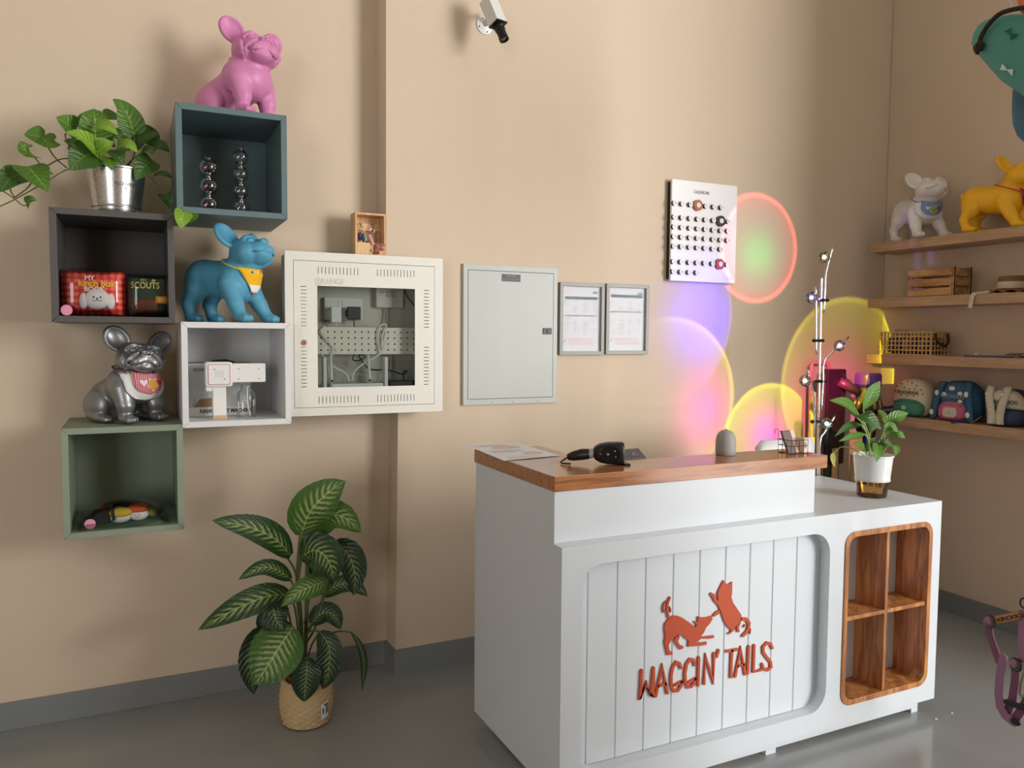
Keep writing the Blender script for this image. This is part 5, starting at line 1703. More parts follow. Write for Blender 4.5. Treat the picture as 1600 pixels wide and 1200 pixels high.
_dog = [[(1.9582,0.5204),(1.9735,0.5273),(1.9891,0.5261),(2.0072,0.5186),(2.0347,0.4995),(2.0626,0.4784),(2.0679,0.4843),(2.0556,0.499),(2.0713,0.4936),(2.0709,0.5109),(2.0895,0.5051),(2.108,0.5034),(2.1243,0.5048),(2.1293,0.4946),(2.118,0.4811),(2.1043,0.4719),(2.0954,0.4563),(2.0819,0.4434),(2.1355,0.4405),(2.1371,0.4333),(2.1193,0.4324),(2.0866,0.4389),(2.0707,0.4328),(2.0648,0.4274),(2.0916,0.4248),(2.1079,0.4241),(2.1068,0.4148),(2.0826,0.4158),(2.0344,0.4212),(2.0362,0.4407),(2.0223,0.4512),(2.0085,0.4638),(1.9949,0.4686),(1.9817,0.4614),(1.9687,0.4506),(1.9601,0.4391),(1.9626,0.4239),(1.9695,0.4153),(1.9762,0.4142),(1.9742,0.4053),(1.9564,0.4072),(1.9516,0.4221),(1.9468,0.4413),(1.9444,0.449),(1.9483,0.4705),(1.9435,0.4896),(1.9453,0.5077)],[(1.9841,0.4573),(1.9995,0.4641),(2.0024,0.4574),(1.9955,0.4444),(2.0035,0.4308),(2.0162,0.4261),(2.0164,0.4186),(2.0052,0.4167),(1.9913,0.4339),(1.9798,0.4488)]]
dg = MB()
for p in _dog:
    dg.prism(p, YL0, YL1)
for w, p in [(0.0065,[(1.9619,0.5867),(1.954,0.5687),(1.9517,0.5507),(1.9589,0.5258)]),(0.003,[(1.9494,0.5774),(1.9395,0.5701),(1.9367,0.5566),(1.9401,0.5429)]),(0.003,[(1.9617,0.5573),(1.9663,0.5486),(1.9648,0.5407)])]:
    dg.strip(p, w, YL0, YL1)
dg.build('dog_emblem', TERRA, ctr)
_cat = [[(2.1706,0.6131),(2.1786,0.6015),(2.1911,0.5979),(2.2053,0.6041),(2.2058,0.5864),(2.2054,0.5674),(2.2034,0.5543),(2.2112,0.5359),(2.2313,0.51),(2.2465,0.4904),(2.2481,0.4728),(2.2328,0.4616),(2.221,0.4538),(2.2165,0.4429),(2.2046,0.4371),(2.1951,0.434),(2.1911,0.4373),(2.2021,0.4413),(2.2067,0.4464),(2.1894,0.4625),(2.177,0.4797),(2.1693,0.4981),(2.1592,0.5205),(2.1492,0.5371),(2.1347,0.5506),(2.1273,0.5648),(2.1177,0.5737),(2.1222,0.5806),(2.134,0.5752),(2.1416,0.5572),(2.1498,0.5503),(2.1472,0.5753),(2.1548,0.5894),(2.1638,0.6034)],[(2.1568,0.5201),(2.1428,0.5161),(2.1313,0.5075),(2.1338,0.5007),(2.1478,0.5051),(2.1585,0.5099)],[(2.2453,0.4674),(2.2291,0.4571),(2.2285,0.4468),(2.2327,0.4357),(2.241,0.4344),(2.2381,0.4503)]]
ct = MB()
for p in _cat:
    ct.prism(p, YL0, YL1)
for w, p in [(0.0105,[(2.248,0.4766),(2.2691,0.4727),(2.281,0.458),(2.2791,0.4389),(2.2658,0.4254),(2.2561,0.4203)]),(0.003,[(2.2633,0.4549),(2.2577,0.448)]),(0.003,[(2.2876,0.4375),(2.2856,0.4222)])]:
    ct.strip(p, w, YL0, YL1)
ct.build('cat_emblem', TERRA, ctr)

# ---------------------------------------------------------------- things on the counter
# leaflet
lf = thing('leaflet', 'white leaflet with pink print overhanging the counter ledge', 'leaflet', (1.66, -.73, KZ1))
co = [Vector((1.560, -.560)), Vector((1.772, -.556)), Vector((1.764, -.888)), Vector((1.548, -.912))]
def leafpt(u, v, dz=0):
    p = (co[0] * (1 - u) + co[1] * u) * (1 - v) + (co[3] * (1 - u) + co[2] * u) * v
    return (p.x, p.y, KZ1 + .0012 + dz + .004 * (1 - u) ** 2 * (1 - v) + .0025 * math.sin(u * 3.1) * .4)
MB().grid([[leafpt(i / 10, j / 8) for i in range(11)] for j in range(9)]).build('sheet', PAP, lf, smooth=True, fix=False)
PINKP = M('salmon_print', (226, 192, 184), .7)
for (u0, u1, v0, v1) in ((.30, .85, .16, .36), (.55, .92, .62, .80)):
    n = 20
    q = [leafpt((u0 + u1) / 2, (v0 + v1) / 2, .0006)] + [leafpt((u0 + u1) / 2 + (u1 - u0) / 2 * math.cos(2 * math.pi * k / n) * (1 + .12 * math.sin(5 * k)), (v0 + v1) / 2 + (v1 - v0) / 2 * math.sin(2 * math.pi * k / n), .0006) for k in range(n)]
    MB().add(q, [(0, 1 + k, 1 + (k + 1) % n) for k in range(n)]).build('print_blot', PINKP, lf, fix=False)
for v in (.08, .12, .45, .50, .55, .88):
    MB().grid([[leafpt(u, vv, .0006) for u in (.12, .4, .7)] for vv in (v, v + .018)]).build('print_line', M('grey_lilac_print', (206, 200, 208), .7), lf, fix=False)

# barcode scanner lying on the ledge
BKP = M('scanner_black', (20, 21, 23), .38)
sc = thing('barcode_scanner', 'black barcode scanner lying on the oak ledge', 'scanner', (1.79, -1.06, KZ1))
hd = Vector((1.822, -1.095, KZ1 + .036))
fx = Vector((.90, -.43, 0)).normalized()              # along the head
up_ = Vector((0, 0, 1))
out_ = Vector((-.43, -.90, .0)).normalized()          # towards the customer side
def sc_pt(a, b, c):
    return hd + fx * a + up_ * b + out_ * c
rows = []
for a, h, d0, d1 in ((-.050, .012, -.014, .014), (-.044, .021, -.020, .022), (-.030, .029, -.025, .027), (-.005, .034, -.027, .029), (.025, .035, -.028, .030), (.040, .035, -.028, .030), (.044, .033, -.025, .027)):
    ring = []
    for k in range(20):
        t = 2 * math.pi * k / 20
        cs, sn = math.cos(t), math.sin(t)
        e = .55
        ring.append(sc_pt(a, h * math.copysign(abs(sn) ** e, sn), (d0 + d1) / 2 + (d1 - d0) / 2 * math.copysign(abs(cs) ** e, cs)))
    rows.append(ring)
hm = MB().grid(rows, closed_u=True)
hm.add(rows[0], [tuple(range(20))])
hm.add(rows[-1], [tuple(range(20))])
head = hm.build('head', BKP, sc, smooth=50)
fcp = MB()
fcp.add([sc_pt(.0 + .032 * math.cos(2 * math.pi * k / 24), .025 * math.sin(2 * math.pi * k / 24), .0305) for k in range(24)] + [sc_pt(.0 + .032 * math.cos(2 * math.pi * k / 24), .025 * math.sin(2 * math.pi * k / 24), .0285) for k in range(24)],
        [tuple(range(24))] + [(k, (k + 1) % 24, (k + 1) % 24 + 24, k + 24) for k in range(24)])
fcp.build('key_pad', M('scanner_pad', (14, 15, 17), .2), sc)
for a, b, r, m in ((.014, .010, .0024, M('scanner_blue_led', (90, 160, 220), .3, emit=.25)), (-.008, .0, .0045, M('scanner_button', (120, 122, 126), .4)), (-.030, .0, .0035, M('scanner_grey', (64, 66, 70), .4)), (.016, -.008, .0028, MATS['scanner_button'])):
    MB().ell(sc_pt(a, b, .0308), (r, r, r), 10, 6).build('button', m, sc, smooth=True)
MB().tube([sc_pt(-.046, 0, 0), sc_pt(-.062, -.004, -.002)], [.0145, .0150], 16).build('collar', M('scanner_collar', (176, 176, 174), .4), sc, smooth=40)
MB().tube([sc_pt(-.061, -.003, 0), sc_pt(-.085, -.006, -.004), sc_pt(-.112, -.012, -.008), sc_pt(-.128, -.016, -.012)], [.0160, .0178, .0150, .0095], 16).build('handle', BKP, sc, smooth=40)
MB().tube(spline([sc_pt(-.124, -.014, -.012), sc_pt(-.140, -.024, -.010), sc_pt(-.150, -.031, -.004), sc_pt(-.142, -.032, .012), sc_pt(-.120, -.032, .020)], 5), .0028, 8).build('cord', BKP, sc, smooth=True)
MB().prism([(hd.x + .030, hd.y - .045), (hd.x + .046, hd.y - .05), (hd.x + .056, hd.y - .0), (hd.x + .038, hd.y + .012)], KZ1 + .0003, KZ1 + .006, 'z').build('window_lip', BKP, sc)

# black touch panel behind the ledge
tp = thing('touch_panel', 'black tilted touch panel behind the oak ledge beside the scanner', 'device', (2.02, -.98, LZ1))
A, B, Cc, Dd = [Vector(p) for p in [(1.8776,-1.04,0.9898),(2.0027,-1.04,0.9878),(2.0353,-0.945,1.0069),(1.9338,-0.945,1.0049)]]
nn = (B - A).cross(Dd - A).normalized()
MB().add([A, B, Cc, Dd] + [p - nn * .010 for p in (A, B, Cc, Dd)], [(0, 1, 2, 3), (7, 6, 5, 4), (0, 4, 5, 1), (1, 5, 6, 2), (2, 6, 7, 3), (3, 7, 4, 0)]).build('panel', M('panel_black', (22, 24, 24), .3), tp, bevel=.001)
def tpp(u, v, d=.0006):
    return (A * (1 - u) + B * u) * (1 - v) + (Dd * (1 - u) + Cc * u) * v + nn * d
for u0, u1 in ((.14, .42), (.50, .82)):
    k_ = MB().add([tpp(u0, .2), tpp(u1, .2), tpp(u1, .8), tpp(u0, .8)], [(0, 1, 2, 3)]).build('key', M('panel_key', (8, 9, 9), .15), tp, fix=False)
    MB().add([tpp((u0 + u1) / 2 - .07, .35, .001), tpp((u0 + u1) / 2 + .08, .42, .001), tpp((u0 + u1) / 2 + .02, .66, .001)], [(0, 1, 2)]).build('icon', M('panel_icon', (126, 128, 128), .4), k_, fix=False)
md_ = (A + Cc) / 2
MB().tube([md_ - nn * .008, (md_.x, md_.y + .01, LZ1 + .02)], .012, 14).build('post', MATS['panel_black'], tp, smooth=40)
MB().lathe([(0, 0), (.055, 0), (.055, .006), (.014, .014), (.012, .022)], (md_.x, md_.y + .01, LZ1 + .0005), 28, cap=False).build('base', MATS['panel_black'], tp, smooth=40)

# dome diffuser
cd = MB().lathe([(0, 0), (.030, 0), (.0325, .003), (.0338, .02), (.0338, .045), (.0315, .062), (.026, .074), (.017, .082), (.006, .0855), (.0022, .087), (.0018, .0905), (0, .091)], (2.297, -1.080, KZ1 + .0002), 36, cap=False)
cd.build('dome_diffuser', M('matt_stone_grey', (156, 154, 148), .55), None, smooth=True, label='small matt grey dome diffuser on the oak ledge', cat='diffuser')

# wire card holder with cards
ch_ = thing('card_holder', 'small wire card holder on the oak ledge near its right end', 'card holder', (2.55, -1.125, KZ1))
WIR = M('dark_wire', (66, 58, 54), .35, metal=.8)
hx0, hx1, hy0, hy1, hz = 2.508, 2.585, -1.165, -1.105, KZ1 + .0012
for z in (hz, hz + .026, hz + .046):
    MB().tube([(hx0, hy0, z), (hx1, hy0, z), (hx1, hy1, z), (hx0, hy1, z)], .0011, 6, closed=True).build('wire_ring', WIR, ch_, smooth=True)
for i in range(5):
    x = hx0 + (hx1 - hx0) * i / 4
    for y in (hy0, hy1):
        MB().tube([(x, y, hz), (x, y, hz + .046)], .0009, 6).build('wire', WIR, ch_, smooth=True)
for j in range(1, 3):
    y = hy0 + (hy1 - hy0) * j / 3
    for x in (hx0, hx1):
        MB().tube([(x, y, hz), (x, y, hz + .046)], .0009, 6).build('wire', WIR, ch_, smooth=True)
MB().tube(spline([(hx0, hy1, hz + .046), (hx0, hy1, hz + .074), (hx0 - .004, hy1, hz + .080), (hx0 - .016, hy1, hz + .079), (hx0 - .018, hy1, hz + .070), (hx0 - .014, hy1, hz + .066)], 4), .0010, 6).build('hook', WIR, ch_, smooth=True)
def slab_card(nm, lab, x0, x1, yb, ty, z0, z1, mat, txt=None, tm=None, th=.010):
    t = thing(nm, lab, 'cards', ((x0 + x1) / 2, yb, z0))
    MB().prism([(yb, z0), (yb + th, z0), (yb + th + ty, z1), (yb + ty, z1)], x0, x1, 'x').build('cards', mat, t, bevel=.0004)
    if txt:
        m = text_mesh(txt, .011, .0001)
        sl = ty / (z1 - z0)
        m.xf(lambda p: ((x0 + x1) / 2 + p.y * -1.0, yb - .0006 + ((z0 + z1) / 2 + .012 + p.x - z0) * sl, (z0 + z1) / 2 + .012 + p.x))
        m.build('lettering', tm, t, fix=False)
slab_card('card_stack', 'taupe cards leaning in the wire card holder', 2.511, 2.546, -1.152, .034, hz + .0012, hz + .074, M('taupe_card', (118, 104, 98), .6))
slab_card('card_stack', 'pale pink cards leaning in the wire card holder', 2.549, 2.567, -1.150, .034, hz + .0012, hz + .075, M('pink_card', (236, 196, 190), .6), 'CARDS'[:0] or None)
t = thing('card_stack', 'cream boxed cards standing in the wire card holder', 'cards', (2.576, -1.14, hz))
MB().box(2.569, 2.583, -1.163, -1.112, hz + .0012, hz + .052).build('cards', M('cream_card', (226, 212, 184), .6), t, bevel=.0005)
for i in range(3):
    MB().box(2.5705 + i * .004, 2.5725 + i * .004, -1.1636, -1.1629, hz + .016 + (i % 2) * .004, hz + .038).build('print_line', M('brown_card_print', (150, 132, 110), .6), t)

# white chair behind the counter
chx = (2.97695,0.1653500000000001,0.9585)
chr_ = thing('white_chair', 'white chair tucked behind the reception counter', 'chair', (chx[0], -.52, 0))
CHW = M('chair_white', (226, 228, 230), .4)
rows = []
for j in range(9):
    v = j / 8
    row = []
    for i in range(13):
        u = i / 12 * 2 - 1
        zz_ = .50 + (chx[2] - .50) * v - .028 * max(0, abs(u) - .85) / .15 * (v > .8)
        row.append((chx[0] + u * chx[1] * (1 - .03 * v), -.660 - .020 * (1 - u * u) + .05 * (1 - v) * .3, zz_))
    rows.append(row)
bo = MB().grid(rows).build('backrest', CHW, chr_, smooth=True, fix=False)
sd = bo.modifiers.new('thick', 'SOLIDIFY')
sd.thickness = .014
sd.offset = 1
MB().prism(rrect(chx[0] - .19, chx[0] + .19, -.622, -.28, .05), .44, .475, 'z').build('seat', CHW, chr_, bevel=.006)
for sx in (-1, 1):
    for sy in (-.59, -.31):
        MB().tube([(chx[0] + sx * .15, sy, .44), (chx[0] + sx * .165, sy, 0.002)], .011, 10).build('leg', CHR, chr_, smooth=40)
    MB().tube([(chx[0] + sx * .12, -.60, .46), (chx[0] + sx * .12, -.645, .52)], .009, 8).build('back_strut', CHR, chr_, smooth=40)

# peace lily in a self-watering pot
px_, py_, pz_ = 2.983, -1.102, LZ1 + .0004
lily = thing('potted_lily', 'small leafy plant in a white and clear pot on the counter', 'plant', (px_, py_, pz_))
CLP = glass('clear_pot', (250, 246, 236), .0, .9)
MB().lathe([(.0, .0), (.050, .0), (.053, .003), (.058, .050), (.0615, .075)], (px_, py_, pz_), 36, cap=False).build('water_tank', CLP, lily, smooth=True)
MB().lathe([(.0, .004), (.049, .004), (.0545, .044), (0, .044)], (px_, py_, pz_), 32, cap=False).build('water', glass('amber_water', (246, 216, 158), .0, .4), lily, smooth=40)
MB().lathe([(.0, .066), (.0585, .066), (.0612, .068), (.0690, .150), (.0725, .152), (.0725, .158), (.0690, .158), (.0665, .145), (0, .145)], (px_, py_, pz_), 36, cap=False).build('pot', M('gloss_white_pot', (226, 228, 228), .2), lily, smooth=40)
MB().lathe([(.0600, .060), (.0622, .061), (.0622, .068), (.0600, .069)], (px_, py_, pz_), 36, cap=False).build('pot_ring', M('pale_ring', (226, 214, 200), .3), lily, smooth=40)
for k in range(5):
    a = k * 1.3
    MB().tube(spline([(px_ + .01 * math.cos(a), py_ + .01 * math.sin(a), pz_ + .064), (px_ + .022 * math.cos(a + .5), py_ + .022 * math.sin(a + .5), pz_ + .035), (px_ + .012 * math.cos(a + 1.2), py_ + .012 * math.sin(a + 1.2), pz_ + .012)], 4), .0018, 6).build('root', M('pale_root', (206, 188, 140), .6), lily, smooth=True)
LL = leaf_mat('lily_leaf', (92, 138, 52), (150, 182, 96), .10, .33, 9, .7)
LL2 = leaf_mat('lily_leaf_dark', (60, 104, 44), (112, 150, 80), .10, .33, 9, .7)
LL3 = leaf_mat('lily_leaf_pale', (178, 182, 96), (200, 204, 140), .10, .4, 9, .7)
_rows = [([(2.9261,-1.1,1.1235),(2.9429,-1.11,1.1653),(2.9961,-1.11,1.2268)],0.0567,1,'lance'),([(2.8729,-1.13,1.1006),(2.7604,-1.17,1.1521),(2.665,-1.18,1.1695)],0.0527,1,'lance'),([(2.8367,-1.14,1.1048),(2.8346,-1.19,1.1077),(2.891,-1.21,1.0617)],0.0607,2,'lance'),([(3.0488,-1.1,1.0486),(3.0528,-1.13,1.0878),(3.1174,-1.14,1.1064)],0.0486,1,'lance'),([(3.0697,-1.08,1.0639),(3.0569,-1.08,1.0869),(3.0267,-1.08,1.1143)],0.0405,1,'lance'),([(2.868,-1.14,1.0725),(2.7526,-1.18,1.074),(2.682,-1.19,1.0427)],0.0283,2,'lance'),([(2.877,-1.15,1.0382),(2.7638,-1.19,1.0388),(2.692,-1.2,1.0274)],0.0283,1,'lance'),([(3.0075,-1.13,1.0238),(2.9996,-1.16,1.0612),(3.0289,-1.17,1.0413)],0.0445,1,'lance'),([(3.0681,-1.1,1.0112),(3.0791,-1.13,1.0264),(3.1068,-1.14,1.0109)],0.0344,1,'lance'),([(2.9394,-1.15,0.9999),(2.8978,-1.19,0.9763),(2.888,-1.195,0.9421)],0.0486,1,'lance'),([(2.9062,-1.14,0.9611),(2.8302,-1.18,0.998),(2.778,-1.19,1.0154)],0.0445,1,'lance'),([(3.0417,-1.12,0.9867),(3.0446,-1.15,0.9844),(3.0281,-1.16,0.9496)],0.0324,1,'lance'),([(2.76,-1.12,0.9727),(2.7432,-1.13,0.95),(2.7586,-1.13,0.9213)],0.0283,3,'lance'),([(2.9671,-1.13,0.984),(2.9689,-1.16,1.0036),(3.008,-1.17,0.987)],0.0324,2,'lance'),([(3.0147,-1.06,1.0295),(3.0364,-1.05,1.0643),(3.0229,-1.05,1.1057)],0.0364,2,'lance'),([(2.9479,-1.1,0.9611),(2.9449,-1.12,0.9958),(2.9662,-1.12,1.0186)],0.0364,2,'lance')]
for pts, w, k, shp in _rows:
    leaf('leaf', pts, w, (LL, LL2, LL3)[k - 1], lily, hint=(rnd.uniform(-.3, .1), -1, .6), shape=shp, fold=.2, wav=.01)
_v = [[(2.9828,-1.1,0.939),(2.9444,-1.1,1.0333),(2.9261,-1.1,1.1235)],[(2.9594,-1.11,0.9418),(2.9318,-1.12,1.0361),(2.8729,-1.13,1.1006)],[(2.9651,-1.11,0.9415),(2.8966,-1.13,1.0625),(2.8367,-1.14,1.1048)],[(2.9942,-1.1,0.9383),(3.0198,-1.1,0.9975),(3.0488,-1.1,1.0486)],[(3.0006,-1.09,0.9365),(3.0497,-1.08,1.0016),(3.0697,-1.08,1.0639)],[(2.9538,-1.11,0.9422),(2.9147,-1.13,1.0302),(2.868,-1.14,1.0725)],[(2.9418,-1.12,0.9443),(2.9149,-1.14,1.0078),(2.877,-1.15,1.0382)],[(2.9999,-1.1,0.938),(3.0018,-1.12,0.9848),(3.0075,-1.13,1.0238)],[(2.9999,-1.1,0.938),(3.0379,-1.1,0.9803),(3.0681,-1.1,1.0112)],[(2.9877,-1.11,0.9401),(2.9621,-1.13,0.9724),(2.9394,-1.15,0.9999)],[(3.0056,-1.1,0.9376),(3.0377,-1.11,0.9695),(3.0417,-1.12,0.9867)],[(2.9425,-1.11,0.9429),(2.8689,-1.11,0.9789),(2.8087,-1.11,0.99),(2.7612,-1.12,0.9707)],[(3.0012,-1.08,0.9351),(2.9987,-1.07,0.9948),(3.0147,-1.06,1.0295)]]
LS = M('lily_stem', (150, 170, 96), .5)
for p in _v:
    MB().tube(spline(p, 5), .0022, 6).build('stem', LS, lily, smooth=True)
for lab, (fx_, fy_) in (('tiny white scrap on the floor nearer the counter corner', (3.107, -1.311)), ('tiny white scrap on the floor farther from the counter corner', (3.2016, -1.306))):
    MB().prism([(fx_ - .006, fy_), (fx_, fy_ - .004), (fx_ + .007, fy_ + .002), (fx_ + .001, fy_ + .006)], .0004, .0022, 'z').build('paper_scrap', PAP, None, label=lab, cat='scrap')

# ---------------------------------------------------------------- oak shelves on the right-hand wall
SHW = wood('pale_oak_shelf', (196, 164, 128), (172, 138, 104), (34, 2.4, 34), .45, rings=1.6)
SX0, SYE = 4.01, -2.1
for z, lab in ((1.883, 'pale oak wall shelf carrying the white and yellow bulldog figures'), (1.594, 'pale oak wall shelf carrying the wooden crate and straw hat'),
               (1.302, 'pale oak wall shelf carrying the lattice basket'), (.989, 'pale oak wall shelf carrying the three backpacks')):
    MB().box(SX0, X1 - .0005, SYE, -.187, z - .047, z).build('wall_shelf', SHW, None, bevel=.001, label=lab, cat='shelf', group='oak wall shelves')

white, trw, fnw = dog_figure('bulldog_figure', 'white standing bulldog figure wearing a blue bib', (4.094, -.405, 1.8832), math.radians(-110), 'stand', STAND, M('white_lacquer', (226, 222, 216), .45), .318)
DEN = coords_checker('blue_gingham_cloth', (150, 172, 206), (118, 146, 192), (92, 122, 176), 60)
r_, uv_ = bib_sheet(fnw, u_bib(.215, .56, .29, .03), 20, 14, .016)
for j, row in enumerate(r_):
    for i, p in enumerate(row):
        p[0] += .006 * math.sin(i * 2.4 + j * 1.9)
sheet_build('bib_lace', r_, uv_, LACE, white, trw)
r_, uv_ = bib_sheet(fnw, u_bib(.165, .575, .345, .03), 16, 12, .032)
bw = tag(sheet_build('bib', r_, uv_, DEN, white, trw), 'blue gingham bib with white lace')
patch('heart_patch', fnw, (-.085, .45), HEART, .042, MATS['pale_pink_felt'], bw, trw)
patch('bear_patch', fnw, (0, .425), bear_shape(.055), .042, MATS['cream_felt'], bw, trw)
patch('bear_patch', fnw, (0, .425), bear_shape(.046), .048, M('green_felt', (132, 176, 62), .8), bw, trw)
patch('heart_patch', fnw, (.09, .45), HEART, .042, MATS['red_felt'], bw, trw)
neck_strap(fnw, (.16, 0, .60), (.38, 0, 1.0), .012, .0022, M('blue_ribbon', (96, 112, 150), .7), white, trw)

yellow, try_, fny = dog_figure('bulldog_figure', 'yellow standing bulldog figure with a red strap', (4.115, -.805, 1.8832), math.radians(-80), 'stand', STAND, M('yellow_lacquer', (244, 184, 30), .4), .318)
RS = M('coral_ribbon', (214, 84, 62), .7)
neck_strap(fny, (.16, 0, .59), (.42, 0, 1.0), .012, .0032, RS, yellow, try_)
r_, uv_ = bib_sheet(fny, tri_bib(.14, .56, .34), 10, 6, .02)
sheet_build('bib', r_, uv_, M('magenta_cloth', (184, 42, 88), .75), yellow, try_)

# ---------------------------------------------------------------- wooden crate
CRW = wood('crate_pine', (196, 152, 100), (152, 106, 64), (34, 4, 34), .6, rings=2.0)
cr = thing('wooden_crate', 'small slatted wooden crate on the second oak shelf', 'crate', (4.10, -.525, 1.5945))
cx0, cx1, cy0, cy1, cz, chh = 4.026, 4.165, -.655, -.405, 1.5945, .138
for x, y in ((cx0 + .006, cy0), (cx0 + .006, cy1 - .024), (cx1 - .014, cy0), (cx1 - .014, cy1 - .024)):
    MB().box(x, x + .008, y, y + .024, cz, cz + chh).build('post', CRW, cr, bevel=.0006)
    MB().box(x - .003, x + .011, (y if y < -.5 else y + .018), (y + .006 if y < -.5 else y + .024), cz, cz + chh + .001).build('post', CRW, cr, bevel=.0006)
for k in range(3):
    z0_ = cz + .003 + k * .047
    MB().box(cx0, cx0 + .006, cy0 + .008, cy1 - .008, z0_, z0_ + .036).build('slat', CRW, cr, bevel=.0006)
    MB().box(cx1 - .006, cx1, cy0 + .008, cy1 - .008, z0_, z0_ + .036).build('slat', CRW, cr, bevel=.0006)
    MB().box(cx0 + .015, cx1 - .015, cy0 + .007, cy0 + .013, z0_, z0_ + .036).build('slat', CRW, cr, bevel=.0006)
    MB().box(cx0 + .015, cx1 - .015, cy1 - .013, cy1 - .007, z0_, z0_ + .036).build('slat', CRW, cr, bevel=.0006)
MB().box(cx0 + .006, cx1 - .006, cy0 + .013, cy1 - .013, cz + .002, cz + .007).build('base_board', CRW, cr)

# ---------------------------------------------------------------- straw hat
ht = thing('straw_hat', 'small straw hat with a white ribbon on the second oak shelf', 'hat', (4.105, -.885, 1.5942))
STR = M('straw', (132, 94, 56), .8, var=.2, vscale=120, bump=.5, bscale=260)
hc_ = (4.105, -.885, 1.5945)
MB().lathe([(.055, .010), (.056, .040), (.055, .072), (.050, .078), (.0, .079)], hc_, 36, cap=False).build('crown', STR, ht, smooth=40)
rows = []
for j in range(5):
    r = .052 + .036 * j / 4
    rows.append([(hc_[0] + r * math.cos(2 * math.pi * k / 64), hc_[1] + r * math.sin(2 * math.pi * k / 64), hc_[2] + .012 + (.006 * math.sin(9 * 2 * math.pi * k / 64)) * j / 4 - .004 * j / 4) for k in range(64)])
bo = MB().grid(rows, closed_u=True).build('brim', STR, ht, smooth=True, fix=False)
bo.modifiers.new('thick', 'SOLIDIFY').thickness = .003
RIB = M('spotted_ribbon', (206, 190, 168), .75, var=.12, vscale=160)
MB().lathe([(.0575, .022), (.0580, .030), (.0572, .050), (.0565, .052)], hc_, 36, cap=False).build('ribbon', RIB, ht, smooth=True)
tail = MB()
tp_ = [(4.05, -.84, 1.606), (4.02, -.80, 1.600), (4.006, -.776, 1.597), (4.004, -.768, 1.580), (4.003, -.760, 1.530)]
rows = [[Vector(p) + Vector((0, -.010, -.004 if i < 3 else 0)), Vector(p) + Vector((0, .012, .004 if i < 3 else 0))] for i, p in enumerate(tp_)]
bo = tail.grid(rows).build('ribbon_tail', RIB, ht, fix=False)
bo.modifiers.new('thick', 'SOLIDIFY').thickness = .0012

# ---------------------------------------------------------------- lattice basket
lb_ = thing('lattice_basket', 'pale wooden lattice basket full of pouches on the third oak shelf', 'basket', (4.10, -.40, 1.3022))
LAT = M('pale_lath', (206, 170, 110), .6, var=.1, vscale=50)
bx0, bx1, by0, by1, bz0, bh = 4.028, 4.175, -.548, -.252, 1.3025, .113
rows_z = [bz0 + .003 + bh * k / 5 for k in range(6)]
for z in rows_z:
    for a in ((bx0, bx0 + .003, by0, by1, z - .003, z + .003), (bx1 - .003, bx1, by0, by1, z - .003, z + .003), (bx0 + .003, bx1 - .003, by0, by0 + .003, z - .003, z + .003), (bx0 + .003, bx1 - .003, by1 - .003, by1, z - .003, z + .003)):
        MB().box(*a).build('lath', LAT, lb_)
for k in range(14):
    y = by0 + .004 + (by1 - by0 - .008) * k / 13
    for x in (bx0 + .0032, bx1 - .0062):
        MB().box(x, x + .003, y - .0032, y + .0032, bz0, bz0 + bh + .004).build('lath', LAT, lb_)
for k in range(6):
    x = bx0 + .014 + (bx1 - bx0 - .028) * k / 5
    for y in (by0 + .0032, by1 - .0062):
        MB().box(x - .0032, x + .0032, y, y + .003, bz0, bz0 + bh + .004).build('lath', LAT, lb_)
MB().box(bx0 + .004, bx1 - .004, by0 + .004, by1 - .004, bz0, bz0 + .003).build('base', LAT, lb_)
LTH = M('dark_leather', (52, 24, 22), .45)
MB().tube(spline([(4.055, -.5515, 1.412), (4.06, -.562, 1.372), (4.10, -.572, 1.350), (4.14, -.562, 1.372), (4.145, -.5515, 1.412)], 5), .006, 8).build('handle', LTH, lb_, smooth=True)
rr_ = random.Random(4)
for k in range(6):
    y = by0 + .030 + k * .046
    cc = ((58, 46, 44), (120, 110, 108), (70, 52, 66), (150, 140, 136), (62, 58, 70), (92, 72, 60))[k]
    mbp = pillow(MB(), -.021, .021, -.05, .05, 0, .085 + .012 * rr_.random(), n=6)
    mbp.xf(lambda p: (4.10 + p.y * 1.0, y + p.x * .9, bz0 + .004 + p.z))
    mbp.build('pouch', M('pouch_%d' % k, cc, .6), None, smooth=True, label='%s pouch, %s in the lattice basket' % (('dark brown', 'light grey', 'plum', 'pale grey', 'slate', 'brown')[k], ('nearest the dark handle', 'second from the handle end', 'third from the handle end', 'fourth from the handle end', 'fifth from the handle end', 'farthest from the dark handle')[k]), cat='pouch')
MB().box(4.075, 4.078, -.385, -.300, 1.395, 1.432).build('hang_card', M('grey_card', (150, 140, 130), .6), None, label='grey card standing up out of the lattice basket', cat='card')

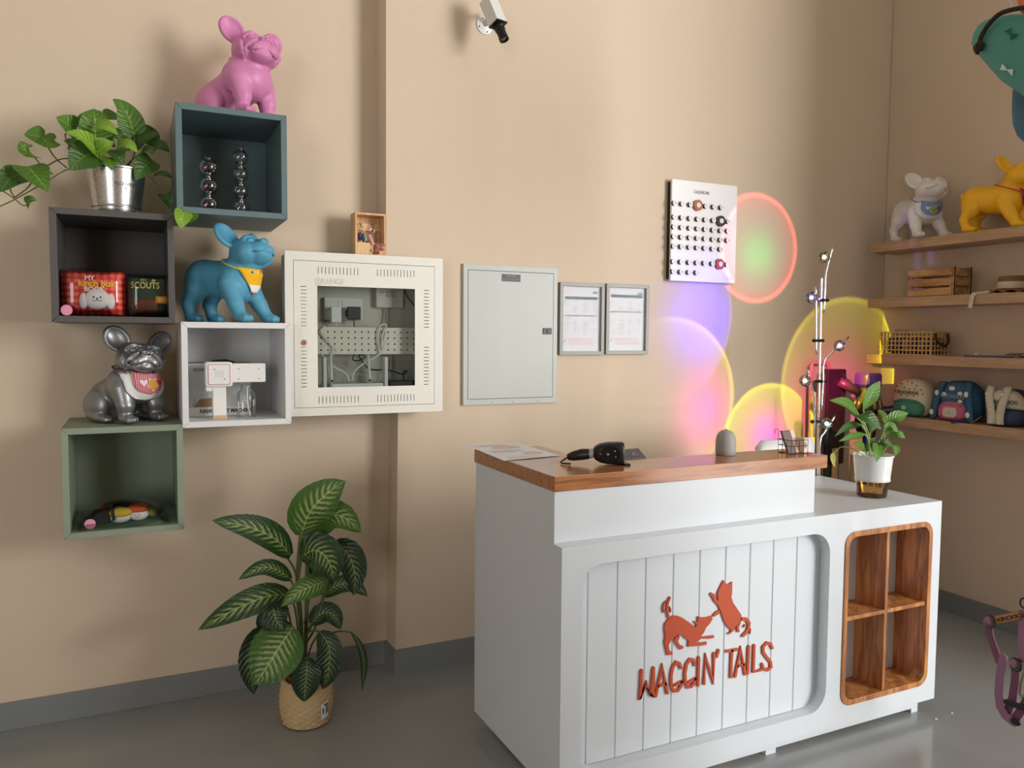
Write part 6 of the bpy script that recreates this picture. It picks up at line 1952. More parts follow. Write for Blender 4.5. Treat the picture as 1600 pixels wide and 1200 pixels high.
# ---------------------------------------------------------------- jewelled collars lying on the third shelf
for k, (y0, y1, xx, cc, lab) in enumerate(((-.70, -.93, 4.045, (112, 106, 122), 'grey jewelled pet collar at the front of the third oak shelf'), (-.72, -.99, 4.085, (196, 184, 170), 'cream beaded pet collar lying behind the grey jewelled collar'),
                                            (-.86, -1.10, 4.115, (110, 92, 72), 'brown leather pouch lying flat on the third oak shelf'))):
    t = thing('pet_collar' if k < 2 else 'flat_pouch', lab, 'collar' if k < 2 else 'pouch', (xx, (y0 + y1) / 2, 1.3022))
    if k < 2:
        MB().tube(spline([(xx + .02, y0, 1.308), (xx, y0 - .06, 1.307), (xx - .005, (y0 + y1) / 2, 1.307), (xx + .01, y1 + .05, 1.308), (xx + .03, y1, 1.309)], 5), .0052, 8).build('band', M('collar_%d' % k, cc, .5), t, smooth=True)
        for i in range(9):
            MB().ell((xx - .002 + .003 * math.sin(i), y0 - .05 - (y0 - .05 - y1 - .03) * i / 8, 1.3135), (.0032, .0032, .0028), 8, 5).build('stone', M('bright_stone', (244, 244, 248), .05, metal=.9), t, smooth=True)
        if k == 1:
            MB().ell((xx - .015, y0 - .035, 1.312), (.010, .012, .0095), 12, 8).build('bobble', M('cream_bobble', (206, 196, 180), .6), t, smooth=True)
    else:
        mbp = pillow(MB(), 0, .24, -.008, .012, 0, .07, n=8)
        mbp.xf(lambda p: (xx - .03 + p.z, y0 - p.x, 1.3110 + p.y))
        mbp.build('leather', M('brown_leather', cc, .5), t, smooth=True)


# ---------------------------------------------------------------- backpacks
def puff(poly, axis_pt, thick, flip=1, rings=7, power=2.4):
    """cushion over an outline (y, z), bulging towards -X from the plane X = axis_pt"""
    n = len(poly)
    cy_ = sum(p[0] for p in poly) / n
    cz_ = sum(p[1] for p in poly) / n
    rows = []
    for j in range(rings + 1):
        s = j / rings
        s_ = 1 - (1 - s) ** 1.6
        dx = thick * (1 - s_ ** power) ** (1 / power)
        rows.append([(axis_pt - dx, cy_ + (p[0] - cy_) * max(s_, .001), cz_ + (p[1] - cz_) * max(s_, .001)) for p in poly])
    rows.append([(axis_pt, p[0], p[1]) for p in poly])
    mb = MB().grid(rows, closed_u=True)
    mb.add([(axis_pt, p[0], p[1]) for p in poly], [tuple(range(n))])
    return mb


def clip(poly, zc, above):
    out = []
    n = len(poly)
    for i in range(n):
        a, b = poly[i], poly[(i + 1) % n]
        ina, inb = (a[1] >= zc) == above, (b[1] >= zc) == above
        if ina:
            out.append(a)
        if ina != inb:
            t = (zc - a[1]) / (b[1] - a[1])
            out.append((a[0] + (b[0] - a[0]) * t, zc))
    return out


def dots(n, r=.5):
    return [(math.cos(2 * math.pi * k / n), math.sin(2 * math.pi * k / n)) for k in range(n)]


def pack_outline(y0, y1, z0, z1, top=.055, waist=.0):
    ym, h = (y0 + y1) / 2, z1 - z0
    w = abs(y1 - y0) / 2
    out = []
    for k in range(40):
        a = 2 * math.pi * k / 40
        cs, sn = math.cos(a), math.sin(a)
        e = .55 if sn < 0 else .78
        ww = w * (1 if sn < 0 else 1 - .10 * sn)
        out.append((ym + ww * math.copysign(abs(cs) ** e, cs), z0 + h / 2 + h / 2 * math.copysign(abs(sn) ** e, sn)))
    return out


INK = M('black_ink', (30, 28, 30), .6)
SZ = .9894
# first: cream with red motifs and green pocket
p1 = thing('pet_backpack', 'cream pet backpack with red motifs and a green pocket', 'backpack', (4.10, -.410, SZ), group='pet backpacks')
ol = pack_outline(-.310, -.512, SZ, SZ + .195)
MB().prism(ol, 4.10, 4.135, 'x').build('rear_shell', M('cream_dotted_cloth', (216, 204, 180), .8), p1, bevel=.006)
body = puff(ol, 4.10, .055).build('body', M('cream_cloth', (228, 214, 180), .8), p1, smooth=True)
pk_ = puff(pack_outline(-.325, -.500, SZ + .001, SZ + .095), 4.068, .045).build('pocket', M('green_pocket', (78, 142, 112), .75), p1, smooth=True)
MB().tube([(4.0345, -.345, SZ + .074), (4.0315, -.41, SZ + .078), (4.0345, -.475, SZ + .074)], .0022, 6).build('zip', M('dark_green_zip', (44, 92, 76), .5), pk_)
MB().ell((4.023, -.412, SZ + .046), (.002, .014, .012), 12, 8).build('face_badge', M('pale_badge', (196, 214, 204), .7), pk_, smooth=True)
text_x('lettering', 'TOUCHDOG', .0235, (4.0425, -.413, SZ + .122), INK, p1, bold=.0004)
rr_ = random.Random(9)
RDM = M('red_motif', (192, 44, 40), .7)
for (y, z) in [(-.345, .150), (-.372, .165), (-.40, .178), (-.43, .172), (-.46, .160), (-.482, .140), (-.36, .128), (-.395, .145), (-.425, .140), (-.455, .142), (-.335, .125), (-.49, .118), (-.38, .108), (-.45, .108), (-.415, .106)]:
    dd = Vector((4.046, y, SZ + z))
    k = abs((y + .411) / .101)
    kz = abs((z - .0975) / .0975)
    xx = 4.10 - .055 * max(.02, (1 - max(k, kz) ** 2.4)) ** (1 / 2.4) - .001
    MB().ell((xx, y, SZ + z), (.0022, .0052, .0034), 8, 5, Matrix.Rotation(rr_.uniform(-.8, .8), 3, 'X')).build('motif', RDM, p1)
MB().tube(spline([(4.12, -.325, SZ + .060), (4.09, -.285, SZ + .035), (4.06, -.262, SZ + .030), (4.05, -.272, SZ + .012), (4.08, -.30, SZ + .008)], 4), .0075, 8).build('strap', M('purple_strap', (66, 48, 112), .6), p1, smooth=True)

# second: blue with pink pocket, straps over the front
p2 = thing('pet_backpack', 'blue pet backpack with white faces and a pink pocket', 'backpack', (4.10, -.655, SZ), group='pet backpacks')
ol = pack_outline(-.545, -.770, SZ, SZ + .195)
MB().prism(ol, 4.10, 4.14, 'x').build('rear_shell', M('blue_cloth', (56, 96, 124), .8), p2, bevel=.006)
puff(ol, 4.10, .055).build('body', MATS['blue_cloth'], p2, smooth=True)
pk_ = puff(pack_outline(-.582, -.738, SZ + .002, SZ + .098), 4.066, .045).build('pocket', M('pink_pocket', (196, 106, 136), .75), p2, smooth=True)
MB().prism(rrect(-.700, -.628, SZ + .020, SZ + .068, .016), 4.0205, 4.030, 'x').build('face_badge', M('cream_badge', (206, 196, 180), .8), pk_, bevel=.003)
MB().ell((4.020, -.664, SZ + .042), (.0015, .0032, .0026), 8, 6).build('badge_nose', INK, pk_)
MB().tube([(4.0335, -.600, SZ + .076), (4.029, -.66, SZ + .082), (4.0335, -.72, SZ + .076)], .0022, 6).build('zip', M('rose_zip', (150, 70, 100), .5), pk_)
text_x('lettering', 'TOUCHDOG', .0235, (4.0425, -.655, SZ + .120), M('pale_blue_ink', (150, 156, 176), .6), p2, bold=.0004)
WFC = M('white_motif', (222, 220, 214), .8)
for y, z, r in ((-.652, .158, .016), (-.698, .136, .013), (-.615, .128, .015), (-.700, .098, .012), (-.585, .105, .007), (-.600, .172, .012), (-.735, .178, .013)):
    k, kz = abs((y + .6575) / .1125), abs((z - .0975) / .0975)
    xx = 4.10 - .055 * max(.02, (1 - min(1, max(k, kz)) ** 2.4)) ** (1 / 2.4) - .0012
    MB().ell((xx, y, SZ + z), (.0022, r, r * .72), 12, 6).build('motif', WFC, p2)
for s, yb, yt in ((0, -.578, -.600), (1, -.752, -.732)):
    st = MB()
    pts = [(4.062, yt, SZ + .190), (4.045, yt + (yb - yt) * .3, SZ + .150), (4.036, yb, SZ + .080), (4.034, yb + (.012 if s == 0 else -.008), SZ + .006)]
    sp_ = spline(pts, 4)
    rows = [[Vector(p) + Vector((0, -.017, 0)), Vector(p) + Vector((-.006, 0, 0)), Vector(p) + Vector((0, .017, 0))] for p in sp_]
    bo = st.grid(rows).build('strap', MATS['blue_cloth'], p2, smooth=True, fix=False)
    bo.modifiers.new('thick', 'SOLIDIFY').thickness = .008
    for f in (.45, .85):
        q = sp_[int(f * (len(sp_) - 1))]
        MB().ell(q + Vector((-.0105, .002, 0)), (.0018, .011, .014), 10, 6).build('strap_motif', WFC, bo)
MB().tube(spline([(4.06, -.755, SZ + .006), (4.03, -.74, SZ + .006), (4.012, -.715, SZ + .005), (4.004, -.690, SZ - .002)], 4), .006, 6).build('loose_strap', M('navy_strap', (38, 36, 92), .6), p2, smooth=True)

# third: cream over navy with two pale straps
p3 = thing('pet_backpack', 'cream and navy pet backpack with two pale straps in front', 'backpack', (4.10, -.895, SZ), group='pet backpacks')
ol = pack_outline(-.805, -.985, SZ, SZ + .168)
MB().prism(ol, 4.09, 4.155, 'x').build('rear_shell', M('navy_cloth', (58, 66, 92), .8), p3, bevel=.006)
puff(clip(ol, SZ + .078, True), 4.09, .045).build('body', M('ivory_cloth', (206, 196, 172), .8), p3, smooth=True)
puff(clip(ol, SZ + .078, False), 4.09, .050).build('pocket', MATS['navy_cloth'], p3, smooth=True)
text_x('lettering', 'TOUCHDOG', .024, (4.0435, -.905, SZ + .112), INK, p3, bold=.0005)
for yb, yt in ((-.868, -.835), (-.908, -.915)):
    pts = [(4.066, yt, SZ + .182), (4.040, yt + (yb - yt) * .3, SZ + .130), (4.030, yb + .004, SZ + .060), (4.024, yb, SZ + .010)]
    sp_ = spline(pts, 4)
    rows = [[Vector(p) + Vector((0, -.019, 0)), Vector(p) + Vector((-.006, 0, 0)), Vector(p) + Vector((0, .019, 0))] for p in sp_]
    bo = MB().grid(rows).build('strap', M('ivory_strap', (210, 202, 182), .8), p3, smooth=True, fix=False)
    bo.modifiers.new('thick', 'SOLIDIFY').thickness = .009
    for f in (.3, .62, .92):
        q = sp_[int(f * (len(sp_) - 1))]
        MB().ell(q + Vector((-.0115, .006 if f < .5 else -.006, 0)), (.0016, .008, .006), 10, 6).build('strap_motif', WFC, bo)
MB().tube(spline([(4.06, -.805, SZ + .040), (4.045, -.790, SZ + .022), (4.03, -.775, SZ + .006), (4.025, -.772, SZ + .004)], 4), .0018, 6).build('cord', M('olive_cord', (150, 142, 84), .6), p3, smooth=True)

# ---------------------------------------------------------------- floor lamp with crystal heads and its coloured discs of light
lp = thing('floor_lamp', 'chrome floor lamp with five glowing crystal heads behind the counter', 'lamp', (3.296, -.55, 0))
LYP = -.55
MB().lathe([(0, 0), (.12, 0), (.12, .010), (.10, .016), (.012, .022), (.010, .03)], (3.296, LYP, .0005), 40, cap=False).build('base', CHR, lp, smooth=40)
_lz = [[(3.2813,-0.55,1.6524),(3.2909,-0.55,1.2357)],[(3.232,-0.565,1.6119),(3.2402,-0.565,1.475),(3.2469,-0.565,1.3133)],[(3.3351,-0.56,1.7966),(3.2974,-0.56,1.6808),(3.2955,-0.56,1.619),(3.2913,-0.56,1.4998)],[(3.4504,-0.56,1.3908),(3.3298,-0.56,1.3081),(3.2998,-0.56,1.2697),(3.2993,-0.56,1.1877),(3.2954,-0.56,1.0621)]]
top = _lz[0][0]
MB().tube([top, (3.300, LYP, .02)], .0058, 10).build('pole', CHR, lp, smooth=40)
for p in _lz[1:]:
    MB().tube(spline(p, 5), .0042, 8).build('rod', CHR, lp, smooth=True)
for p in [[(3.1935,-0.57,1.2438),(3.2171,-0.57,1.1718),(3.2393,-0.57,1.1043),(3.2432,-0.57,0.9418)],[(3.3715,-0.57,1.0323),(3.3101,-0.57,0.9616),(3.2834,-0.57,0.9211),(3.2841,-0.57,0.7694),(3.285,-0.57,0.6801)]]:
    MB().tube(spline(p, 5), .0042, 8).build('rod', CHR, lp, smooth=True)
for a, b in [((3.2597,-0.57,1.5551),(3.3289,-0.545,1.5558)),((3.2228,-0.57,1.3732),(3.3028,-0.55,1.3734)),((3.2469,-0.57,1.1917),(3.3249,-0.55,1.1882)),((3.2264,-0.57,1.0109),(3.3041,-0.55,1.0057)),((3.25,-0.57,1.5538),(3.2817,-0.56,1.554))]:
    MB().tube([a, b], .0075, 10).build('clip', M('black_clip', (26, 25, 26), .4), lp, smooth=40)
_cr = [(3.2782,-0.565,1.7449),(3.1978,-0.575,1.5633),(3.3848,-0.57,1.3517),(3.1691,-0.58,1.196),(3.3094,-0.58,0.9995)]
_cc = ((236, 236, 150), (170, 160, 255), (226, 196, 255), (255, 236, 190), (206, 255, 226))
for (c, col) in zip(_cr, _cc):
    k = _cr.index(c)
    hd_ = MB().ell(c, (.026, .026, .026), 10, 7).build('crystal', glass('crystal_%d' % k, (244, 244, 250), .0, 1.5), lp)
    MB().ell(c, (.0095, .0095, .0095), 12, 8).build('bulb', M('bulb_%d' % k, col, .4, emit=3.5, ecol=col), hd_, smooth=True)
    MB().tube([(c[0], c[1] + .004, c[2] - .016), (c[0] + .012, c[1] + .012, c[2] - .018)], .003, 6).build('socket', CHR, hd_)


def projector(name, loc, centre, R, ring, fill, hot, hot_c, hot_r, power, axis='y', ring_w=.030, side=0.0):
    """spot lamp whose lens throws a disc with a bright rim; centre, R are measured on the wall it faces"""
    l = bpy.data.lights.new(name, 'SPOT')
    l.energy = power
    l.spot_size = math.radians(165)
    l.spot_blend = 0.05
    l.shadow_soft_size = .002
    l.use_nodes = True
    nt = l.node_tree
    L = nt.links.new
    em = nt.nodes['Emission']

    def mth(op, a, b=None):
        n = nt.nodes.new('ShaderNodeMath')
        n.operation = op
        for i, x in enumerate((a, b)):
            if x is None:
                continue
            if isinstance(x, (int, float)):
                n.inputs[i].default_value = x
            else:
                L(x, n.inputs[i])
        return n.outputs[0]
    tc = nt.nodes.new('ShaderNodeTexCoord')
    sp = nt.nodes.new('ShaderNodeSeparateXYZ')
    L(tc.outputs['Normal'], sp.inputs[0])
    az = mth('MAXIMUM', mth('ABSOLUTE', sp.outputs[2]), .02)
    dist = abs(PP - loc[1])
    px = mth('MULTIPLY', mth('DIVIDE', sp.outputs[0], az), dist)
    pz = mth('MULTIPLY', mth('DIVIDE', sp.outputs[1], az), dist)

    def radius(c):
        dx = mth('SUBTRACT', px, c[0] - loc[0])
        dz = mth('SUBTRACT', pz, c[1] - loc[2])
        return mth('SQRT', mth('ADD', mth('MULTIPLY', dx, dx), mth('MULTIPLY', dz, dz)))
    rn = mth('MULTIPLY', radius(centre), 0.5 / R)
    cr_ = nt.nodes.new('ShaderNodeValToRGB')
    els = cr_.color_ramp.elements
    els[0].position, els[0].color = 0, tuple(x * fill[3] * .2 for x in fill[:3]) + (1,)
    els[1].position, els[1].color = .5 + ring_w, (0, 0, 0, 1)
    for ps, cl in ((.36, tuple(x * fill[3] for x in fill[:3])), (.5 - ring_w * 1.3, tuple(x * ring[4] for x in ring[:3])), (.5 - ring_w * .1, tuple(x * ring[3] for x in ring[:3])), (.5 + ring_w * .25, tuple(x * ring[3] * .7 for x in ring[:3]))):
        e = els.new(ps)
        e.color = cl + (1,)
    L(rn, cr_.inputs[0])
    rh = mth('MULTIPLY', radius(hot_c), 1.0 / hot_r)
    g = mth('POWER', 2.718, mth('MULTIPLY', mth('MULTIPLY', rh, rh), -1.0))
    inside = mth('LESS_THAN', rn, .5)
    g = mth('MULTIPLY', g, inside)
    hc = nt.nodes.new('ShaderNodeMix')
    hc.data_type = 'RGBA'
    hc.inputs[6].default_value = (0, 0, 0, 1)
    hc.inputs[7].default_value = tuple(hot) + (1,)
    L(g, hc.inputs[0])
    ad = nt.nodes.new('ShaderNodeMix')
    ad.data_type = 'RGBA'
    ad.blend_type = 'ADD'
    ad.inputs[0].default_value = 1
    L(cr_.outputs[0], ad.inputs[6])
    L(hc.outputs[2], ad.inputs[7])
    L(ad.outputs[2], em.inputs['Color'])
    # the lens is tilted: the disc fades towards its far side
    fade = 1.0
    if side:
        fx_ = mth('MULTIPLY', mth('SUBTRACT', px, centre[0] - loc[0]), 1.0 / R)
        fade = mth('MINIMUM', mth('MAXIMUM', mth('ADD', mth('MULTIPLY', fx_, side), .45), .06), 1.0)
    # keep the disc evenly lit across the flat wall
    d2 = mth('ADD', mth('ADD', mth('MULTIPLY', px, px), mth('MULTIPLY', pz, pz)), dist * dist)
    L(mth('MULTIPLY', mth('POWER', mth('DIVIDE', d2, dist * dist), 1.3), fade), em.inputs['Strength'])
    o = bpy.data.objects.new(name, l)
    COL.objects.link(o)
    o.location = loc
    o.rotation_euler = (math.radians(90), 0, 0)
    o.parent = lp
    o.location = Vector(loc) - ORG[lp.name]
    return o


LPOW = 11.5
def lens(k):
    return (_cr[k][0], _cr[k][1] + .030, _cr[k][2])
projector('lens_light', lens(0), (3.296, 1.829), .262, (1.0, .16, .20, .95, .30), (.30, .15, .20, .55), (.03, .44, .14), (3.31, 1.80), .12, LPOW)
projector('lens_light', lens(1), (2.72, 1.50), .43, (.9, .75, .6, .16, .05), (.22, .16, .55, .10), (.10, .0, 2.5), (2.94, 1.475), .19, LPOW, ring_w=.012, side=.8)
projector('lens_light', lens(3), (2.80, 1.10), .37, (.80, .80, .0, .66, .26), (.62, .34, .16, .22), (1.0, .0, .68), (2.98, 1.03), .17, LPOW, ring_w=.020, side=.9)
projector('lens_light', lens(4), (3.418, .855), .29, (.80, .86, .0, .95, .55), (.52, .58, .0, .62), (1.15, .0, 1.0), (3.40, .89), .125, LPOW, ring_w=.026)
projector('lens_light', lens(2), (3.95, 1.14), .455, (.72, .72, .0, .60, .28), (.40, .40, .0, .38), (.95, .02, .40), (3.85, 1.03), .25, LPOW, ring_w=.020)


def streak(name, loc, y_c, width, col, power):
    """narrow upright sliver of coloured light that a crystal throws on the right-hand wall"""
    l = bpy.data.lights.new(name, 'SPOT')
    l.energy = power
    l.spot_size = math.radians(130)
    l.spot_blend = .4
    l.shadow_soft_size = .004
    l.use_nodes = True
    nt = l.node_tree
    L = nt.links.new
    em = nt.nodes['Emission']
    em.inputs['Color'].default_value = col + (1,)
    tc = nt.nodes.new('ShaderNodeTexCoord')
    sp = nt.nodes.new('ShaderNodeSeparateXYZ')
    L(tc.outputs['Normal'], sp.inputs[0])

    def mth(op, a, b=None):
        n = nt.nodes.new('ShaderNodeMath')
        n.operation = op
        for i, x in enumerate((a, b)):
            if x is None:
                continue
            if isinstance(x, (int, float)):
                n.inputs[i].default_value = x
            else:
                L(x, n.inputs[i])
        return n.outputs[0]
    dist = X1 - loc[0]
    az = mth('MAXIMUM', mth('ABSOLUTE', sp.outputs[2]), .02)
    u = mth('MULTIPLY', mth('DIVIDE', sp.outputs[0], az), dist)
    v = mth('MULTIPLY', mth('DIVIDE', sp.outputs[1], az), dist)
    q = mth('DIVIDE', mth('SUBTRACT', u, -(y_c - loc[1])), width)
    g = mth('POWER', 2.718, mth('MULTIPLY', mth('POWER', mth('ABSOLUTE', q), 3.0), -1.0))
    q2 = mth('DIVIDE', mth('SUBTRACT', v, .32), .40)
    g2 = mth('POWER', 2.718, mth('MULTIPLY', mth('MULTIPLY', q2, q2), -1.0))
    L(mth('MULTIPLY', g, g2), em.inputs['Strength'])
    o = bpy.data.objects.new(name, l)
    COL.objects.link(o)
    o.parent = lp
    o.location = Vector(loc) - ORG[lp.name]
    o.rotation_euler = (math.radians(90), 0, math.radians(-90))
    return o


streak('lens_streak', (_cr[1][0] + .03, _cr[1][1], _cr[1][2]), -.355, .045, (.35, .18, 1.0), 50)

# ---------------------------------------------------------------- cleaning things in the corner
dk = thing('vacuum_dock', 'dark upright vacuum dock with a tall panel behind the floor lamp', 'dock', (3.70, -.27, 0))
PLUM = M('dark_plum_gloss', (44, 26, 32), .2)
MB().box(3.66, 3.80, -.252, -.185, 0, .018).build('base', PLUM, dk, bevel=.004)
MB().prism(rrect(3.655, 3.785, .74, 1.229, .012), -.262, -.215).build('panel', PLUM, dk, bevel=.006)
MB().box(3.636, 3.656, -.250, -.205, .74, 1.205).build('panel_side', M('brown_gloss', (84, 66, 56), .3), dk, bevel=.003)
MB().box(3.70, 3.765, -.250, -.205, .018, .74).build('stem', M('dock_black', (26, 24, 26), .35), dk, bevel=.004)
MB().tube([(3.73, -.262, 1.165), (3.775, -.285, 1.140), (3.828, -.300, 1.112)], [.026, .024, .024], 12).build('arm', M('dock_bronze', (104, 74, 70), .3, metal=.5), dk, smooth=True)
vc = thing('stick_vacuum', 'stick vacuum with a purple filter hanging on the dark dock', 'vacuum', (3.91, -.30, 0))
vx, vy = 3.885, -.31
MB().lathe([(.0, 1.209), (.055, 1.209), (.062, 1.203), (.064, 1.195), (.064, 1.152), (.060, 1.148)], (vx, vy, 0), 32, cap=False).build('filter', M('purple_filter', (112, 56, 150), .2, coat=.5), vc, smooth=40)
MB().lathe([(.0655, 1.152), (.0655, 1.142), (.0640, 1.136)], (vx, vy, 0), 32, cap=False).build('filter_ring', M('deep_purple', (56, 26, 96), .25), vc, smooth=40)
MB().lathe([(.060, 1.137), (.058, 1.08), (.052, 1.05), (.0, 1.05)], (vx, vy, 0), 32, cap=False).build('motor_housing', M('bronze_grey', (126, 112, 98), .3, metal=.6), vc, smooth=40)
for k in range(10):
    a = 2 * math.pi * k / 10
    MB().tube([(vx + .056 * math.cos(a), vy + .056 * math.sin(a), 1.078), (vx + .064 * math.cos(a), vy + .064 * math.sin(a), 1.035), (vx + .050 * math.cos(a), vy + .050 * math.sin(a), 1.020)], [.010, .014, .006], 8).build('cyclone', M('cyclone_gold', (150, 130, 96), .3, metal=.8), vc, smooth=True)
MB().lathe([(.050, 1.03), (.046, .90), (.040, .88), (.0, .88)], (vx, vy, 0), 28, cap=False).build('dust_bin', glass('bin_clear', (206, 206, 206), .03, 1.2), vc, smooth=40)
MB().lathe([(.022, 1.03), (.020, .89), (0, .89)], (vx, vy, 0), 20, cap=False).build('bin_core', M('bin_core', (150, 150, 152), .3, metal=.6), vc, smooth=40)
MB().tube([(vx - .058, vy, 1.01), (vx - .070, vy, .95), (vx - .045, vy, .90)], [.016, .014, .014], 10).build('battery_grip', M('dock_black', (26, 24, 26), .35), vc, smooth=True)
MB().ell((vx - .075, vy - .015, 1.030), (.010, .006, .008), 10, 6).build('red_button', M('red_button', (190, 30, 34), .35), vc, smooth=True)
MB().tube([(vx, vy, .885), (vx, vy, .12)], .017, 14).build('wand', M('wand_blue', (40, 52, 150), .25, metal=.5), vc, smooth=40)
MB().prism(rrect(vx - .062, vx + .062, .0, .075, .02), vy - .05, vy + .05).build('floor_head', M('head_grey', (90, 84, 96), .35), vc, bevel=.008)
# pink handled broom, wooden mops, hanging black cable box
PKH = M('pink_plastic', (236, 130, 156), .4)
br = thing('dustpan', 'pink long-handled dustpan behind the vacuum dock', 'dustpan', (3.71, -.15, 0))
MB().tube([(3.640, -.165, .90), (3.636, -.165, 1.20), (3.640, -.165, 1.245), (3.652, -.165, 1.258), (3.750, -.165, 1.257), (3.762, -.165, 1.245), (3.764, -.165, 1.16)], .0085, 8).build('handle_loop', PKH, br, smooth=True)
MB().tube([(3.640, -.165, .91), (3.640, -.165, .14)], .008, 8).build('handle_pole', PKH, br, smooth=40)
MB().add([(3.55, -.24, .001), (3.655, -.24, .001), (3.655, -.14, .001), (3.55, -.14, .001), (3.55, -.24, .006), (3.655, -.24, .006), (3.65, -.14, .14), (3.555, -.14, .14)], [(0, 1, 2, 3), (4, 5, 6, 7), (0, 4, 7, 3), (1, 5, 6, 2), (3, 2, 6, 7), (0, 1, 5, 4)]).build('pan', PKH, br)
PALE = wood('pale_pole_wood', (196, 166, 120), (168, 136, 92), (30, 30, 3), .5, rings=1.5)
for lab, x, y, z1, w in (('pale wooden mop stick leaning right behind the lamp pole', 3.515, -.30, 1.12, .013), ('pale wooden mop stick left of the dock stem', 3.680, -.30, .83, .013), ('short wide wooden stick in front of the vacuum wand', 3.79, -.325, .80, .024)):
    t = thing('mop', lab, 'mop', (x, y, 0))
    MB().prism(rrect(x - w, x + w, .03, z1, .006), y - .010, y + .010).build('stick', PALE, t, bevel=.003)
    MB().prism(rrect(x - w - .008, x + w + .008, .0, .032, .006), y - .016, y + .016).build('mop_head', M('mop_grey', (130, 128, 124), .9), t, bevel=.006)
hb = thing('hanging_brush', 'black oval brush hanging on the dock by the floor lamp', 'brush', (3.625, -.285, .84))
MB().ell((3.628, -.290, .905), (.036, .018, .070), 18, 12).build('brush_body', M('dock_black', (26, 24, 26), .35), hb, smooth=True)
MB().tube([(3.640, -.272, .965), (3.655, -.268, 1.0)], .004, 8).build('loop', MATS['dock_black'], hb, smooth=True)

# ---------------------------------------------------------------- merchandise stand at the right edge with bags and a harness
stn = thing('display_stand', 'slim steel merchandise stand holding the bags and the harness', 'stand', (3.20, -1.98, 0))
STL = M('stand_steel', (70, 70, 72), .35, metal=.8)
MB().lathe([(0, 0), (.10, 0), (.10, .010), (.02, .018), (.016, .03)], (3.20, -1.98, .0005), 36, cap=False).build('base', STL, stn, smooth=40)
MB().tube([(3.20, -1.98, .02), (3.20, -1.98, 2.62)], .014, 12).build('pole', STL, stn, smooth=40)
for z in (.68, 2.20, 2.44, 2.60):
    MB().tube(spline([(3.20, -1.98, z), (3.10, -1.85, z), (3.00, -1.72, z), (3.00, -1.69, z + .02)], 4), .004, 8).build('hook', STL, stn, smooth=True)


def ribbon_x(path, w, x, th, mat, name, parent):
    mb = MB().strip(path, w, 0, th)
    mb.xf(lambda p: (x - p.y, p.x, p.z))
    return mb.build(name, mat, parent, bevel=.0006)


def puff2(poly, x, thick):
    a = puff(poly, x, thick)
    b = puff(poly, x, thick)
    b.v = [(2 * x - p[0], p[1], p[2]) for p in b.v]
    n = len(a.v)
    a.v += b.v
    a.f += [tuple(i + n for i in f[::-1]) for f in b.f]
    return a


TEAL = M('teal_canvas', (84, 150, 138), .7, var=.05, vscale=20, bump=.2, bscale=80)
bg = thing('teal_bag', 'teal pet bag with bow prints and a dark rope handle', 'bag', (3.0, -1.50, 2.10))
_ol = [(-1.419,2.3516),(-1.4256,2.3801),(-1.4397,2.4039),(-1.4629,2.412),(-1.4964,2.4123),(-1.5417,2.4033),(-1.5858,2.3892),(-1.6478,2.3626),(-1.7008,2.3179),(-1.7176,2.2643),(-1.721,2.1894),(-1.7108,2.1032),(-1.6833,2.0728),(-1.6457,2.0822),(-1.5974,2.1332),(-1.5309,2.1946),(-1.4914,2.2459),(-1.4599,2.2877),(-1.4372,2.3151)]
puff2(_ol, 3.0, .050).build('bag_body', TEAL, bg, smooth=True)
ROPE = M('dark_rope', (52, 44, 38), .9, bump=.8, bscale=200)
MB().tube(spline([(2.945,-1.4804,2.3168),(2.945,-1.4834,2.3437),(2.945,-1.507,2.3752),(2.95,-1.5375,2.3967),(2.95,-1.5773,2.3959),(2.955,-1.6132,2.3896),(2.97,-1.6572,2.3801),(3.0,-1.6759,2.3899)], 6), .0072, 10).build('rope', ROPE, bg, smooth=True)
_kc = Vector((2.944,-1.4782,2.3154))
MB().tube([_kc + Vector((.004 * math.sin(k * 1.7), .011 * math.cos(k * 2 * math.pi / 8), .010 * math.sin(k * 2 * math.pi / 8))) for k in range(8)], .0085, 8, closed=True).build('knot', ROPE, bg, smooth=True)
MB().tube([_kc, _kc + Vector((0, .006, -.022))], [.007, .006], 8).build('rope_end', ROPE, bg, smooth=True)
for cc, tris in [((28,92,96),[[(-1.5551,2.3371),(-1.5787,2.3406),(-1.5763,2.323)],[(-1.5751,2.3249),(-1.6005,2.3141),(-1.5784,2.3031)]]),((206,226,214),[[(-1.5559,2.2397),(-1.5494,2.2222),(-1.573,2.2137)],[(-1.5696,2.217),(-1.5895,2.213),(-1.5877,2.1924)]])]:
    bw_ = MB()
    for tr_ in tris:
        bw_.prism(tr_, 2.9455, 2.9475, 'x')
    bw_.build('bow_print', M('bow_%d' % cc[0], cc, .7), bg)
b2 = thing('blue_bag', 'blue pet bag with a white patch hanging below the teal bag', 'bag', (3.05, -1.66, 1.98))
_ol = [(-1.4999,2.1971),(-1.5003,2.1315),(-1.506,2.0809),(-1.5222,2.0404),(-1.5543,2.005),(-1.599,1.9796),(-1.6525,1.9804),(-1.6723,2.0343),(-1.6679,2.128),(-1.6283,2.1776),(-1.5491,2.2077)]
puff2(_ol, 3.10, .045).build('bag_body', M('blue_canvas', (70, 112, 136), .7, var=.05, vscale=20), b2, smooth=True)
_pp = (-1.5303,2.1193)
MB().ell((3.070, _pp[0], _pp[1]), (.004, .0065, .033), 12, 8).build('white_patch', M('white_patch', (226, 222, 208), .8), b2, smooth=True)
b3 = thing('orange_bag', 'orange pet bag hanging above the teal bag', 'bag', (3.0, -1.62, 2.37))
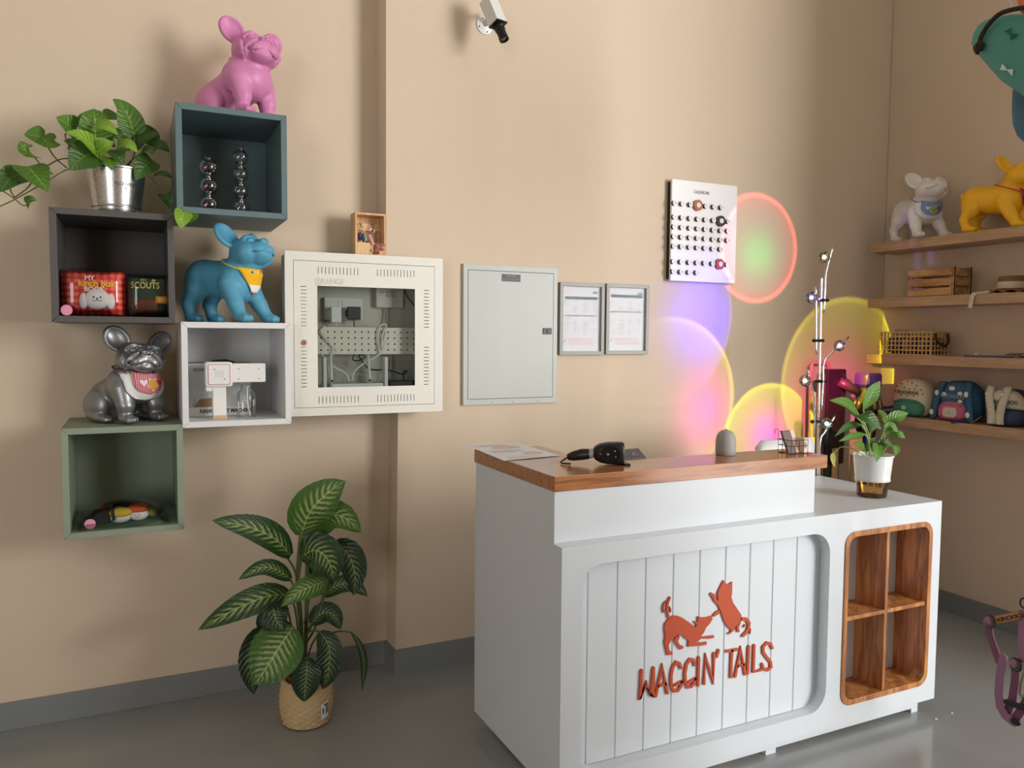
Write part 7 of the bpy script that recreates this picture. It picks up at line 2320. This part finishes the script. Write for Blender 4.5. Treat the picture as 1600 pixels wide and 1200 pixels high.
_ol = [(-1.5379,2.4994),(-1.5393,2.4521),(-1.546,2.4263),(-1.554,2.4078),(-1.5746,2.3908),(-1.614,2.3741),(-1.6709,2.3546),(-1.7103,2.3589),(-1.714,2.4306)]
puff2(_ol, 3.04, .040).build('bag_body', M('orange_canvas', (222, 126, 84), .7), b3, smooth=True)
ribbon_x([(-1.5386,2.4503),(-1.5423,2.4392),(-1.5475,2.4315),(-1.548,2.4196)], .003, 2.992, .002, M('white_patch', (226, 222, 208), .8), 'white_print', b3)

hn = thing('dog_harness', 'purple dog harness hanging at the right edge', 'harness', (3.0, -1.60, .16))
PUR = M('mauve_webbing', (160, 116, 142), .7, bump=.3, bscale=300)
PUR2 = M('plum_webbing', (128, 82, 110), .7, bump=.3, bscale=300)
for w, x, th, m, nm, p in [(0.024,3.0,0.004,1,'strap',[(-1.557,0.4611),(-1.5629,0.4204),(-1.5805,0.3812),(-1.5979,0.3425)]),(0.026,2.992,0.004,0,'strap',[(-1.6146,0.3658),(-1.6071,0.3122),(-1.6046,0.2434),(-1.6121,0.2013),(-1.6285,0.1803),(-1.6562,0.1704)]),(0.026,3.004,0.004,1,'strap',[(-1.648,0.3506),(-1.6478,0.295),(-1.6423,0.2369),(-1.628,0.1914)]),(0.022,2.998,0.004,0,'strap',[(-1.664,0.5272),(-1.6656,0.4565),(-1.6706,0.3814)]),(0.026,3.002,0.004,1,'strap',[(-1.6506,0.1735),(-1.6655,0.2025),(-1.6848,0.2441),(-1.7023,0.3173),(-1.6955,0.467),(-1.6823,0.5277)]),(0.026,2.996,0.004,0,'strap',[(-1.5542,0.4601),(-1.5873,0.4797),(-1.6616,0.5209),(-1.7025,0.5397)]),(0.022,2.998,0.004,0,'strap',[(-1.6875,0.5294),(-1.6882,0.627),(-1.6823,0.7547),(-1.6777,0.8556)])]:
    ribbon_x(p, w, x, th, (PUR, PUR2)[m], nm, hn)
_tan = [(-1.5882,0.4798),(-1.6563,0.5174)]
tn = ribbon_x(_tan, .0215, 2.990, .003, M('tan_label', (196, 146, 76), .6), 'label_band', hn)
lt_ = text_mesh('TOUCHDOG', .020, .0002, bold=.0004)
_c = ((_tan[0][0] + _tan[1][0]) / 2, (_tan[0][1] + _tan[1][1]) / 2)
_sl = (_tan[1][1] - _tan[0][1]) / (_tan[1][0] - _tan[0][0])
lt_.xf(lambda p: (2.9855 - p.z, _c[0] + p.x, _c[1] - p.y + p.x * _sl))
lt_.build('lettering', INK, tn, fix=False)
GUN = M('gunmetal', (74, 66, 62), .25, metal=.9)
for (y, z), r in [((-1.5686,0.4685),0.017),((-1.6562,0.3587),0.018)]:
    MB().prism(rrect(y - r, y + r, z - r * 1.2, z + r * 1.2, r * .8), 2.984, 2.994, 'x').build('buckle', GUN, hn, bevel=.003)
    MB().ell((2.9835, y + .004, z + .003), (.003, r * .68, r * .8), 12, 8).build('buckle_inset', PUR, hn, smooth=True)
ribbon_x([(-1.6351,0.2299),(-1.6938,0.2344)], .018, 2.987, .006, M('black_slider', (34, 30, 34), .4), 'slider', hn)
ribbon_x([(-1.6592,0.1775),(-1.671,0.1774)], .020, 2.989, .006, MATS['black_slider'], 'slider', hn)
_cb2 = [(-1.6817,0.3391),(-1.6742,0.3086),(-1.6725,0.2749),(-1.6826,0.2627),(-1.695,0.2789),(-1.6956,0.3228)]
MB().tube([(2.985, y, z) for y, z in _cb2], .0035, 8, closed=True).build('carabiner', M('antique_brass', (150, 146, 112), .3, metal=.9), hn, smooth=True)
_rg = (-1.6722,0.5612)
MB().tube([(2.99, _rg[0] + .013 * math.cos(a * .524), _rg[1] + .016 * math.sin(a * .524)) for a in range(12)], .0028, 8, closed=True).build('ring', M('black_slider', (34, 30, 34), .4), hn, smooth=True)
